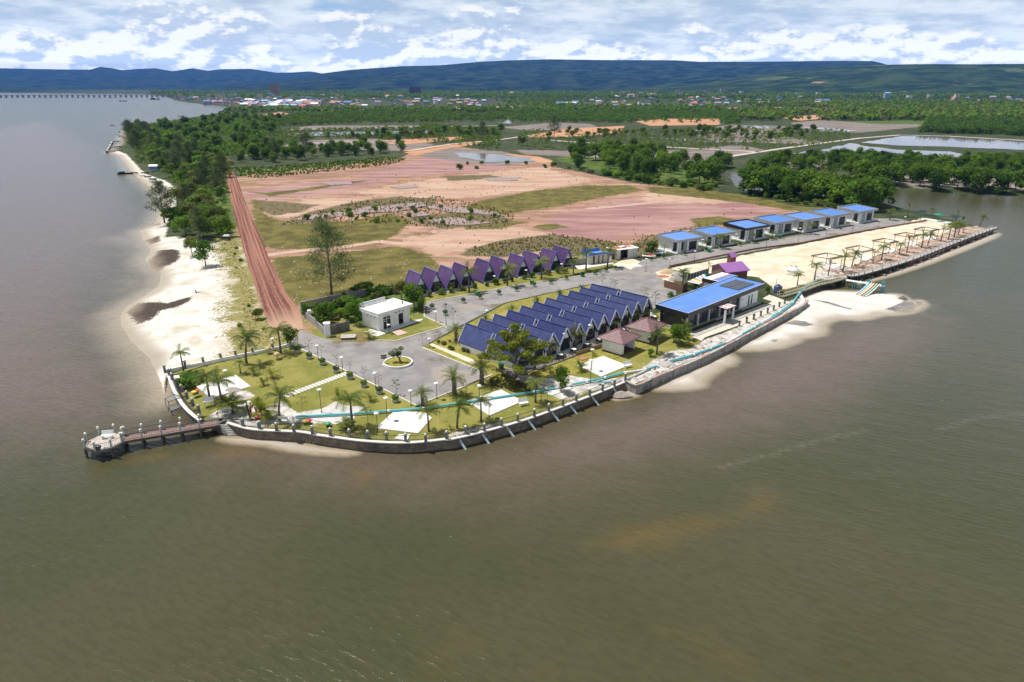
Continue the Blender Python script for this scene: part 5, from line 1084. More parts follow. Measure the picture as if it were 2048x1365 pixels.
def mound(name, label, P, r, h, mat, cat, seed=1, sy=.7):
    rr = random.Random(seed); mb = MB(); n = 18; prof = [(1, -.05), (.86, .22), (.62, .55), (.34, .86), (.1, 1.)]; vs = []
    for a, z in prof:
        for i in range(n): q = 2*math.pi*i/n; k = rr.uniform(.88, 1.1); vs.append((r*a*k*math.cos(q), r*a*k*sy*math.sin(q), h*z*rr.uniform(.92, 1.06)))
    fs = [(j*n+i, j*n+(i+1) % n, (j+1)*n+(i+1) % n, (j+1)*n+i) for j in range(4) for i in range(n)]; mb.add(vs, fs+[tuple(range(4*n, 5*n))]); o = mb.build(name, mat, None, True, loc=P); return tag(o, label, cat)
m_sandp = M('builders_sand', (.50, .36, .22), .95, .15, 2.)
mound('sand_heap', 'heap of orange sand on the drive before the brown plank fence', Q('B1', 615, 755), 2.2, 1.0, m_sandp, 'sand heap', 2); mound('rubble_heap', 'grey rubble heap beside the brown plank fence', Q('B1', 690, 820), 2.0, 1.1, m_stone, 'rubble heap', 5)
mound('gravel_heap', 'small pale gravel heap between sand heap and awning', Q('B1', 700, 768), 1.5, .7, m_conc, 'gravel heap', 8); mound('paving_heap', 'orange paving rubble left on the drive', Q('B1', 570, 790), 1.6, .35, m_rust, 'rubble heap', 11)
mound('debris_heap', 'white scrap heap lying on the sand by the sheds', Q('N8', 1430, 490), 1.5, .45, m_wconc, 'debris', 13)

# ------------------------------------------------------------------ two pavilions
def pavilion(label, base_l, base_m, base_r, apex, k='B7', z=LZ):
    a, b, c = Q(k, *base_l), Q(k, *base_m), Q(k, *base_r); ux = (a-b); vy = (c-b); rz = math.atan2(vy.y, vy.x)-0; W_ = vy.length; D_ = ux.length
    t = thing('pavilion', label, 'pavilion', (b.x, b.y, LZ+.05), math.atan2(vy.y, vy.x), 'two white garden pavilions'); h = 2.35
    # local: x along base_m->base_r (open side), y along base_m->base_l (white wall)
    mb = MB(); mb.box(-.1, W_+.1, -.1, D_+.1, -.1, .12); mb.build('floor', m_dclad, t)
    mb = MB(); mb.box(0, .15, 0, D_, .12, h); mb.box(W_-.15, W_, 0, D_, .12, h); mb.box(.15, W_-.15, D_-.15, D_, .12, h); mb.build('wall', m_white, t)
    mb = MB(); mb.box(.15, W_-.15, 0, .12, h-.25, h); mb.box(.15, .75, .02, .12, .12, h-.25); mb.build('lintel', m_white, t)
    o = .75; ax, ay, az_ = W_/2, D_/2, h+1.45; co = [(-o, -o), (W_+o, -o), (W_+o, D_+o), (-o, D_+o)]
    for i in range(4):
        p, q = co[i], co[(i+1) % 4]; mb = MB(); mb.add([(*p, h), (*q, h), (ax, ay, az_), (*p, h-.12), (*q, h-.12), (ax, ay, az_-.12)], [(0, 1, 2), (5, 4, 3), (0, 3, 4, 1), (1, 4, 5, 2), (2, 5, 3, 0)]); mb.build('roof', m_hip, t)
    for p in co: mb = MB(); mb.bar((*p, h+.03), (ax, ay, az_+.03), .16, .10); mb.build('ridge', m_hipr, t)
    mb = MB(); mb.box(W_*.3, W_*.7, D_*.35, D_*.65, .7, .78); mb.box(W_*.47, W_*.53, D_*.46, D_*.54, .12, .7); mb.build('table', m_wood, t)
    mb = MB(); mb.box(W_*.2, W_*.8, D_-.7, D_-.25, .12, .55); mb.build('seat', m_dclad, t)
pavilion('white pavilion with brown red hipped roof, nearer the sea wall', (312, 572), (525, 640), (678, 565), (505, 335))
pavilion('white pavilion with brown red hipped roof, next to the restaurant', (640, 440), (835, 500), (975, 425), (815, 210))
wall_thing('bamboo_fence', 'low tan slat fence along the plank walkway beside the pavilion', L('B7', [(10, 640), (130, 600), (305, 545)]), .06, LZ, LZ+.75, M('tan_slats', (.36, .24, .13), .8, .2, 3., stripe=(0, .2, .3, (.12, .08, .05))), cat='fence')

# ------------------------------------------------------------------ dome tent, tank, sheds, jet skis
P = Q('B1', 1752, 772); t = thing('dome_tent', 'white domed tent with dark crown vents on the sand', 'tent', P); mb = MB(); mb.lathe([(1.42, 0), (1.45, 1.0)], 28); mb.build('wall', m_white, t, True)
mb = MB(); mb.lathe([(1.52, 1.0), (1.38, 1.35), (1.05, 1.78), (.62, 2.08), (.2, 2.2), (.05, 2.22)], 28); mb.build('roof', M('white_canvas', (.78, .78, .77), .8, .04, 2.), t, True)
for i in range(10): q = 2*math.pi*i/10; mb = MB(); mb.bar((.42*math.cos(q), .42*math.sin(q), 2.19), (.85*math.cos(q), .85*math.sin(q), 1.98), .12, .06); mb.build('crown_vent', m_frame, t)
P = Q('B1', 1615, 935); t = thing('water_tank', 'dark blue round water tank in the bushes beside the restaurant', 'tank', P); mb = MB(); mb.lathe([(.85, 0), (.88, .3), (.84, .34), (.88, .8), (.84, .84), (.88, 1.3), (.6, 1.6), (.25, 1.7)], 20); mb.build('body', M('navy_plastic', (.03, .06, .17), .4, .1, 2.), t, True); mb = MB(); mb.lathe([(.28, 1.68), (.28, 1.82)], 12); mb.build('lid', m_frame, t)
# open metal shed
a, b = Q('N8', 1030, 375), Q('N8', 1440, 325); ux = b-a; w = ux.length; rz = math.atan2(ux.y, ux.x); t = thing('metal_shed', 'pale sheet metal shed with orange and white roof and an open dark bay', 'shed', (a.x, a.y, LZ), rz); d = 3.4; h = 2.5
m_sheet = M('pale_corrugated_sheet', (.58, .57, .58), .5, .06, 1., stripe=(0, .25, .2, (.42, .42, .44)))
mb = MB(); mb.box(0, w*.22, 0, .1, 0, h); mb.box(w*.55, w, 0, .1, 0, h); mb.box(0, .1, .1, d, 0, h); mb.box(w-.1, w, .1, d, 0, h); mb.box(.1, w-.1, d-.1, d, 0, h); mb.build('wall', m_sheet, t)
mb = MB(); mb.box(-.55, -.02, .6, d, 0, h-.2); mb.build('side_lean_to', m_dclad, t)
mb = MB(); mb.box(-.7, w+.2, -.3, d+.3, h+.002, h+.1); rf = mb.build('roof', m_white, t); mb = MB(); mb.box(w*.1, w*.45, .7, d, h+.105, h+.13); mb.build('orange_sheet', m_orange, rf); mb = MB(); mb.box(w*.7, w*.95, 1.5, d+.2, h+.105, h+.13); mb.build('orange_sheet', m_orange, rf); mb = MB(); mb.box(w*.46, w*.62, 1.2, 1.9, h+.105, h+.3); mb.build('roof_box', m_frame, rf)
mb = MB(); mb.box(w*.22, w*.55, 1.2, 1.3, 0, h); mb.build('dark_bay', m_black, t)
# service block with blue parapet
a, b = Q('N8', 515, 468), Q('N8', 945, 410); ux = b-a; w = ux.length; rz = math.atan2(ux.y, ux.x); t = thing('service_block', 'low cream service block with blue parapet between cottages and shed', 'building', (a.x, a.y, LZ), rz); d = 3.2; h = 2.3
m_cream = M('cream_render', (.56, .52, .44), .8, .1, 1.)
mb = MB()
for p, q in ((0, .22), (.30, .44), (.50, .62), (.68, .80), (.80, 1.)): mb.box(w*p, w*q, 0, .15, 0, h)
for p, q in ((.22, .30), (.44, .50), (.62, .68)): mb.box(w*p, w*q, 0, .15, 2.05, h)
mb.box(0, .15, .15, d, 0, h); mb.box(w-.15, w, .15, d, 0, h); mb.box(.15, w-.15, d-.15, d, 0, h); mb.build('wall', m_cream, t)
for p, q in ((.22, .30), (.44, .50), (.62, .68)): mb = MB(); mb.box(w*p, w*q, .08, .12, 0, 2.05); mb.build('door', m_glass, t)
mb = MB(); mb.box(-.1, w*.8, -.1, d+.1, h+.002, h+.12); mb.build('roof', m_blue, t); mb = MB(); mb.box(w*.02, w*.8, -.15, -.02, h-.05, h+.5); mb.box(w*.02, w*.8, d+.02, d+.15, h-.05, h+.9); mb.build('parapet', m_blue, t)
pwall('low grey wall between the last purple cottage and the service block', L('N8', [(270, 475), (515, 452)]), 1.5, m_cwall, .15)
P = Q('N8', 905, 300); t = thing('water_tank', 'bright blue barrel tank on a white stand beside the service block', 'tank', Q('N8', 915, 415)); mb = MB(); mb.box(-.5, .5, -.4, .4, 0, 1.7); mb.build('stand', m_white, t); mb = MB(); mb.tube((-.6, 0, 2.1), (.6, 0, 2.1), .42, .42, 14); mb.build('barrel', M('blue_plastic', (.02, .10, .55), .35, .1, 1.), t)
def jetski(P, rz, label, top):
    t = thing('jet_ski', label, 'jet ski', P, rz, 'jet skis parked on trailers', 1.15); mb = MB(); vs = []; pr = [(-1.45, .42, .42), (-.6, .55, .40), (.5, .52, .40), (1.2, .30, .48), (1.6, .04, .62)]
    for x, w, z in pr: vs += [(x, -w, z+.22), (x, 0, z-.18), (x, w, z+.22), (x, w*.8, z+.36), (x, -w*.8, z+.36)]
    fs = [(i*5+q, i*5+(q+1) % 5, i*5+5+(q+1) % 5, i*5+5+q) for i in range(4) for q in range(5)]; mb.add(vs, fs+[(4, 3, 2, 1, 0), (20, 21, 22, 23, 24)]); mb.build('hull', m_white, t)
    mb = MB(); mb.hexa([(-.6, -.36, .76), (1.1, -.22, .84), (1.1, .22, .84), (-.6, .36, .76), (0, -.25, 1.0), (.9, -.12, .98), (.9, .12, .98), (0, .25, 1.0)]); mb.build('cowling', top, t)
    mb = MB(); mb.hexa([(-1.3, -.22, .76), (0, -.2, .80), (0, .2, .80), (-1.3, .22, .76), (-1.2, -.16, 1.02), (-.1, -.14, .98), (-.1, .14, .98), (-1.2, .16, 1.02)]); mb.build('saddle', m_frame, t)
    mb = MB(); mb.bar((.25, -.4, 1.12), (.25, .4, 1.12), .06); mb.bar((.45, 0, .95), (.25, 0, 1.12), .08); mb.build('handlebar', m_frame, t)
    mb = MB(); mb.bar((-1.3, -.3, .3), (1.9, 0, .3), .07); mb.bar((-1.3, .3, .3), (1.9, 0, .3), .07); mb.bar((-.4, -.7, .28), (-.4, .7, .28), .07); mb.build('trailer', m_frame, t)
    for y in (-.75, .75): mb = MB(); mb.tube((-.4, y-.07, .25), (-.4, y+.07, .25), .25, .25, 12); mb.build('wheel', m_black, t)
jetski(Q('N8', 1650, 350), R(-20), 'white jet ski with red seat on a trailer beside the shed', m_red); jetski(Q('N8', 1860, 290), R(8), 'white jet ski with turquoise top on a trailer beside the first bungalow', m_cyan)

# ------------------------------------------------------------------ pergolas, boardwalk, footbridge, slide
def pergola(label, k, pts, zt, mat, group=None, slats=9, legs=None):
    """pts: four roof corners (read at height zt) in order round"""
    P = L(k, pts, LZ+zt); o = Vector((P[0].x, P[0].y, LZ)); t = thing('pergola', label, 'pergola', o, 0, group); q = [p-o for p in P]
    mb = MB()
    for i in range(4): mb.bar(q[i], q[(i+1) % 4], .12, .16)
    mb.build('beam', mat, t)
    mb = MB()
    for i in range(1, slats): [mb.bar(p.lerp(r, -.06)+Vector((0, 0, .1)), p.lerp(r, .16)+Vector((0, 0, .1)), .06, .08) for p, r in ((q[0].lerp(q[1], i/slats), q[3].lerp(q[2], i/slats)), (q[3].lerp(q[2], i/slats), q[0].lerp(q[1], i/slats)))]
    mb.build('rafter', mat, t)
    c = (q[0]+q[1]+q[2]+q[3])/4
    for p in q+([(q[0]+q[1])/2, (q[2]+q[3])/2] if legs else []):
        s = c.lerp(p, .86); mb = MB(); mb.tube((s.x, s.y, 0), (s.x, s.y, zt), .07, .07, 6); mb.build('leg', mat, t)
m_perg = M('weathered_brown_timber', (.13, .10, .085), .8, .25, 3.)
for i, pts in enumerate(([(100, 602), (250, 575), (405, 608), (290, 632)], [(410, 532), (540, 508), (690, 545), (570, 572)], [(655, 466), (770, 442), (900, 470), (830, 490)], [(850, 410), (970, 388), (1090, 412), (1040, 432)], [(1035, 360), (1130, 340), (1280, 362), (1200, 378)])):
    pergola(f'open brown timber pergola over a white pad on the sand, {ORD[i]} from the slide end', 'B2', pts, 2.9, m_perg, 'brown pergolas on the sand', 12)
pergola('long dark green pergola at the far tip of the sand', 'E', [(430, 235), (610, 188), (1245, 285), (1170, 318)], 3.0, M('dark_green_timber', (.035, .085, .075), .7, .2, 3.), None, 22, True)
sheet('concrete_pad', WP(qp('E', [(480, 350), (610, 325), (1110, 405), (1010, 430)])), LZ+.07, m_wconc)
P = Q('E', 850, 385); t = thing('market_parasol', 'green parasol standing under the dark green pergola', 'parasol', P); mb = MB(); mb.tube((0, 0, 0), (0, 0, 2.5), .05, .05, 6); mb.build('pole', m_frame, t); mb = MB(); mb.lathe([(1.4, 2.1), (1.3, 2.2), (.6, 2.6), (.05, 2.8)], 8); mb.build('canopy', M('green_canvas', (.02, .25, .17), .7, .1, 1.), t)
BW = fine([ground(*p) for p in BOARD], 3)
t = thing('boardwalk', 'long curved timber boardwalk on piles along the sandy tip', 'boardwalk', (BW[0].x, BW[0].y, 0)); o = Vector((BW[0].x, BW[0].y, 0)); vs = []; mb = MB(); P = [Vector((p.x, p.y, 0))-o for p in BW]; NN = []
for i in range(len(P)): d = (P[min(i+1, len(P)-1)]-P[max(0, i-1)]).normalized(); NN.append(Vector((-d.y, d.x, 0)))
zd = LZ+.25
for p, n in zip(P, NN): vs += [(*(p-n*.75)[:2], zd-.15), (*(p+n*.75)[:2], zd-.15), (*(p+n*.75)[:2], zd), (*(p-n*.75)[:2], zd)]
mb.add(vs, [(i*4+q, i*4+(q+1) % 4, i*4+4+(q+1) % 4, i*4+4+q) for i in range(len(P)-1) for q in range(4)]); mb.build('deck', M('bleached_boards', (.42, .40, .38), .8, .2, 2., stripe=(0, .4, .15, (.2, .17, .15))), t)
mb = MB(); mr = MB(); np_ = 0; acc = 0
for i in range(len(P)-1):
    a, b = P[i], P[i+1]
    for s in (-.7, .7):
        for z in (.5,): mr.bar(a+NN[i]*s+Vector((0, 0, zd+z)), b+NN[i+1]*s+Vector((0, 0, zd+z)), .07, .07)
    mb.bar(a-NN[i]*.7+Vector((0, 0, zd-.3)), b-NN[i+1]*.7+Vector((0, 0, zd-.3)), .14, .25)
    k = max(1, int((b-a).length/2.4))
    for j in range(k):
        c = a.lerp(b, j/k)
        for s in (-.7, .7):
            m2 = MB(); m2.tube((*(c+NN[i]*s)[:2], -1.5), (*(c+NN[i]*s)[:2], zd+.55), .10, .08, 6); m2.build('pile', m_pile if s < 0 else m_lpost, t); np_ += 1
mr.build('handrail', M('bleached_rail', (.50, .47, .44), .8, .15, 2.), t); mb.build('side_beam', m_pile, t)
# footbridge with pale yellow balustrade
a, b, c, d = Q('B2', 0, 935, LZ+.2), Q('B2', 180, 868, LZ+.2), Q('B2', 300, 842, LZ+.2), Q('B2', 415, 812, LZ+.2); o = Vector((a.x, a.y, 0)); t = thing('footbridge', 'short footbridge with pale yellow balustrade beside the coloured slide', 'footbridge', o); P = [p-o for p in (Q('B8', 440, 385, LZ+.2), a, b, c, d)]; mb = MB(); m2 = MB(); m3 = MB()
for i in range(4):
    p, q = P[i], P[i+1]; n = Vector((-(q-p).y, (q-p).x, 0)).normalized()*1.4; mb.hexa([p-Vector((0, 0, .2)), q-Vector((0, 0, .2)), q+n-Vector((0, 0, .2)), p+n-Vector((0, 0, .2)), p, q, q+n, p+n])
    for off in (0, 1):
        u, v = p+n*off, q+n*off
        for z in (.25, .9): m2.bar(u+Vector((0, 0, z)), v+Vector((0, 0, z)), .09, .09)
        k = max(2, int((v-u).length/.7))
        for j in range(k): w_ = u.lerp(v, j/k); m3.bar(w_, w_+Vector((0, 0, .9)), .07)
mb.build('deck', m_dconc, t); m2.build('rail', M('pale_yellow_paint', (.62, .52, .26), .6, .15, 2.), t); m3.build('baluster', M('cream_paint', (.52, .52, .42), .6, .2, 2.), t)
for p in P[1:]: m4 = MB(); m4.tube((p.x, p.y, -1.5), (p.x, p.y, p.z-.2), .14, .14, 7); m4.build('pile', m_pile, t)
# slide platform and slide
a, b = Q('N5', 480, 380, LZ+.3), Q('N5', 1190, 495, LZ+.3); ux = b-a; w = ux.length; rz = math.atan2(ux.y, ux.x); t = thing('slide_platform', 'narrow white platform on teal posts carrying the coloured slide', 'platform', (a.x, a.y, 0), rz); zt = LZ+.3
mb = MB(); mb.box(0, w, -.1, 1.0, zt-.15, zt); mb.build('deck', m_white, t); m_tp = M('teal_painted_post', (.10, .30, .36), .5, .15, 2.)
for x in (w*.21, w*.26, w*.45, w*.5, w*.6, w*.95, w*.985):
    for y in (0.0, .9): mb = MB(); mb.tube((x, y, -1.8), (x, y, zt-.15 if x < w*.55 else zt+1.0), .13, .13, 7); mb.build('post', m_tp, t)
mb = MB()
for y in (0., .95): mb.bar((w*.57, y, zt+.8), (w*.63, y, zt+.8), .1); mb.bar((w*.92, y, zt+.8), (w, y, zt+.8), .1)
mb.build('rail', m_tp, t)
s0, s1, s2, s3 = Q('N5', 915, 435, zt+.15), Q('N5', 1110, 468, zt+.15), Q('N5', 840, 695, .55), Q('N5', 668, 645, .55); t = thing('water_slide', 'four lane water slide in blue, yellow, dark red and green ending on the sandbank', 'slide', (s3.x, s3.y, 0)); o = Vector((s3.x, s3.y, 0)); m_dred = M('dark_red_plastic', (.28, .03, .03), .4, .1, 1.); m_sb = M('sky_blue_plastic', (.05, .38, .75), .4, .1, 1.)
def sl_pt(u, v): 
    p = s0.lerp(s1, u).lerp(s3.lerp(s2, u), v); sag = -.25*math.sin(math.pi*v); return p-o+Vector((0, 0, sag))
for i, m_ in enumerate((m_sb, m_yel, m_dred, M('emerald_plastic', (.02, .28, .14), .4, .1, 1.))):
    mb = MB(); u0, u1 = i/4+.02, (i+1)/4-.03; n = 10
    for j in range(n): A_, B_, C_, D_2 = sl_pt(u0, j/n), sl_pt(u1, j/n), sl_pt(u1, (j+1)/n), sl_pt(u0, (j+1)/n); z1 = Vector((0, 0, .08)); mb.hexa([A_, B_, C_, D_2, A_+z1, B_+z1, C_+z1, D_2+z1])
    mb.build('lane', m_, t)
for i in range(5):
    mb = MB()
    for j in range(10): mb.bar(sl_pt(i/4, j/10)+Vector((0, 0, .12)), sl_pt(i/4, (j+1)/10)+Vector((0, 0, .12)), .13, .26)
    mb.build('divider', m_white, t)
mb = MB()
for u in (0, 1): mb.bar(sl_pt(u, .35)-Vector((0, 0, .1)), Vector((*sl_pt(u, .35)[:2], .3)), .12)
mb.build('support', m_tp, t)
# ------------------------------------------------------------------ plants
def leaf_cards(lobes, n, size, seed, aspect=1.0, shell=.5, up_bias=.25, droop=0.):
    r = np.random.default_rng(seed); lb = np.array(lobes, float); w = lb[:, 3]*lb[:, 4]+lb[:, 5]*lb[:, 3]; k = r.choice(len(lb), n, p=w/w.sum())
    d = r.normal(size=(n, 3)); d /= np.linalg.norm(d, axis=1)[:, None]; rad_ = (shell+(1.04-shell)*r.random(n)**.6)[:, None]
    c = lb[k, :3]+d*rad_*lb[k, 3:6]
    nr_ = d+r.normal(size=(n, 3))*.55+np.array([0, 0, up_bias]); nr_ /= np.linalg.norm(nr_, axis=1)[:, None]
    t = r.normal(size=(n, 3)); t[:, 2] -= droop*3; t -= nr_*(t*nr_).sum(1)[:, None]; t /= np.linalg.norm(t, axis=1)[:, None]+1e-9; b = np.cross(nr_, t)
    s = (size*(.6+.8*r.random(n)))[:, None]*.5; a = s*aspect
    V = np.stack([c-t*s, c-b*a*.9+nr_*s*.15, c+t*s, c+b*a*.9+nr_*s*.15], 1).reshape(-1, 3)
    return V, np.arange(4*n).reshape(-1, 4)
def lobes_round(seed, n, H_, Rr, z0, lr, flat=.8):
    r = random.Random(seed); out = [(0, 0, z0+(H_-z0)*.62, Rr*.62, Rr*.62, (H_-z0)*.38)]
    for i in range(n):
        q = 2*math.pi*(i+r.random()*.7)/n*1.7; f = r.uniform(.25, .8); z = z0+(H_-z0)*r.uniform(.12, .85); k = 1-abs((z-z0)/(H_-z0)-.4)*.8; s = lr*r.uniform(.7, 1.25)
        out.append((Rr*f*k*math.cos(q), Rr*f*k*math.sin(q), z, s, s, s*flat))
    return out
def trunk_mesh(name, H_, r0, mat, seed, limbs=4, lean=0., top=.55):
    r = random.Random(seed); mb = MB(); p = [(0, 0, -.15)]; x = y = 0
    for i in range(1, 5): x += r.uniform(-.5, .5)*H_*.03+lean*H_*.05; y += r.uniform(-.5, .5)*H_*.03; p.append((x, y, H_*top*i/4))
    mb.path(p, r0, r0*.45, 7)
    for i in range(limbs):
        q = 2*math.pi*i/limbs+r.random(); b = Vector(p[2]).lerp(Vector(p[4]), r.random()); e = b+Vector((math.cos(q), math.sin(q), r.uniform(.7, 1.4)))*H_*.2; mb.path([b, b.lerp(e, .5)+Vector((0, 0, -.02*H_)), e], r0*.4, r0*.12, 5)
    return mb.mesh(name, mat, True)
KIND = {}
def kind(name, var): KIND[name] = var
kind('mangrove_tree', [(np_mesh('crown', *leaf_cards(lobes_round(s, 11, 10, 4.1, .9, 1.9), 1500, .62, s), m, smooth=False), trunk_mesh('trunk', 10, .22, m_trunk, s), 10) for s, m in ((1, L_dark), (2, L_mid), (3, L_dark), (4, L_bright), (5, L_mid), (6, L_dark))])
kind('broadleaf_tree', [(np_mesh('crown', *leaf_cards(lobes_round(s+20, 9, 6, 2.6, 1.6, 1.15), 1300, .38, s), m, smooth=False), trunk_mesh('trunk', 6, .15, m_trunk, s+9), 6) for s, m in ((1, L_mid), (2, L_bright), (3, L_olive), (4, L_dark))])
def casu(seed, H_, Rr, n, sparse):
    r = random.Random(seed); mb = MB(); mb.path([(0, 0, -.2), (.1, 0, H_*.3), (-.05, .1, H_*.65), (0, 0, H_*.95)], .26*H_/14, .03, 7); lb = []
    for i in range(26):
        z = H_*((.10 if sparse else .18)+(.86 if sparse else .78)*i/26); L_ = Rr*(1.05-.85*(i/26)**1.3)*r.uniform(.7, 1.1); q = i*2.4+r.random(); e = Vector((L_*math.cos(q), L_*math.sin(q), z+L_*.55)); b = Vector((0, 0, z)); mb.path([b, b.lerp(e, .5)+Vector((0, 0, -.1)), e], .05*H_/14, .015, 4)
        for t in (.5, .8, 1.): c = b.lerp(e, t); s = Rr*.26*r.uniform(.8, 1.3); lb.append((c.x, c.y, c.z, s, s, s*.75))
    lb.append((0, 0, H_*.93, Rr*.2, Rr*.2, H_*.09))
    V, F = leaf_cards(lb, n, .85 if not sparse else .75, seed, .16, .1, .0, .6)
    return np_mesh('crown', V, F, L_needle, smooth=False), mb.mesh('trunk', m_trunk, True), H_
kind('casuarina_tree', [casu(s, 14, 4.4, 3000, False) for s in (1, 2, 3)]); kind('lone_casuarina', [casu(9, 16, 6.2, 5200, True)])
def fronds(n, L_, seed, droop, rise, wind, leaf, lw, top=(0, 0, 0), stiff=False, nl=15):
    r = random.Random(seed); V = []; F = []
    for i in range(n):
        q = 2*math.pi*i/n*1.0+r.uniform(-.25, .25); el_ = rise*r.uniform(.45, 1.35)-(.5 if i % 3 == 0 else 0); Lf = L_*r.uniform(.8, 1.1)
        d = Vector((math.cos(q)*math.cos(el_), math.sin(q)*math.cos(el_), math.sin(el_))); p = Vector(top); seg = 8; pts = [p.copy()]
        for s in range(seg): d = (d+Vector((0, 0, -droop/seg*(1+s*.25)))+Vector(wind)/seg).normalized(); p = p+d*Lf/seg; pts.append(p.copy())
        for j in range(nl):
            t = .12+.88*j/(nl-1); u = t*seg; a = pts[min(int(u), seg-1)].lerp(pts[min(int(u)+1, seg)], u-int(u)); dr = (pts[min(int(u)+1, seg)]-pts[min(int(u), seg-1)]).normalized() if int(u) < seg else (pts[-1]-pts[-2]).normalized()
            side = dr.cross(Vector((0, 0, 1))); side = side.normalized() if side.length > .01 else Vector((1, 0, 0)); l = leaf*math.sin(math.pi*(.12+.8*t))*r.uniform(.8, 1.15)
            for sg in (-1, 1):
                tip = a+side*sg*l*.85+dr*l*.55+Vector((0, 0, (-.42 if not stiff else .12)*l)); o = len(V); w = dr*lw*.5; V += [a-w, a+w, tip+w*.35, tip-w*.35]; F.append((o, o+1, o+2, o+3))
        for s in range(seg): o = len(V); a, b = pts[s], pts[s+1]; sd2 = Vector((-(b-a).y, (b-a).x, 0)); sd2 = sd2.normalized()*.045*(1-s/seg*.7) if sd2.length > 1e-4 else Vector((.04, 0, 0)); V += [a-sd2, a+sd2, b+sd2, b-sd2]; F.append((o, o+1, o+2, o+3))
    return np.array([tuple(v) for v in V]), np.array(F)
def palm(seed, wind=(.62, .12, .1), Ht=5.0, n=17, leafm=None, dry=0):
    r = random.Random(seed); mb = MB(); lean = r.uniform(-.03, .10); pts = [(lean*Ht*t*t*1.0, r.uniform(-.05, .05), Ht*.72*t-.15*(t == 0)) for t in (0, .2, .4, .6, .8, 1)]; mb.path(pts, .20, .11, 8); top = Vector(pts[-1])
    mb.lathe([(.12, 0), (.2, .12), (.15, .3), (.05, .4)], 7, 0, tuple(top))
    V, F = fronds(n, 2.5, seed, .95, .95, wind, .62, .10, top+Vector((0, 0, .2)))
    return np_mesh('crown', V, F, leafm or L_palm, smooth=False), mb.mesh('trunk', m_ptrunk, True), Ht+.35
kind('coconut_palm', [palm(s) for s in (1, 2, 3, 4)]); kind('bare_palm', [palm(s, (.55, .2, .55), 5.4, 8, L_date if s < 13 else L_dry) for s in (11, 12, 13)])
def date(seed):
    mb = MB(); mb.path([(0, 0, -.1), (.03, 0, .6), (0, .03, 1.3), (0, 0, 1.9)], .30, .26, 9); mb.lathe([(.26, 0), (.36, .2), (.2, .5)], 9, 0, (0, 0, 1.75)); V, F = fronds(34, 2.1, seed, .75, .95, (.12, .03, 0), .38, .06, (0, 0, 2.1), True, 16); return np_mesh('crown', V, F, L_date, smooth=False), mb.mesh('trunk', m_ptrunk, True), 3.6
kind('date_palm', [date(s) for s in (1, 2, 3)])
def areca(seed):
    mb = MB()
    for i in range(4): q = i*1.6; mb.path([(.1*math.cos(q), .1*math.sin(q), -.1), (.16*math.cos(q), .16*math.sin(q), .35), (.2*math.cos(q), .2*math.sin(q), .7)], .05, .03, 5)
    V, F = fronds(11, 1.25, seed, .8, 1.0, (.2, .05, 0), .36, .07, (0, 0, .5), False, 10); return np_mesh('crown', V, F, L_yel, smooth=False), mb.mesh('trunk', m_ptrunk, True), 1.5
kind('young_palm', [areca(s) for s in (1, 2)])
def bushpalm(seed):
    mb = MB(); mb.path([(0, 0, -.1), (0, .02, .4), (.02, 0, .9)], .16, .13, 7); V, F = fronds(22, 2.0, seed, .8, 1.05, (.35, .1, .05), .55, .11, (0, 0, .7), False, 14); return np_mesh('crown', V, F, L_yel if seed == 1 else L_palm, smooth=False), mb.mesh('trunk', m_ptrunk, True), 2.4
kind('low_palm', [bushpalm(s) for s in (1, 2)])
def sapl(seed, leafy):
    r = random.Random(seed); mb = MB(); mb.path([(0, 0, -.1), (.03, 0, 1.0), (0, .04, 2.2), (.02, 0, 3.0)], .035, .012, 5); lb = []
    for i in range(9): z = 1.2+1.8*i/9; q = i*2.4; L_ = .75*(1.1-.6*i/9); e = Vector((L_*math.cos(q), L_*math.sin(q), z+.45)); mb.path([(0, 0, z), tuple(e*.6+Vector((0, 0, z*.4))), tuple(e)], .012, .006, 4); lb.append((e.x, e.y, e.z, .28, .28, .16))
    V, F = leaf_cards(lb, 90 if not leafy else 220, .17, seed, .6, .1); return np_mesh('crown', V, F, L_olive if not leafy else L_yel, smooth=False), mb.mesh('trunk', m_trunk, True), 3.3
kind('young_tree', [sapl(1, 0), sapl(2, 0), sapl(3, 1)])
kind('garden_shrub', [(np_mesh('foliage', *leaf_cards(lobes_round(s+40, 7, 1.6, 1.1, .2, .5), 420, .26, s), m, smooth=False), None, 1.7) for s, m in ((1, L_bright), (2, L_mid), (3, L_olive), (4, L_dark))])
# the wide sea almond tree: open tiers of yellow-green leaves
def almond():
    r = random.Random(5); mb = MB(); mb.path([(0, 0, -.1), (.05, 0, 1.0), (-.05, .1, 2.2), (0, 0, 3.6), (.1, 0, 5.5)], .2, .06, 8); lb = []
    for i in range(20):
        z = 2.0+4.6*(i/20); q = i*2.4; L_ = 4.2*(1.05-.7*(i/20)**1.5)*r.uniform(.6, 1.1); e = Vector((L_*math.cos(q), L_*math.sin(q), z+.8)); b = Vector((0, 0, z*.75+.4)); mb.path([b, b.lerp(e, .5)+Vector((0, 0, .1)), e], .06, .02, 5)
        for t in (.55, .85, 1.05): c = b.lerp(e, t); lb.append((c.x, c.y, c.z+.15, .75, .75, .4))
    V, F = leaf_cards(lb, 6800, .32, 6, .7, .2); return np_mesh('crown', V, F, L_almond, smooth=False), mb.mesh('trunk', m_trunk, True), 7.3
kind('sea_almond_tree', [almond()])
VAR = {}
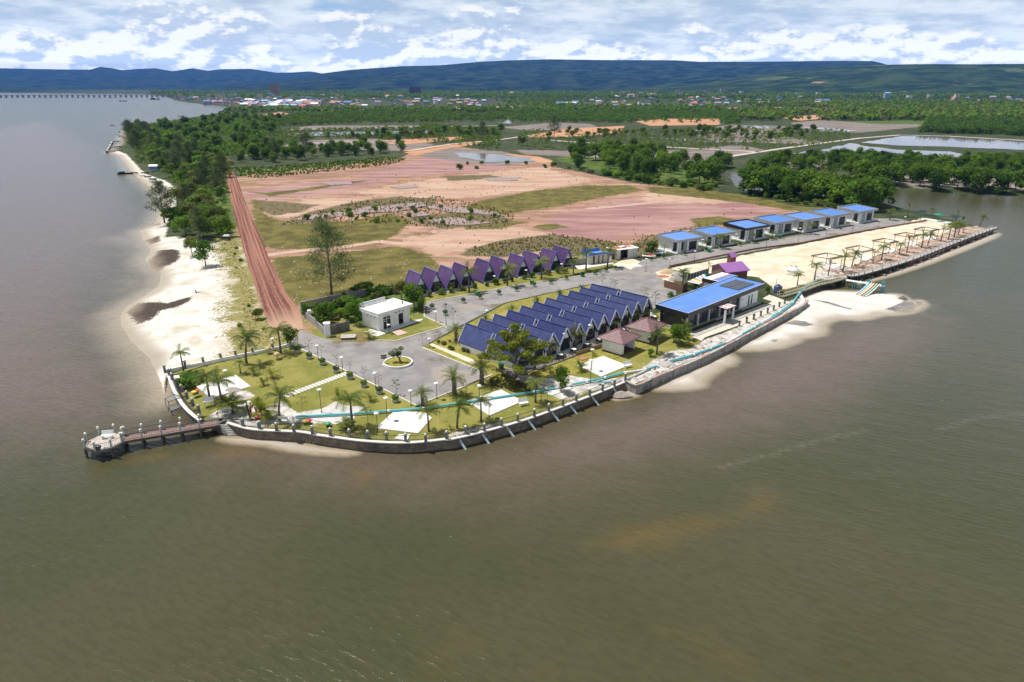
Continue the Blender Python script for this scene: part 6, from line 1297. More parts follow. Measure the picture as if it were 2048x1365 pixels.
def plant(kd, P, h, label, group=None, rz=None, v=None, cat=None, name=None, wide=1.0):
    var = KIND[kd]; VAR[kd] = VAR.get(kd, -1)+1; c, tr, H_ = var[(VAR[kd] if v is None else v) % len(var)]; s = h/H_
    t = thing(name or kd, label, cat or ('palm' if 'palm' in kd else 'shrub' if 'shrub' in kd else 'tree'), P, 0 if rz is None else rz, group)
    t.scale = (s*wide, s*wide, s)
    link(c.name.split('.')[0], c, t)
    if tr: link('trunk', tr, t)
    return t
def planth(kd, k, x, y, yt, label, group=None, rz=None, v=None, z=LZ, name=None, wide=1.0):
    P = Q(k, x, y, z); return plant(kd, P, max(.6, up(k, y, P, yt)), label, group, rz, v, None, name, wide)
rr = random.Random(11)
for (kd, k, x, y, yt, lab) in (
    ('coconut_palm', 'B4', 278, 492, 262, 'windblown coconut palm on the white beach outside the garden wall corner'), ('coconut_palm', 'B4', 893, 425, 85, 'tall coconut palm at the middle of the low garden wall'), ('coconut_palm', 'B4', 1228, 322, 10, 'tall coconut palm on the garden wall, next to the bushy tree by the drive'),
    ('coconut_palm', 'B4', 535, 775, 455, 'dark coconut palm on the white pad nearest the beach'), ('coconut_palm', 'B4', 662, 865, 500, 'coconut palm rising beside the low bushy palms near the jetty'), ('coconut_palm', 'B4', 1215, 992, 640, 'windblown coconut palm standing at the end of the turquoise pipe'),
    ('coconut_palm', 'B4', 835, 522, 365, 'short coconut palm with dark trunk on the lawn below the garden wall'), ('coconut_palm', 'B5', 480, 1078, 700, 'coconut palm on the sand drift crossed by the turquoise pipe'), ('coconut_palm', 'B5', 1172, 1108, 850, 'coconut palm at the right corner of the front white pad'),
    ('coconut_palm', 'B5', 1430, 1078, 800, 'leafy coconut palm between the two front white pads'), ('coconut_palm', 'B6', 355, 815, 480, 'coconut palm in front of the diamond white pad'), ('coconut_palm', 'B6', 972, 600, 280, 'coconut palm beside the dark round-crowned tree near the sea wall'),
    ('date_palm', 'B5', 1118, 875, 680, 'stocky date palm at the lower corner of the drive'), ('date_palm', 'B5', 1405, 772, 525, 'wide date palm on the grass below the drive'), ('date_palm', 'B6', 362, 388, 80, 'tall date palm in the leaf-littered bed beside the almond tree'),
    ('date_palm', 'A8', 150, 622, 440, 'date palm at the entrance corner of the navy cottages'), ('date_palm', 'A8', 1020, 772, 590, 'tan date palm before the third navy cottage of the front row'), ('date_palm', 'A8', 1255, 682, 470, 'green date palm before the fifth navy cottage of the front row'),
    ('date_palm', 'A8', 1620, 522, 350, 'date palm before the eighth navy cottage of the front row'), ('date_palm', 'A8', 1820, 442, 285, 'date palm before the last navy cottages next to the pavilions'),
    ('date_palm', 'A8', 425, 455, 360, 'date palm behind the second navy roof on the drive side'), ('date_palm', 'A8', 672, 385, 270, 'date palm behind the fourth navy roof on the drive side'), ('date_palm', 'A8', 905, 300, 200, 'date palm behind the sixth navy roof on the drive side'), ('date_palm', 'A8', 1115, 232, 130, 'date palm behind the eighth navy roof on the drive side'), ('date_palm', 'A8', 1315, 165, 80, 'date palm behind the tenth navy roof on the drive side'),
    ('coconut_palm', 'A7', 700, 682, 400, 'coconut palm before the fourth purple cottage'), ('coconut_palm', 'A7', 1085, 618, 375, 'coconut palm before the sixth purple cottage'), ('coconut_palm', 'A7', 1430, 548, 300, 'coconut palm before the eighth purple cottage'), ('coconut_palm', 'A7', 1752, 495, 330, 'short coconut palm at the last purple cottage'), ('coconut_palm', 'A7', 1880, 465, 225, 'coconut palm before the low cream service block'),
    ('coconut_palm', 'N8', 880, 515, 75, 'tall blue-grey palm beside the blue barrel tank'), ('bare_palm', 'B1', 575, 625, 490, 'sparse palm in a planter beside the first bungalow'), ('coconut_palm', 'B1', 965, 555, 440, 'thin palm in a planter before the second bungalow'), ('coconut_palm', 'B1', 1095, 535, 380, 'leafy palm in a planter between second and third bungalows'), ('coconut_palm', 'B1', 1385, 485, 385, 'palm before the black-edged bungalow'), ('coconut_palm', 'B1', 1560, 455, 370, 'palm before the fourth bungalow'),
    ('bare_palm', 'B2', 5, 405, 285, 'palm before the fifth bungalow, nearer the fourth'), ('coconut_palm', 'B2', 97, 405, 285, 'palm before the fifth bungalow, nearer the sixth'), ('coconut_palm', 'B1', 750, 875, 690, 'palm beside the brown plank fence and the striped awning'), ('bare_palm', 'B1', 985, 740, 650, 'sparse palm behind the brown clad house'),
    ('coconut_palm', 'B7', 930, 620, 310, 'ragged palm in the bushes before the two pavilions'), ('coconut_palm', 'B7', 1230, 450, 240, 'yellow-green palm in the thicket at the restaurant corner'), ('coconut_palm', 'B8', 585, 262, 100, 'palm on the sand beside the white dome tent'),
    ('low_palm', 'B4', 1050, 965, 760, 'bushy yellow-green palm beside the orange sculpture'), ('low_palm', 'B4', 760, 900, 700, 'low bushy palm beside the white bench near the jetty'), ('low_palm', 'B4', 690, 850, 740, 'second low bushy palm, behind the white bench near the jetty'), ('low_palm', 'B5', 420, 1085, 960, 'low bushy palm beside the palm on the sand drift'),
    ('young_palm', 'B4', 965, 535, 445, 'small yellow palm on the lawn, first from the garden wall'), ('young_palm', 'B4', 1058, 640, 560, 'small yellow palm in the middle of the lawn'), ('young_palm', 'B4', 1142, 565, 450, 'small spindly palm on the lawn near the young trees'), ('young_palm', 'B4', 1787, 768, 660, 'small yellow palm on the lawn between stepping stones and pipe'), ('young_palm', 'B5', 643, 830, 750, 'small bright yellow palm near the planters'), ('young_palm', 'B6', 1490, 242, 115, 'small yellow palm beside the white pad by the pavilion'), ('young_palm', 'B6', 1135, 260, 180, 'small palm at the edge of the plank walkway'), ('young_palm', 'B6', 195, 555, 490, 'small yellow-green plant above the diamond white pad'), ('young_palm', 'G', 385, 1330, 1040, 'small yellow palm before the white guard house'),
    ('young_palm', 'B6', 1640, 75, 20, 'small yellow plant beside the nearer pavilion'), ('young_palm', 'B5', 1370, 1090, 1040, 'bright yellow-green plant on the grass between the front pads'), ('young_palm', 'A7', 990, 600, 530, 'small palm on the lawn strip before the fifth purple cottage'), ('young_palm', 'A7', 630, 660, 600, 'small palm on the lawn strip before the third purple cottage'), ('young_palm', 'A7', 1650, 490, 410, 'small leafy palm before the ninth purple cottage')):
    planth(kd, k, x, y, yt, lab, None, rr.uniform(-.25, .25) if kd != 'date_palm' else rr.uniform(0, 6))
for i, (x, y, yt) in enumerate(((130, 822, 630), (255, 782, 630), (390, 747, 555), (470, 702, 540), (660, 667, 530), (740, 640, 470), (900, 592, 455), (970, 572, 405), (1105, 527, 370), (1160, 512, 370), (1280, 470, 320), (1350, 452, 300), (1400, 430, 265), (1440, 415, 285), (1480, 396, 295), (1635, 340, 215))):
    planth('bare_palm' if i in (1, 4, 7, 10, 14) else 'coconut_palm', 'B2', x, y, yt, f'wind-bent palm on the sandy strip inside the boardwalk, {ORD[i]} from the footbridge', 'palms along the boardwalk', rr.uniform(-.3, .3), None, LZ, 'coconut_palm')
for x, y, yt, lab in ((975, 250, 110, 'bare palm at the far end of the bungalow drive'), (815, 278, 155, 'palm on the grass beyond the last bungalow'), (1195, 235, 150, 'small palm behind the dark green pergola'), (1425, 272, 175, 'bare palm at the end of the dark green pergola')): planth('bare_palm' if 'bare' in lab else 'coconut_palm', 'B2', x, y, yt, lab, None, rr.uniform(-.3, .3), None, LZ, 'coconut_palm')
# single trees and bushes round the resort
planth('sea_almond_tree', 'A8', 705, 962, 525, 'wide yellow-green sea almond tree before the navy cottages', None, None, None, LZ, None, 1.15); planth('lone_casuarina', 'A6', 745, 962, 275, 'tall feathery casuarina standing alone behind the grey wall', None, .4, None, LZ, 'casuarina_tree')
for kd, k, x, y, yt, lab, wd in (('broadleaf_tree', 'B6', 1260, 492, 190, 'dark round-crowned tree beside the spare turquoise pipe', .75), ('broadleaf_tree', 'A5', 1145, 690, 455, 'bright green tree standing alone on the white beach', 1.), ('broadleaf_tree', 'A5', 1022, 600, 420, 'grey-green tree leaning at the back of the white beach', 1.), ('broadleaf_tree', 'B4', 1330, 268, 60, 'bushy dark tree at the corner of drive and garden wall', .85),
    ('broadleaf_tree', 'A6', 700, 1225, 1035, 'olive spreading bush behind the white gate pillar', 1.5), ('broadleaf_tree', 'A6', 965, 1240, 1010, 'green tree at the left wall of the guard house', .8), ('broadleaf_tree', 'A6', 1380, 1010, 815, 'leafy tree behind the guard house roof', 1.), ('broadleaf_tree', 'A6', 1500, 1090, 850, 'big bright tree between guard house and purple cottages', .9), ('broadleaf_tree', 'A6', 1560, 1120, 990, 'yellow-green tree at the end wall of the guard house', .9), ('broadleaf_tree', 'A6', 1230, 1000, 890, 'bright bush in the wild garden beside the grey wall', 1.2), ('broadleaf_tree', 'A6', 860, 1010, 930, 'narrow dark tree in the wild garden near the grey wall', .9), ('broadleaf_tree', 'A6', 920, 1110, 970, 'bushy tree in the middle of the wild garden', 1.1), ('broadleaf_tree', 'A6', 1090, 985, 890, 'round bush against the grey wall of the wild garden', 1.),
    ('broadleaf_tree', 'A6', 500, 1165, 1030, 'small dark tree at the road end of the grey wall', .6), ('broadleaf_tree', 'A5', 1625, 1180, 1080, 'dark bush beside the dirt road at the beach', 1.4), ('broadleaf_tree', 'B7', 1190, 520, 285, 'bright thicket tree at the front corner of the restaurant', 1.1), ('broadleaf_tree', 'B7', 1120, 480, 290, 'second thicket tree at the restaurant corner, nearer the pavilion', .9), ('broadleaf_tree', 'B7', 860, 650, 560, 'low leafy bush on the grass before the pavilions', 1.1), ('broadleaf_tree', 'B7', 840, 500, 420, 'bright green bush beside the open side of the nearer pavilion', .9),
    ('broadleaf_tree', 'B1', 870, 905, 840, 'green bush between plank fence and restaurant roof', 1.6), ('broadleaf_tree', 'B1', 640, 1000, 930, 'olive bush at the back corner of the restaurant', 1.3), ('broadleaf_tree', 'B1', 1525, 950, 880, 'dark bush at the end wall of the restaurant', 1.), ('broadleaf_tree', 'B1', 1640, 960, 900, 'green bush in front of the dark blue water tank', 1.2), ('broadleaf_tree', 'B1', 465, 600, 470, 'airy tree between the jet skis', 1.), ('broadleaf_tree', 'A7', 1770, 400, 330, 'yellow-green bush behind the last purple cottage', 1.3), ('broadleaf_tree', 'E', 1300, 370, 295, 'dark green bush at the end of the dark green pergola', 1.),
    ('casuarina_tree', 'A5', 1090, 450, 150, 'feathery green casuarina at the edge of the white beach', 1.), ('casuarina_tree', 'A5', 770, 300, -90, 'large pale casuarina leaning over the water', 1.15), ('casuarina_tree', 'F', 262, 292, 240, 'tall casuarina at the far end of the beach', 1.1), ('casuarina_tree', 'F', 290, 285, 243, 'second tall casuarina at the far end of the beach, further inland', 1.1), ('casuarina_tree', 'F', 360, 335, 280, 'casuarina rising above the shore bushes near the blue hut', 1.2), ('casuarina_tree', 'F', 610, 318, 268, 'tall grey-green casuarina beside the mudflat', .9), ('casuarina_tree', 'F', 550, 318, 275, 'broad casuarina near the head of the dirt road', 1.), ('casuarina_tree', 'F', 966, 282, 243, 'dark spreading casuarina beyond the orange field', 1.2), ('casuarina_tree', 'F', 1108, 275, 231, 'tall casuarina beyond the pink field', 1.1)):
    planth(kd, k, x, y, yt, lab, None, rr.uniform(0, 6), None, LZ-.1, None, wd)
for i, (x, y, s) in enumerate(((1090, 905, 1.6), (985, 915, 1.5), (1040, 895, 1.5), (940, 940, 1.3))): P = Q('A6', x, y); plant('garden_shrub', P, s, f'hedge bush growing outside the grey wall, {ORD[i]} from the far end', 'hedge outside the grey wall', rr.random()*6, 3, None, None, 1.5)
for i, (x, y) in enumerate(((760, 1090), (830, 1150), (800, 1060), (900, 1190), (1000, 1060), (1070, 1040), (1150, 1010), (980, 1130), (880, 1060), (1010, 1180), (1300, 940), (1440, 980), (640, 1180), (760, 1180), (560, 1130), (1180, 960), (1250, 950))): plant('garden_shrub', Q('A6', x, y), rr.uniform(1.5, 2.6), 'lush green shrub in the overgrown garden behind the guard house', 'overgrown garden shrubs', rr.random()*6, None, None, None, 1.3)
for i, (x, y) in enumerate(((260, 640), (310, 650), (370, 625), (300, 600), (420, 590), (350, 580))): plant('garden_shrub', Q('B4', x, y), rr.uniform(1.2, 1.6), 'dense bright green shrub in the clump at the garden wall corner', 'shrub clump at the wall corner', rr.random()*6, 0, None, None, 1.3)
# potted round bushes
def planter(P, label, group, potm=m_pot, s=1.):
    t = thing('planter', label, 'planter', P, 0, group, s); mb = MB(); mb.lathe([(.42, 0), (.50, .42), (.54, .44), (.54, .5), (.44, .5), (.44, .44)], 16); mb.build('pot', potm, t); link('bush', PB[len(label) % 2], t)
PB = [np_mesh('bush', *leaf_cards([(0, 0, .78, .50, .50, .36)], 420, .13, s, 1., .8), L_dark, smooth=False) for s in (3, 4)]
for i, (x, y) in enumerate(((594.7, 705), (618.7, 717.5), (645, 729.5), (672.7, 745), (700, 758), (728, 774), (759, 787.5), (791, 804))): planter(ground(x, y), f'clipped round bush in a grey pot along the lawn edge, {ORD[i]} from the garden wall', 'potted bushes along the lawn edge')
for i, (x, y) in enumerate(((325, 852), (458, 915), (640, 790), (808, 748), (1000, 708), (1175, 672), (1355, 627), (1523, 597), (1680, 557), (1845, 525), (1965, 505))): planter(Q('A7', x, y), f'low potted bush on the drive before the purple cottages, {ORD[i]} from the guard house', 'potted bushes on the drive', m_wconc if i != 9 else m_grn)
for i, (k, x, y) in enumerate((('N8', 855, 600), ('N8', 640, 645), ('N8', 1030, 565), ('N8', 1690, 395), ('N8', 1920, 355), ('B1', 770, 600), ('B1', 965, 562), ('B1', 1095, 542), ('B1', 1270, 515), ('B1', 1385, 490), ('B1', 1555, 460), ('B1', 1655, 445))): planter(Q(k, x, y), f'small potted plant along the bungalow drive, {ORD[i]} from the purple cottages', 'potted plants along the bungalow drive', m_wconc)
for k, x, y, lab in (('A7', 787, 722, 'green waste bin beside the fourth potted bush on the drive'), ('A7', 1333, 607, 'green waste bin beside the seventh potted bush on the drive'), ('B6', 583, 222, 'dark green waste bin under the sea almond tree'), ('B1', 992, 570, 'dark green waste bin before the second bungalow'), ('B2', 367, 358, 'dark green waste bin before the sixth bungalow'), ('B1', 1640, 445, 'dark green waste bin before the fourth bungalow')):
    t = thing('waste_bin', lab, 'bin', Q(k, x, y), rr.random()); mb = MB(); mb.hexa([(-.26, -.26, .1), (.26, -.26, .1), (.26, .26, .1), (-.26, .26, .1), (-.33, -.33, .95), (.33, -.33, .95), (.33, .33, .95), (-.33, .33, .95)]); mb.build('body', m_dgrn, t); mb = MB(); mb.hexa([(-.36, -.36, .95), (.36, -.36, .95), (.36, .36, .95), (-.36, .36, .95), (-.3, -.3, 1.08), (.3, -.3, 1.08), (.3, .3, 1.12), (-.3, .3, 1.12)]); mb.build('lid', m_grn, t)
# thin young trees
for i, (k, x, y, yt) in enumerate((('B5', 88, 395, 262), ('B5', 200, 452, 310), ('B5', 335, 515, 405), ('B5', 455, 572, 460), ('B5', 585, 632, 515), ('B5', 720, 700, 580))): planth('young_tree', k, x, y, yt, f'thin pale sapling on the drive edge of the lawn, {ORD[i]} from the garden wall', 'saplings along the drive edge', rr.random()*6, i % 2)
for k, x, y, yt, lab in (('B5', 877, 775, 630, 'bright leafed sapling at the last potted bush'), ('B5', 28, 925, 760, 'thin sapling on the grey sand below the stepping stones'), ('B4', 1100, 660, 490, 'thin staked sapling in the middle of the lawn'), ('B4', 1022, 590, 480, 'spindly sapling beside the small yellow palms'), ('B5', 622, 1060, 880, 'sapling beside the front white pad'), ('B5', 1275, 1010, 880, 'thin sapling near the palms between the front pads'), ('B6', 1110, 580, 395, 'slender sapling between coconut palm and dark round tree'), ('A7', 540, 1015, 840, 'slender sapling at the corner of the guard house lawn'), ('A7', 705, 1240, 1110, 'leafy sapling in front of the first navy roof'), ('A7', 395, 750, 590, 'bare thin tree before the second purple cottage'), ('N8', 785, 870, 620, 'leafy sapling behind the far navy roofs'), ('N8', 945, 890, 700, 'thin sapling on the drive behind the last navy roof'), ('N8', 1020, 920, 740, 'second leafy sapling behind the last navy roof'), ('B5', 1120, 335, 190, 'bare stick sapling at the corner of the entrance bed'), ('B5', 1260, 300, 180, 'thin sapling on the verge by the entrance'), ('A7', 530, 690, 580, 'thin leafy sapling before the third purple cottage'), ('A7', 1180, 580, 480, 'sapling before the seventh purple cottage'), ('A7', 1480, 520, 440, 'sapling before the eighth purple cottage'), ('B1', 500, 1060, 920, 'leafy sapling at the back corner of the restaurant drive'), ('B1', 415, 1040, 930, 'bright sapling beside the last navy cottage')):
    planth('young_tree', k, x, y, yt, lab, None, rr.random()*6, 2 if 'leaf' in lab or 'bright' in lab else 0)
for i, x in enumerate((300, 420, 520, 640, 760, 880, 960, 1060, 1130, 1260, 1340, 1500, 1590, 1680)):
    y = 745-(x-300)*.185-18; plant('garden_shrub', Q('A7', x, y), rr.uniform(.9, 1.6), 'small garden shrub on the lawn strip before the purple cottages', 'shrubs before the purple cottages', rr.random()*6)
for i in range(16):
    a, b = Q('A7', 350, 1190), Q('A7', 740, 1350); P = a.lerp(b, rr.random())+Vector((rr.uniform(-.4, 2.2), rr.uniform(-.2, 1.2), .06)); plant('garden_shrub', P, rr.uniform(.4, .8), 'small brownish bedding plant beside the cream entrance path', 'bedding plants at the entrance path', rr.random()*6, 2)

# ------------------------------------------------------------------ lamps, roundabout, small garden things
def lamp(P, h, label, group='lamp posts of the resort', dark=False):
    t = thing('lamp_post', label, 'lamp post', P, 0, group); mb = MB(); mb.tube((0, 0, 0), (0, 0, h), .05, .035, 7); mb.lathe([(.14, 0), (.10, .12), (.06, .15)], 8); mb.build('pole', m_frame, t)
    mb = MB(); mb.lathe([(.06, -.05), (.34, .0), (.36, .05), (.2, .14), (.03, .17)], 12, 0, (0, 0, h)); mb.build('lamp_head', m_white if not dark else m_frame, t, True)
for k, x, y, yt, lab in (('B5', 167, 452, 328, 'second planter of the lawn edge'), ('B5', 390, 560, 435, 'head of the stepping stones'), ('B5', 690, 710, 577, 'sixth planter of the lawn edge'), ('B5', 1012, 872, 737, 'lower corner of the drive'), ('B5', 1247, 810, 670, 'two date palms below the drive'), ('B5', 197, 935, 728, 'sand drift on the front lawn'), ('B5', 795, 1003, 803, 'back corner of the front white pad'), ('B5', 708, 1115, 943, 'front corner of the front white pad'),
    ('B4', 1160, 300, 185, 'tall palms on the garden wall'), ('B4', 710, 665, 497, 'white pad nearest the beach'), ('B4', 525, 745, 650, 'bench by the beach wall'), ('B4', 945, 935, 800, 'orange sculpture'), ('B6', 1037, 575, 420, 'dark round-crowned tree near the sea wall'), ('B6', 445, 765, 560, 'front corner of the diamond pad'), ('B6', 335, 560, 410, 'leaf-littered bed'), ('B6', 1597, 378, 120, 'spare turquoise pipe'), ('B6', 1612, 235, 0, 'pad by the pavilion'),
    ('A8', 1155, 718, 548, 'fourth front navy cottage'), ('A8', 1390, 628, 470, 'sixth front navy cottage'), ('A8', 1725, 492, 340, 'ninth front navy cottage'), ('A8', 1922, 362, 258, 'last front navy cottage'), ('A8', 222, 690, 602, 'first navy roof'), ('A7', 300, 1242, 1160, 'cream entrance path'), ('A7', 365, 985, 880, 'guard house lawn'), ('A7', 880, 960, 868, 'third navy roof on the drive side'), ('A7', 955, 610, 520, 'fifth purple cottage'), ('A7', 1275, 550, 460, 'seventh purple cottage'), ('A7', 1630, 530, 398, 'ninth purple cottage'), ('G', 930, 1190, 960, 'guard house window'),
    ('B1', 857, 662, 560, 'second bungalow on the low brown wall'), ('B1', 632, 702, 630, 'end of the low brown wall'), ('B1', 415, 745, 630, 'planted island in the drive'), ('B1', 1508, 545, 350, 'fourth bungalow on the low brown wall'), ('B2', 232, 442, 358, 'fifth bungalow on the low brown wall'), ('B2', 472, 402, 288, 'sixth bungalow on the low brown wall'), ('B2', 712, 352, 278, 'seventh bungalow on the low brown wall'), ('B2', 945, 318, 248, 'far end of the low brown wall'), ('B1', 925, 560, 455, 'gap between first and second bungalow'), ('B1', 1235, 470, 405, 'gap beside the black-edged bungalow'), ('B1', 1800, 500, 350, 'last pergola side of the fifth bungalow'), ('B1', 1600, 880, 810, 'dark blue water tank')):
    P = Q(k, x, y); lamp(P, max(1.6, up(k, y, P, yt)), f'slim lamp post with white disc head at the {lab}')
P = Q('A7', 468, 1030); lamp(P, up('A7', 1030, P, 805), 'taller all-dark lamp post at the corner of the guard house lawn', None, True)
c = Q('B5', 893, 490); t = thing('roundabout_planter', 'round white kerbed island in the middle of the drive', 'planter', (c.x, c.y, LZ+.03)); mb = MB(); n = 40; r0 = 2.35
mb.lathe([(r0, -.05), (r0, .34), (r0-.22, .34), (r0-.22, .1)], n); mb.build('kerb_ring', m_white, t); mb = MB(); mb.lathe([(r0-.2, .0), (r0-.21, .24), (.01, .28)], n); mb.build('turf', m_lawn2, t)
mb = MB(); mb.path([(.35, 0, .2), (.2, .05, .7), (-.05, 0, 1.1), (-.3, .1, 1.5)], .17, .07, 7); mb.path([(.2, 0, .6), (.5, .1, 1.2), (.6, 0, 1.9)], .10, .04, 6); mb.path([(0, 0, 1.), (-.8, 0, 1.35)], .07, .03, 6); mb.path([(.35, 0, .2), (.6, .1, .05)], .16, .05, 6); bt = thing('bonsai_tree', 'pruned cloud bonsai on the white roundabout island', 'tree', (c.x, c.y, LZ+.25)); mb.build('trunk', m_trunk, bt, True)
for i, (x, z, s) in enumerate(((-1.0, 1.6, .48), (-.3, 1.95, .55), (.6, 2.35, .42), (-.05, 1.35, .42), (.25, 1.6, .42), (-.7, 1.15, .33))): link('foliage_pad', np_mesh('foliage_pad', *leaf_cards([(x, .1*(i % 3)-.1, z, s, s, s*.75)], 260, .12, i, 1., .7), L_dark, smooth=False), bt)
P = Q('B5', 768, 500); t = thing('direction_sign', 'dark two-board direction sign beside the roundabout island', 'sign', P, R(12)); mb = MB(); mb.tube((0, 0, 0), (0, 0, 1.5), .04, .04, 6); mb.build('post', m_frame, t)
for z in (1.05, 1.42): mb = MB(); mb.box(-.48, .42, -.04, .04, z, z+.26); mb.build('board', M('dark_sign_board', (.07, .035, .03), .6, .1, 2.), t)
mb = MB(); mb.lathe([(.38, 0), (.36, .12), (.1, .2)], 10); mb.build('foot', m_wconc, t)
for k, x, y, rz, lab in (('B4', 690, 915, -10, 'white garden bench by the low palms near the jetty'), ('B4', 525, 828, 20, 'white garden bench near the beach wall'), ('B4', 1268, 985, -8, 'white garden bench beside the palm at the pipe end'), ('B6', 845, 640, 25, 'white garden bench on the diamond pad edge'), ('B7', 610, 775, 28, 'white garden bench at the pad below the pavilion')): bench(Q(k, x, y), R(rz+180 if k == 'B4' and x == 1268 else rz), lab)
for k, x, y, m_, lab in (('B4', 388, 728, m_yel, 'yellow garden stool near the beach wall'), ('B4', 410, 722, m_red, 'red garden stool near the beach wall'), ('B4', 1000, 968, m_red, 'red garden stool left of the bushy yellow palm'), ('B4', 1038, 968, m_red, 'red garden stool at the foot of the bushy yellow palm'), ('B4', 1468, 1012, m_yel, 'yellow garden stool on the front grass'), ('B4', 1500, 1012, m_red, 'red garden stool on the front grass'), ('B4', 1690, 1040, m_grn, 'green garden stool on the front grass')):
    t = thing('garden_stool', lab, 'stool', Q(k, x, y)); mb = MB(); mb.lathe([(.34, .30), (.42, .42), (.40, .5), (.05, .54)], 14); mb.build('seat', m_, t, True); mb = MB(); mb.lathe([(.3, 0), (.22, .15), (.3, .30)], 12); mb.build('base', m_grn if m_ != m_grn else m_frame, t, True)
P = Q('B4', 960, 935); t = thing('sculpture', 'curved orange brown wooden sculpture near the jetty steps', 'sculpture', P); mb = MB(); mb.path([(-.2, 0, 0), (-.5, 0, .7), (-.25, 0, 1.3), (.25, 0, 1.6)], .22, .12, 8); mb.path([(.2, 0, 0), (.5, 0, .7), (.3, 0, 1.3)], .2, .1, 8); mb.path([(-.4, 0, .2), (.4, 0, .2)], .12, .12, 7); mb.build('carving', m_brick, t, True)
P = Q('B4', 932, 972); t = thing('dark_post', 'leaning dark post beside the orange brown sculpture', 'post', P); mb = MB(); mb.tube((0, 0, -.1), (-.25, 0, 2.3), .12, .10, 7); mb.build('shaft', m_frame, t)
def hose(label, pts, r, mat): t = thing('hose', label, 'hose', pts[0]); mb = MB(); mb.path([p-pts[0] for p in pts], r, r, 7); mb.build('tube', mat, t); return t
hose('black hose running from the jetty along the sand', fine([Q('B4', *q, LZ+.12) for q in ((600, 975), (700, 955), (800, 970), (900, 965), (960, 970), (1150, 955))], 3), .11, m_frame)
for x, y, lab in ((1195, 385, 'beige mushroom shaped ornament on the lawn by the garden wall'), (1108, 330, 'second beige ornament at the foot of the garden wall')): t = thing('garden_ornament', lab, 'ornament', Q('B4', x, y)); mb = MB(); mb.lathe([(.22, 0), (.16, .5), (.2, .8)], 10); mb.build('stem', m_kerb, t, True); mb = MB(); mb.lathe([(.55, .75), (.5, .95), (.3, 1.2), (.04, 1.32)], 12); mb.build('cap', M('straw', (.55, .42, .2), .8, .2, 4.), t, True)
P = Q('A5', 1340, 460); t = thing('stall_table', 'white topped table with dark legs beside the dirt road', 'table', P); mb = MB(); mb.hexa([(-.9, -.6, 1.25), (.9, -.6, 1.25), (.9, .6, 1.25), (-.9, .6, 1.25), (-.75, -.45, 1.6), (.75, -.45, 1.6), (.75, .45, 1.6), (-.75, .45, 1.6)]); mb.build('top', m_white, t)
for x in (-.6, .6):
    for y in (-.4, .4): mb = MB(); mb.tube((x, y, 0), (x, y, 1.25), .06, .06, 6); mb.build('leg', m_frame, t)
P = Q('A5', 1060, 945, 1.); t = thing('driftwood', 'dark driftwood stump lying on the white beach', 'driftwood', P); mb = MB(); mb.path([(0, 0, .1), (.8, .1, .25), (2.2, .3, .1)], .22, .06, 7); mb.path([(0, 0, .2), (-.3, .2, .9)], .18, .05, 6); mb.path([(.1, 0, .2), (.0, -.5, .5)], .14, .04, 6); mb.build('wood', m_trunk, t)
mound('rock_pile', 'pile of brown stones on the white pad nearest the beach', Q('B4', 760, 690), 1.3, .5, m_stone, 'rocks', 21); mound('rock_pile', 'rocks heaped between sea wall end and caisson', Q('B6', 1950, 520, .2), 1.6, .7, m_stone, 'rocks', 22, .5); mound('rubble_heap', 'broken concrete heap behind the inner caisson wall', Q('B7', 1040, 740), 1.6, .6, m_conc, 'rubble heap', 23); mound('rubble_heap', 'dark rock heap at the tip of the sandbank', Q('B8', 1665, 400, .3), 1.1, .6, m_dconc, 'rubble heap', 24, .6)
mound('leaf_heap', 'grey rubble and leaves beside the sea almond tree', Q('B6', 860, 330), 2.2, .35, m_stone, 'rubble heap', 25)
mb = MB(); r9 = random.Random(4); lo = [(1240, 460), (1980, 470)]
for i in range(420):
    u = r9.random(); P = ground(*(np.array(BOARD[0])*(1-u)+np.array(BOARD[-1])*u)); P = BW[int(u*(len(BW)-1))]; n = NN[int(u*(len(NN)-1))]; p = Vector((P.x, P.y, 0))+n*r9.uniform(1.2, 6.5); s = r9.uniform(.12, .42); q = r9.random()*6; mb.lathe([(s, -.1), (s*.9, s*.35), (s*.35, s*.7)], 6, r9.choice((0, 0, 1)), (p.x, p.y, max(.4, zat(p.x, p.y))), 1, r9.uniform(.6, 1.))
for i in range(160):
    u = r9.random(); P = BW[int(u*(len(BW)-1))]; n = NN[int(u*(len(NN)-1))]; p = Vector((P.x, P.y, 0))-n*r9.uniform(-.4, 1.8); s = r9.uniform(.15, .5); mb.lathe([(s, -.3), (s*.9, s*.35), (s*.35, s*.7)], 6, r9.choice((0, 1, 2)), (p.x, p.y, .15), 1, .8)
tag(mb.build('stone_rubble', [M('red_brown_rubble', (.33, .17, .12), .9, .3, 2.), m_stone, m_dconc]), 'loose red brown rubble along the boardwalk bank', 'rubble', None, 'stuff')

# ------------------------------------------------------------------ scattered vegetation
def inside(x, y, poly):
    n = len(poly); c = False
    for i in range(n):
        ax, ay = poly[i]; bx, by = poly[(i+1) % n]
        if (ay > y) != (by > y) and x < (bx-ax)*(y-ay)/(by-ay)+ax: c = not c
    return c
def gi(x, y): return int(np.abs(rad-math.hypot(x, y)).argmin())*nt+int(np.abs(th-math.atan2(x, y)).argmin())
PONDS = [WP(p) for p in ([(570, 272), (640, 264), (860, 261), (860, 268), (700, 272)], [(900, 307), (960, 304), (1065, 317), (1070, 327), (980, 328)], [(1720, 290), (1805, 271), (2035, 282), (2400, 303), (2400, 320), (2030, 303), (1800, 296)], [(1550, 309), (1640, 300), (1705, 286), (1800, 300), (1900, 303), (1965, 315), (1900, 317), (1700, 306)], [(855, 227.5), (1020, 226), (1020, 230), (860, 229.5)], [(1005, 240), (1020, 238), (1026, 248), (998, 247)])]
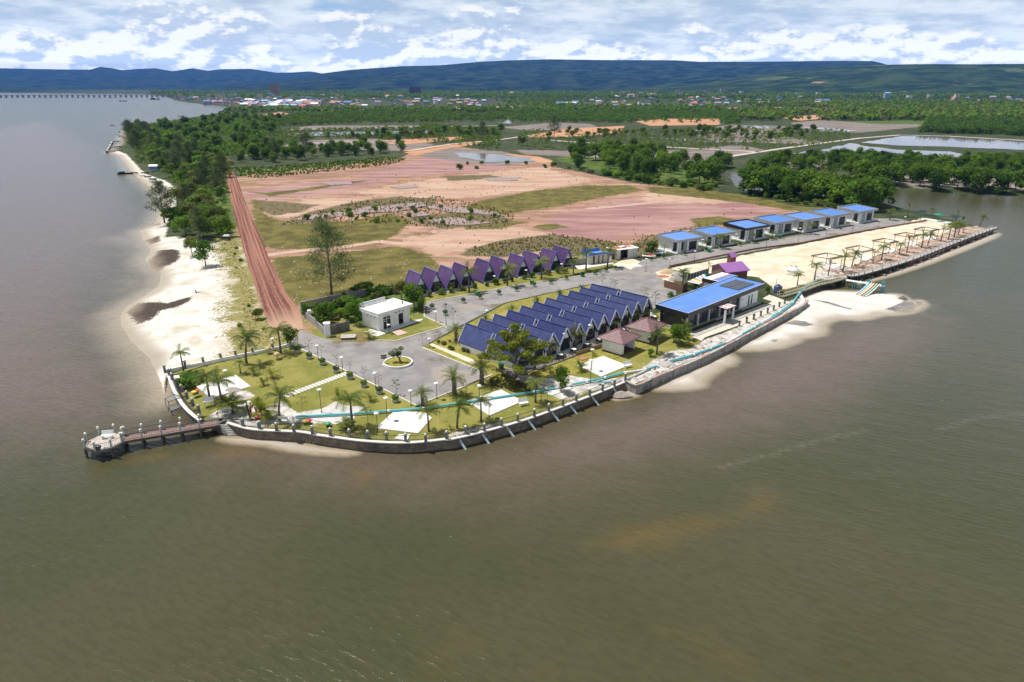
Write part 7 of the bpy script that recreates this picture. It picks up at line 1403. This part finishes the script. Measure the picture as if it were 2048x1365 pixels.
def scatter(px_poly, n, gap, seed, avoid=('mud', 'orange', 'field', 'beach'), keep=.06):
    W_ = WP(px_poly); r = random.Random(seed); lo, hi = W_.min(0), W_.max(0); out = []; tries = 0
    while len(out) < n and tries < n*60:
        tries += 1; x, y = r.uniform(lo[0], hi[0]), r.uniform(lo[1], hi[1])
        if not inside(x, y, W_): continue
        i = gi(x, y)
        if sd[i] < .8 or any(A[a][i] > .5 for a in avoid) and r.random() > keep: continue
        if any(inside(x, y, p) for p in PONDS): continue
        if gap and any((x-a)**2+(y-b)**2 < gap*gap for a, b in out): continue
        out.append((x, y))
    return out
def grove(kd, poly, n, gap, hr, label, group, seed, name=None, avoid=('mud', 'orange', 'field', 'beach'), keep=.06, wide=1.0):
    r = random.Random(seed)
    for x, y in scatter(poly, n, gap, seed, avoid, keep): plant(kd, (x, y, zat(x, y)-.1), r.uniform(*hr), label, group, r.random()*6.28, r.randrange(9), None, name, wide*r.uniform(.9, 1.25))
SH = [(470, 330), (452, 322), (446, 300), (400, 270), (300, 262), (262, 285), (275, 325), (330, 352), (352, 372), (345, 400), (322, 430), (335, 455), (365, 470), (400, 478), (440, 455), (452, 420), (456, 370)]
grove('broadleaf_tree', [(446, 330), (420, 300), (330, 300), (300, 325), (340, 350), (362, 372), (350, 410), (330, 440), (345, 462), (400, 470), (438, 450), (450, 400)], 62, 3.6, (5, 8), 'bushy green tree in the shore thicket between beach and dirt road', 'shore thicket trees', 1, None, (), 1, 1.25)
grove('casuarina_tree', [(446, 330), (400, 290), (300, 290), (290, 320), (345, 350), (362, 372), (340, 420), (340, 455), (400, 460), (440, 440), (450, 390)], 17, 7, (8, 12.5), 'feathery casuarina in the shore thicket between beach and dirt road', 'shore thicket casuarinas', 2, None, (), 1)
grove('mangrove_tree', [(455, 316), (500, 285), (560, 262), (560, 240), (520, 232), (470, 230), (420, 238), (330, 248), (262, 258), (255, 275), (270, 300), (330, 318), (400, 318)], 95, 8, (7, 11), 'dark bushy tree in the wood along the far bay shore', 'bay shore wood', 3, 'shore_tree', (), 1)
grove('broadleaf_tree', [(340, 452), (352, 425), (440, 425), (452, 478), (430, 482), (380, 478)], 22, 2.6, (3.2, 6), 'bright bushy tree at the near edge of the shore thicket', 'near edge of the shore thicket', 51, None, (), 1, 1.3)
grove('casuarina_tree', [(240, 285), (262, 262), (300, 262), (310, 290), (275, 310)], 10, 7, (10, 15), 'tall casuarina in the clump at the far end of the beach', 'casuarinas at the far beach end', 4, None, (), 1)
grove('mangrove_tree', [(1113, 322), (1135, 308), (1260, 305), (1340, 320), (1460, 335), (1465, 352), (1430, 372), (1330, 368), (1250, 350), (1160, 338)], 62, 5.2, (7, 11), 'dense green mangrove in the grove beyond the pink field', 'mangrove grove beyond the pink field', 5, None, (), 1)
grove('mangrove_tree', [(1488, 386), (1500, 372), (1560, 368), (1660, 380), (1735, 395), (1768, 415), (1720, 424), (1640, 408), (1560, 400)], 46, 4.2, (8.5, 12.5), 'tall dark mangrove behind the last blue-roofed bungalows', 'mangroves behind the bungalows', 6, None, (), 1)
grove('mangrove_tree', [(1690, 356), (1760, 352), (1850, 358), (1960, 372), (2100, 378), (2100, 390), (1980, 386), (1830, 377), (1740, 368)], 32, 6, (8, 12), 'mangrove lining the far bank of the brown creek', 'mangroves on the far creek bank', 7, None, (), 1)
grove('mangrove_tree', [(1490, 335), (1540, 318), (1700, 316), (1900, 322), (2150, 330), (2150, 350), (1900, 345), (1700, 338), (1560, 345)], 95, 7, (4.5, 8), 'mid green bushy mangrove on the flats between creek and ponds', 'mangroves on the flats', 8, None, (), 1)
grove('mangrove_tree', [(468, 320), (500, 298), (560, 300), (640, 305), (800, 290), (810, 302), (760, 312), (640, 318), (560, 325), (480, 330)], 44, 6, (5.5, 9.5), 'dark green tree in the line between mudflat and bright grass', 'tree line at the mudflat', 9, 'bushy_tree', (), 1)
grove('broadleaf_tree', [(570, 282), (850, 268), (1010, 262), (1000, 272), (850, 282), (700, 282)], 34, 9, (5, 8), 'round dark tree on the banks of the nearer ponds', 'trees at the nearer ponds', 10, None, (), 1)
grove('broadleaf_tree', [(1030, 295), (1120, 280), (1300, 275), (1500, 285), (1640, 275), (1640, 262), (1400, 262), (1150, 268), (1040, 280)], 75, 9, (4, 8), 'dark bush tree on the mudflats beyond the pink field', 'trees on the mudflats', 12, None, ('orange',), 1)
grove('garden_shrub', [(560, 440), (700, 425), (860, 410), (1010, 430), (960, 455), (800, 450)], 22, 5, (1.0, 2.4), 'round green shrub in the shallow marsh pools', 'shrubs in the marsh pools', 13, 'marsh_shrub', (), 1)
grove('garden_shrub', [(900, 330), (1090, 322), (1110, 335), (920, 345)], 9, 6, (1.8, 3.6), 'green shrub beside the shallow pond in the pink field', 'shrubs at the pink field pond', 14, 'marsh_shrub', (), 1)
grove('garden_shrub', [(1120, 335), (1260, 362), (1330, 375), (1420, 385), (1440, 372), (1330, 365), (1250, 350)], 38, 3, (1.6, 3.2), 'low bright bush at the foot of the mangrove grove', 'low bushes at the grove edge', 15, 'low_bush', (), 1, 1.4)
grove('garden_shrub', [(1500, 392), (1560, 402), (1700, 424), (1720, 420), (1640, 404), (1500, 386)], 34, 2.5, (1.5, 2.6), 'low bright bush at the foot of the mangroves by the bungalows', 'low bushes behind the bungalows', 16, 'low_bush', (), 1, 1.4)
grove('garden_shrub', [(440, 480), (480, 480), (505, 600), (560, 660), (480, 690), (470, 660), (500, 600)], 12, 4, (.4, .8), 'small green bush on the sandy verge beside the dirt road', 'verge bushes', 17, 'low_bush', (), 1, 1.3)
# masses: far woods, scrub, reeds -- one object each
TPL = [leaf_cards(lobes_round(s+70, 5, 1., .52, .05, .27), 46, .20, s+5) for s in range(6)]
TPLF = [leaf_cards(lobes_round(s+90, 3, 1., .55, .05, .3), 20, .34, s+5) for s in range(6)]
def mass(name, label, pts, hr, mats, seed, tpl=TPL, wide=1.2, cat='woodland'):
    r = np.random.default_rng(seed); Vs, Fs, Ms = [], [], []; o = 0
    for x, y in pts:
        V, F = tpl[r.integers(len(tpl))]; h = r.uniform(*hr); a = r.random()*6.28; c, s = math.cos(a), math.sin(a); w = h*wide*r.uniform(.8, 1.3)
        Vs.append(np.stack([(V[:, 0]*c-V[:, 1]*s)*w+x, (V[:, 0]*s+V[:, 1]*c)*w+y, V[:, 2]*h+zat(x, y)-.1], 1)); Fs.append(F+o); o += len(V); Ms.append(np.full(len(F), r.integers(len(mats))))
    o_ = link(name, np_mesh(name, np.concatenate(Vs), np.concatenate(Fs), mats, smooth=False, mi=np.concatenate(Ms))); return tag(o_, label, cat, None, 'stuff')
mass('scrub_wood', 'belt of dark mangrove scrub between ponds and town', scatter([(480, 268), (560, 255), (700, 248), (1000, 243), (1480, 250), (1480, 226), (1000, 224), (700, 226), (560, 234), (520, 250)], 3300, 0, 21, ('orange', 'mud'), .12), (3.5, 7), [L_mid, L_dark, L_mid, L_bright], 1)
mass('scrub_wood', 'green scrub across the flats on the far side of the creek', scatter([(1480, 340), (1560, 308), (1800, 305), (2250, 322), (2250, 352), (1900, 350), (1700, 345)], 1500, 0, 22, ('mud',), .25), (1.2, 3.6), [L_mid, L_bright, L_olive], 2)
mass('scrub_wood', 'solid dark mangrove belt behind the large pond', scatter([(1840, 266), (2350, 282), (2350, 248), (1860, 243)], 2600, 0, 23, ('mud',), .2), (5, 8), [L_dark, L_dark, L_mid], 3)
mass('scrub_wood', 'low scrub dotted over the mudflats and pond banks', scatter([(1030, 300), (1500, 300), (1700, 290), (1700, 262), (1500, 256), (1040, 262)], 1700, 0, 24, ('orange',), .3), (1., 3.), [L_mid, L_dark, L_olive], 4)
mass('scrub_wood', 'mixed scrub between mudflat trees and bay shore wood', scatter([(455, 318), (560, 262), (860, 250), (1000, 262), (1000, 300), (860, 285), (640, 275), (520, 300)], 1300, 0, 25, ('orange', 'field', 'mud'), .08), (1.5, 4), [L_mid, L_dark, L_olive], 5)
mass('scrub_wood', 'undergrowth filling the shore thicket', scatter(SH, 1100, 0, 26, ('beach',), .02), (1.2, 3.4), [L_mid, L_bright, L_olive, L_dark], 6)
mass('scrub_wood', 'undergrowth of the bay shore wood', scatter([(455, 318), (560, 262), (560, 236), (470, 230), (330, 250), (258, 262), (262, 300), (400, 320)], 1500, 0, 27, (), 1), (2.5, 6), [L_dark, L_mid, L_bright], 7)
def ring(n, a0, a1, y0, y1, seed, pw=1.0):
    r = np.random.default_rng(seed); out = []
    while len(out) < n:
        p = ground(r.uniform(a0, a1), y0+(y1-y0)*r.random()**pw); i = gi(p.x, p.y)
        qx, qy = project(p.x, p.y, LZ)
        if (380 < qx < 1010 and 205 < qy < 219.5 and r.random() < .93) or (1150 < qx < 1500 and 203 < qy < 216 and r.random() < .85) or (350 < qx < 1000 and 196 < qy < 206 and r.random() < .6): continue
        if sd[i] > 8 and A['orange'][i] < .4: out.append((p.x, p.y))
    return out
mass('far_woodland', 'far trees among and beyond the houses of the town', ring(5200, 340, 2300, 181.5, 226, 31, .8), (5, 10), [L_dark, L_mid, L_dark], 8, TPLF, 1.5)
mass('far_woodland', 'dark tree belt behind the far town below the ridge', ring(6500, 300, 2350, 181.2, 198, 33, .9), (9, 15), [L_dark, L_dark, L_mid], 10, TPLF, 1.6)
mass('far_woodland', 'green trees between the town and the right hand flats', ring(2600, 1480, 2350, 205, 242, 32), (6, 10), [L_mid, L_dark, L_olive], 9, TPLF, 1.3)
# bright grass belt and sedges
rb = np.random.default_rng(8)
def tufts(name, label, pts, hr, mats, seed, blades=4, wd=.25):
    r = np.random.default_rng(seed); V = []; F = []; Ms = []
    for x, y in pts:
        z = zat(x, y); h = r.uniform(*hr)
        for b in range(blades):
            q = r.random()*6.28; dx_, dy_ = math.cos(q)*wd*h, math.sin(q)*wd*h; ox, oy = r.normal()*.15*h, r.normal()*.15*h; o = len(V); V += [(x+ox-dx_, y+oy-dy_, z), (x+ox+dx_, y+oy+dy_, z), (x+ox*2.2+dx_*.6, y+oy*2.2+dy_*.6, z+h), (x+ox*2.2-dx_*.6, y+oy*2.2-dy_*.6, z+h*.8)]; F.append((o, o+1, o+2, o+3)); Ms.append(r.integers(len(mats)))
    tag(link(name, np_mesh(name, np.array(V), np.array(F), mats, smooth=False, mi=np.array(Ms))), label, 'grass', None, 'stuff')
tufts('sedge_tufts', 'dark sedge tufts standing in the marsh pools', scatter([(560, 450), (700, 405), (870, 392), (1040, 428), (1010, 452), (880, 462), (800, 448), (640, 450)], 900, 0, 41, (), 1), (.3, .7), [L_sedge, L_sedge, L_grass], 1)
tufts('sedge_tufts', 'sedge belt behind the purple cottages and bungalows', scatter([(930, 515), (950, 495), (1100, 468), (1250, 485), (1330, 465), (1480, 440), (1500, 450), (1330, 495), (1280, 510), (1130, 510)], 900, 0, 42, (), 1), (.25, .6), [L_sedge, L_grass, L_olive], 2)
tufts('sedge_tufts', 'sparse sedge tufts over the pink field', scatter([(500, 400), (800, 330), (1090, 330), (1500, 400), (1560, 430), (1330, 470), (1000, 500), (700, 480), (520, 440)], 500, 0, 43, ('mauve',), .25), (.2, .5), [L_sedge, L_sedge, L_dry], 3)
tufts('grass_blades', 'long bright grass below the tree line at the mudflat', scatter([(468, 335), (520, 335), (640, 326), (770, 315), (818, 318), (780, 330), (640, 346), (520, 358), (480, 352)], 1300, 0, 44, (), 1), (.4, .9), [L_bright, L_bright, L_grass], 4, 4, .4)
0 and tufts('grass_blades', 'olive grass of the big field beside the dirt road', scatter([(505, 418), (830, 430), (760, 490), (885, 535), (850, 560), (620, 605), (550, 555), (520, 500)], 3600, 0, 45, ('track',), .1), (.2, .6), [L_grass, L_olive, L_sedge], 5, 4, .5)
tufts('beach_vine', 'bright creeping vines at the back of the white beach', [p for p in scatter([(400, 500), (470, 480), (520, 620), (600, 680), (470, 700), (490, 640), (480, 560)], 700, 0, 46, (), 1)], (.06, .16), [L_bright, L_yel, L_grass], 6, 5, .8)
tufts('leaf_litter', 'brown yellow leaf litter in the bed beside the almond tree', scatter(qp('B6', [(430, 330), (620, 260), (900, 420), (960, 480), (760, 500), (600, 450), (480, 420)]), 260, 0, 47, (), 1), (.12, .3), [L_dry, L_olive, L_yel], 7, 4, .8)
0 and tufts('grass_blades', 'grass tufts scattered over the resort lawns', [p for p in scatter([(340, 745), (600, 690), (833, 815), (985, 760), (1240, 705), (1330, 660), (1300, 700), (1240, 765), (1000, 865), (800, 885), (600, 860), (450, 840)], 1600, 0, 48, ('greysand',), .05)], (.08, .2), [L_grass, L_olive], 8, 4, .8)
mb = MB(); r9 = random.Random(14)
for x, y in scatter([(440, 480), (520, 470), (640, 490), (800, 500), (860, 560), (620, 610), (600, 690), (470, 700), (500, 600)], 260, 0, 49, (), 1): s = r9.uniform(.05, .16); mb.box(x-s, x+s, y-s*.7, y+s*.7, zat(x, y)-.02, zat(x, y)+s*.5)
tag(mb.build('litter', m_white), 'scattered white litter beside the dirt road and on the field', 'litter', None, 'stuff')
mb = MB()
for i in range(240):
    u = r9.random(); x, y = r9.uniform(0, 2048), r9.uniform(0, 1); p = Q('B7', *(lambda t: (620+1100*t+r9.uniform(-40, 60), 930-440*t+r9.uniform(-80, 20)))(u), LZ); s = r9.uniform(.06, .3)
    mb.lathe([(s, -.05), (s*.9, s*.3), (s*.3, s*.6)], 6, r9.choice((0, 0, 1, 2)), (p.x, p.y, LZ), 1, r9.uniform(.5, 1))
tag(mb.build('broken_concrete', [m_wconc, m_conc, m_rust]), 'broken concrete bits on the sand inside the caisson', 'rubble', None, 'stuff')
# ------------------------------------------------------------------ town, bridge, boats
def house_mesh(name, w, d, h, rh, wallm, roofm, two=False):
    mb = MB(); mb.box(-w/2, w/2, -d/2, d/2, 0, h, 0); o = .5
    if rh > .3:
        mb.add([(-w/2-o, -d/2-o, h), (w/2+o, -d/2-o, h), (w/2+o, d/2+o, h), (-w/2-o, d/2+o, h), (-w/2-o, 0, h+rh), (w/2+o, 0, h+rh)], [(0, 1, 5, 4), (2, 3, 4, 5), (1, 2, 5), (3, 0, 4), (3, 2, 1, 0)], 1)
    else: mb.box(-w/2-.2, w/2+.2, -d/2-.2, d/2+.2, h, h+.5, 1)
    for i in range(int(w/2.4)):
        for f in range(max(1, int(h/3))): x = -w/2+1.2+i*2.4; mb.box(x-.5, x+.5, -d/2-.04, -d/2-.01, f*3+.9, f*3+2.1, 2)
    return mb.mesh(name, [wallm, roofm, m_frame])
def pm(n, c): return M(n, c, .7, .1, .3)
walls = [pm('white_wall', (.66, .65, .62)), pm('cream_wall', (.60, .52, .38)), pm('grey_wall', (.36, .36, .36)), pm('pink_wall', (.56, .36, .33)), pm('green_wall', (.22, .46, .36)), pm('blue_wall', (.25, .42, .60))]
roofs = [('red', pm('red_roof', (.44, .15, .12))), ('blue', pm('blue_roof', (.11, .20, .42))), ('grey', pm('grey_roof', (.30, .30, .31))), ('rusty', pm('rusty_roof', (.25, .12, .08))), ('white', pm('white_roof', (.70, .70, .69))), ('pink', pm('pink_roof', (.52, .30, .33))), ('violet', pm('violet_roof', (.26, .18, .42))), ('dark', pm('dark_roof', (.07, .065, .07))), ('light blue', pm('light_blue_roof', (.25, .42, .58))), ('orange', pm('orange_roof', (.46, .25, .14)))]
HM = [(c, house_mesh('house', *dims, walls[(i+j) % 6], rm_)) for i, (c, rm_) in enumerate(roofs) for j, dims in enumerate(((9, 8, 4, 2.2), (13, 9, 6.5, 2.4)))]
FM = [(c, house_mesh('house', 11, 10, h, .2, walls[i % 6], walls[(i+2) % 6])) for i, (c, h) in enumerate((('white', 10), ('cream', 13), ('grey', 10), ('pink', 12), ('green', 9), ('pale blue', 13)))]
rt = random.Random(77)
CAND = []
def town(n, x0, x1, y0, y1, where, pool, sc=(.8, 1.25), gap=0, edge=None):
    k = 0; tries = 0
    while k < n and tries < n*40:
        tries += 1; px_ = rt.uniform(x0, x1); py_ = rt.uniform(y0, y1); p = ground(px_, py_); i = gi(p.x, p.y)
        if sd[i] < (2 if gap == 0 else gap): continue
        c, me = rt.choice(pool); s = rt.uniform(*sc); rz = rt.choice((0, .2, -.3, 1.4, 1.7))+rt.uniform(-.2, .2)
        CAND.append((s*me.vertices[4].co.z**.5*abs(me.vertices[0].co.x)/p.y, me, (p.x, p.y, zat(p.x, p.y)-.1), rz, s, f'tiny {c} {"roofed house" if me in [m for _, m in HM] else "flat-roofed block"} {where}', f'{c} {"houses" if me in [m for _, m in HM] else "blocks"} {where}')); k += 1
dk = [h for h in HM if h[0] in ('grey', 'rusty', 'white', 'dark', 'light blue', 'violet')]+[h for h in HM if h[0] in ('white', 'grey', 'red')]
town(190, 392, 640, 206, 219, 'packed along the town waterfront', dk+HM[:4], (.8, 1.2))
town(45, 350, 700, 196, 208, 'in the town behind the waterfront', FM, (.9, 1.3)); town(75, 360, 1000, 194, 214, 'in the middle of the far town', HM, (.8, 1.4))
town(22, 640, 1010, 206, 218, 'at the near edge of the town', HM, (.8, 1.2)); town(45, 1150, 1480, 196, 218, 'in the village beyond the scrub belt', HM, (.8, 1.3)); town(30, 1000, 1560, 186, 200, 'in the trees below the ridge', HM+FM, (1., 1.8))
town(18, 1480, 1700, 200, 212, 'beyond the orange field', HM, (.8, 1.3)); town(20, 1560, 2048, 183, 200, 'at the foot of the low hills', HM+FM, (1., 1.8)); town(14, 1840, 2060, 198, 212, 'at the right hand end of the plain', HM, (.9, 1.3))
CAND.sort(key=lambda q: -q[0])
for q in CAND[:285]: tag(link('house', q[1], None, q[2], q[3], q[4]), q[5], 'house', q[6])
Vs, Fs, Ms, mats_, off = [], [], [], [], 0
for q in CAND[285:]:
    me = q[1]; co = np.empty(len(me.vertices)*3); me.vertices.foreach_get('co', co); co = co.reshape(-1, 3)*q[4]; c_, s_ = math.cos(q[3]), math.sin(q[3])
    Vs += [(a*c_-b*s_+q[2][0], a*s_+b*c_+q[2][1], z+q[2][2]) for a, b, z in co]
    for pl_ in me.polygons:
        m_ = me.materials[pl_.material_index]
        if m_ not in mats_: mats_.append(m_)
        Fs.append([i+off for i in pl_.vertices]); Ms.append(mats_.index(m_))
    off += len(co)
me = bpy.data.meshes.new('distant_houses'); me.from_pydata(Vs, [], Fs)
for m_ in mats_: me.materials.append(m_)
me.polygons.foreach_set('material_index', Ms); me.update()
tag(link('distant_houses', me), 'smallest far houses scattered through town and villages below the ridge', 'houses', None, 'stuff')
def big(name, label, px_, py_, w, h, d, wm, rm_, cat='building', rh=0):
    p = ground(px_, py_); D = p.y; ww = w*D/FPX/.95; hh = h*D/FPX/.95; t = thing(name, label, cat, (p.x, p.y, LZ-.1)); mb = MB(); mb.box(-ww/2, ww/2, -d/2, d/2, 0, hh); mb.build('wall', wm, t)
    mb = MB(); n = max(2, int(ww/5)); fl = max(1, int(hh/4.2))
    for i in range(n):
        for f in range(fl): x = -ww/2+(i+.5)*ww/n; z = (f+.35)*hh/fl; mb.box(x-ww/n*.3, x+ww/n*.3, -d/2-.08, -d/2-.02, z, z+hh/fl*.4)
    mb.build('window_band', m_frame, t); mb = MB()
    if rh: mb.add([(-ww/2-.5, -d/2-.5, hh), (ww/2+.5, -d/2-.5, hh), (ww/2+.5, d/2+.5, hh), (-ww/2-.5, d/2+.5, hh), (-ww/2-.5, 0, hh+rh), (ww/2+.5, 0, hh+rh)], [(0, 1, 5, 4), (2, 3, 4, 5), (1, 2, 5), (3, 0, 4), (3, 2, 1, 0)])
    else: mb.box(-ww/2-.3, ww/2+.3, -d/2-.3, d/2+.3, hh, hh+.8)
    mb.build('roof', rm_, t)
big('tower_block', 'tall unfinished brick block standing above the far town', 552, 194, 15, 20, 22, pm('brick_wall', (.36, .22, .18)), roofs[3][1]); big('dark_block', 'large dark brown block above the trees of the town', 831, 190, 20, 13, 25, pm('dark_brown_wall', (.10, .06, .06)), roofs[7][1])
big('warehouse', 'dark blue roofed warehouse at the edge of the scrub', 1123, 211.5, 19, 3.5, 16, walls[0], roofs[1][1], 'warehouse', 4); big('warehouse', 'long white warehouse beside the dark blue one', 1143, 212, 17, 5, 16, walls[0], roofs[4][1], 'warehouse', 2); big('warehouse', 'bright green sided shed in the scrub', 1331, 215.5, 12, 3.5, 12, pm('bright_green_wall', (.05, .42, .10)), roofs[1][1], 'shed', 2); big('warehouse', 'pale blue walled shed beyond the scrub belt', 1281, 215, 11, 5, 10, walls[5], roofs[8][1], 'shed', 1.5)
big('water_tower', 'blue tapered tower rising from the trees', 1772, 202, 9, 13, 9, walls[5], roofs[8][1], 'tower', 3); big('warehouse', 'blue and white hall beyond the orange field', 1643, 207, 24, 5, 16, walls[0], roofs[1][1], 'hall', 3); big('tower_block', 'grey concrete tower frame in the village', 1355, 194, 6, 11, 8, walls[2], roofs[2][1]); big('office_block', 'grey block on the plain below the ridge', 1447, 189, 13, 9, 16, walls[2], roofs[2][1])
big('market_hall', 'red roofed hall at the river mouth', 378, 193, 22, 2, 14, walls[3], roofs[0][1], 'hall', 4); big('town_hall', 'blue sided hall in the waterfront town', 566, 206, 18, 5, 14, walls[5], roofs[0][1], 'hall', 3)
a, b = ground(-160, 191.2, 9), ground(345, 190.0, 9); t = thing('bridge', 'long low road bridge on many piers across the bay', 'bridge', (a.x, a.y, 0)); o = Vector((a.x, a.y, 0)); mb = MB(); mb.bar(a-o, b-o, 10, 2.2); mb.build('deck', m_conc, t)
for i in range(47): p = (a-o).lerp(b-o, i/46); mb = MB(); mb.box(p.x-1.8, p.x+1.8, p.y-4, p.y+4, -2, 8.0); mb.build('pier', m_conc, t)
def boat(P, rz, L_, label, cabin=True, hullm=None, roofm=None):
    t = thing('boat', label, 'boat', P, rz); w = L_*.16; mb = MB(); st = [(-.5, .8, .5), (-.2, 1, .42), (.2, .95, .45), (.4, .55, .6), (.5, .05, .8)]; vs = []
    for x, k, z in st: vs += [(x*L_, -w*k, z*L_*.16), (x*L_, 0, -.3), (x*L_, w*k, z*L_*.16)]
    fs = [(i*3+q, i*3+q+1, i*3+q+4, i*3+q+3) for i in range(4) for q in (0, 1)]+[(i*3+2, i*3, i*3+3, i*3+5) for i in range(4)]; mb.add(vs, fs+[(0, 2, 1)]); mb.build('hull', hullm or m_frame, t)
    if cabin:
        mb = MB(); mb.box(-L_*.38, -L_*.02, -w*.6, w*.6, L_*.06, L_*.17); mb.build('cabin', m_frame, t); mb = MB(); mb.box(-L_*.42, L_*.04, -w*.75, w*.75, L_*.17, L_*.19); mb.build('cabin_roof', roofm or m_white, t); mb = MB(); mb.tube((L_*.15, 0, .05*L_), (L_*.15, 0, L_*.3), .06, .04, 5); mb.build('mast', m_frame, t)
boat(ground(310, 199.5, .1), R(10), 30, 'dark fishing boat moored off the far town'); boat(ground(246, 203, .1), R(175), 24, 'low dark boat on the bay, nearest the bridge', False); boat(ground(362, 233, .1), R(5), 9, 'small dark boat off the far shore wood', False); boat(ground(225, 251, .1), R(-170), 5, 'tiny boat leaving a white wake on the bay', False)
boat(Q('N7', 520, 800, .1), R(15), 7.5, 'dark fishing boat with turquoise canopy grounded at the far beach', True, m_frame, m_teal)
for i, (x, y, m_) in enumerate(((720, 780, m_frame), (870, 830, m_white), (980, 858, m_frame), (1075, 905, m_frame), (920, 775, m_dconc))): boat(Q('N7', x, y, .9), R(-20+i*9), 3.6, f'small skiff drawn up on the far beach, {ORD[i]} from the water', False, m_)
P = Q('N7', 1120, 715, 1.8); t = thing('beach_hut', 'blue tarpaulin hut under the trees of the far beach', 'hut', P, R(8)); mb = MB(); mb.box(-2.2, 2.2, -1.4, 1.4, 0, 1.9); mb.build('wall', roofs[1][1], t); mb = MB(); mb.hexa([(-2.4, -1.6, 1.9), (2.4, -1.6, 1.9), (2.4, 1.6, 1.9), (-2.4, 1.6, 1.9), (-2.4, -.2, 2.7), (2.4, -.2, 2.7), (2.4, .2, 2.7), (-2.4, .2, 2.7)]); mb.build('roof', m_white, t)
L_bj = L('N7', [(140, 345), (430, 320), (410, 280), (180, 285)], .9); t = thing('ruined_jetty', 'broken concrete jetty frame at the far end of the beach', 'jetty', (L_bj[0].x, L_bj[0].y, 0)); o = Vector((L_bj[0].x, L_bj[0].y, 0)); mb = MB()
for k0, k1 in (((140, 345), (440, 315)), ((190, 255), (440, 240)), ((245, 135), (420, 130)), ((140, 345), (250, 135))): mb.bar(Q('N7', *k0, .9)-o, Q('N7', *k1, .9)-o, 1.1, .9)
mb.build('beam', m_conc, t)
for q in ((140, 345), (165, 300), (190, 255), (215, 190), (245, 135)): p = Q('N7', *q, .9)-o; m2 = MB(); m2.box(p.x-.6, p.x+.6, p.y-.6, p.y+.6, -1.5, 1.6); m2.build('pile', m_dconc, t)
# ------------------------------------------------------------------ air
m = bpy.data.materials.new('hazy_air'); m.use_nodes = True; nt_ = m.node_tree; nt_.nodes.clear(); pv = nt_.nodes.new('ShaderNodeVolumePrincipled'); ov = nt_.nodes.new('ShaderNodeOutputMaterial'); nt_.links.new(pv.outputs[0], ov.inputs['Volume'])
pv.inputs['Color'].default_value = (.09, .26, .76, 1); pv.inputs['Density'].default_value = 6.0e-5; pv.inputs['Anisotropy'].default_value = 0
mb = MB(); mb.box(-15500, 15500, -60, 19500, -5, 560); hz = mb.build('haze', m); tag(hz, 'thin blue haze between camera and far hills', 'haze', None, 'stuff')
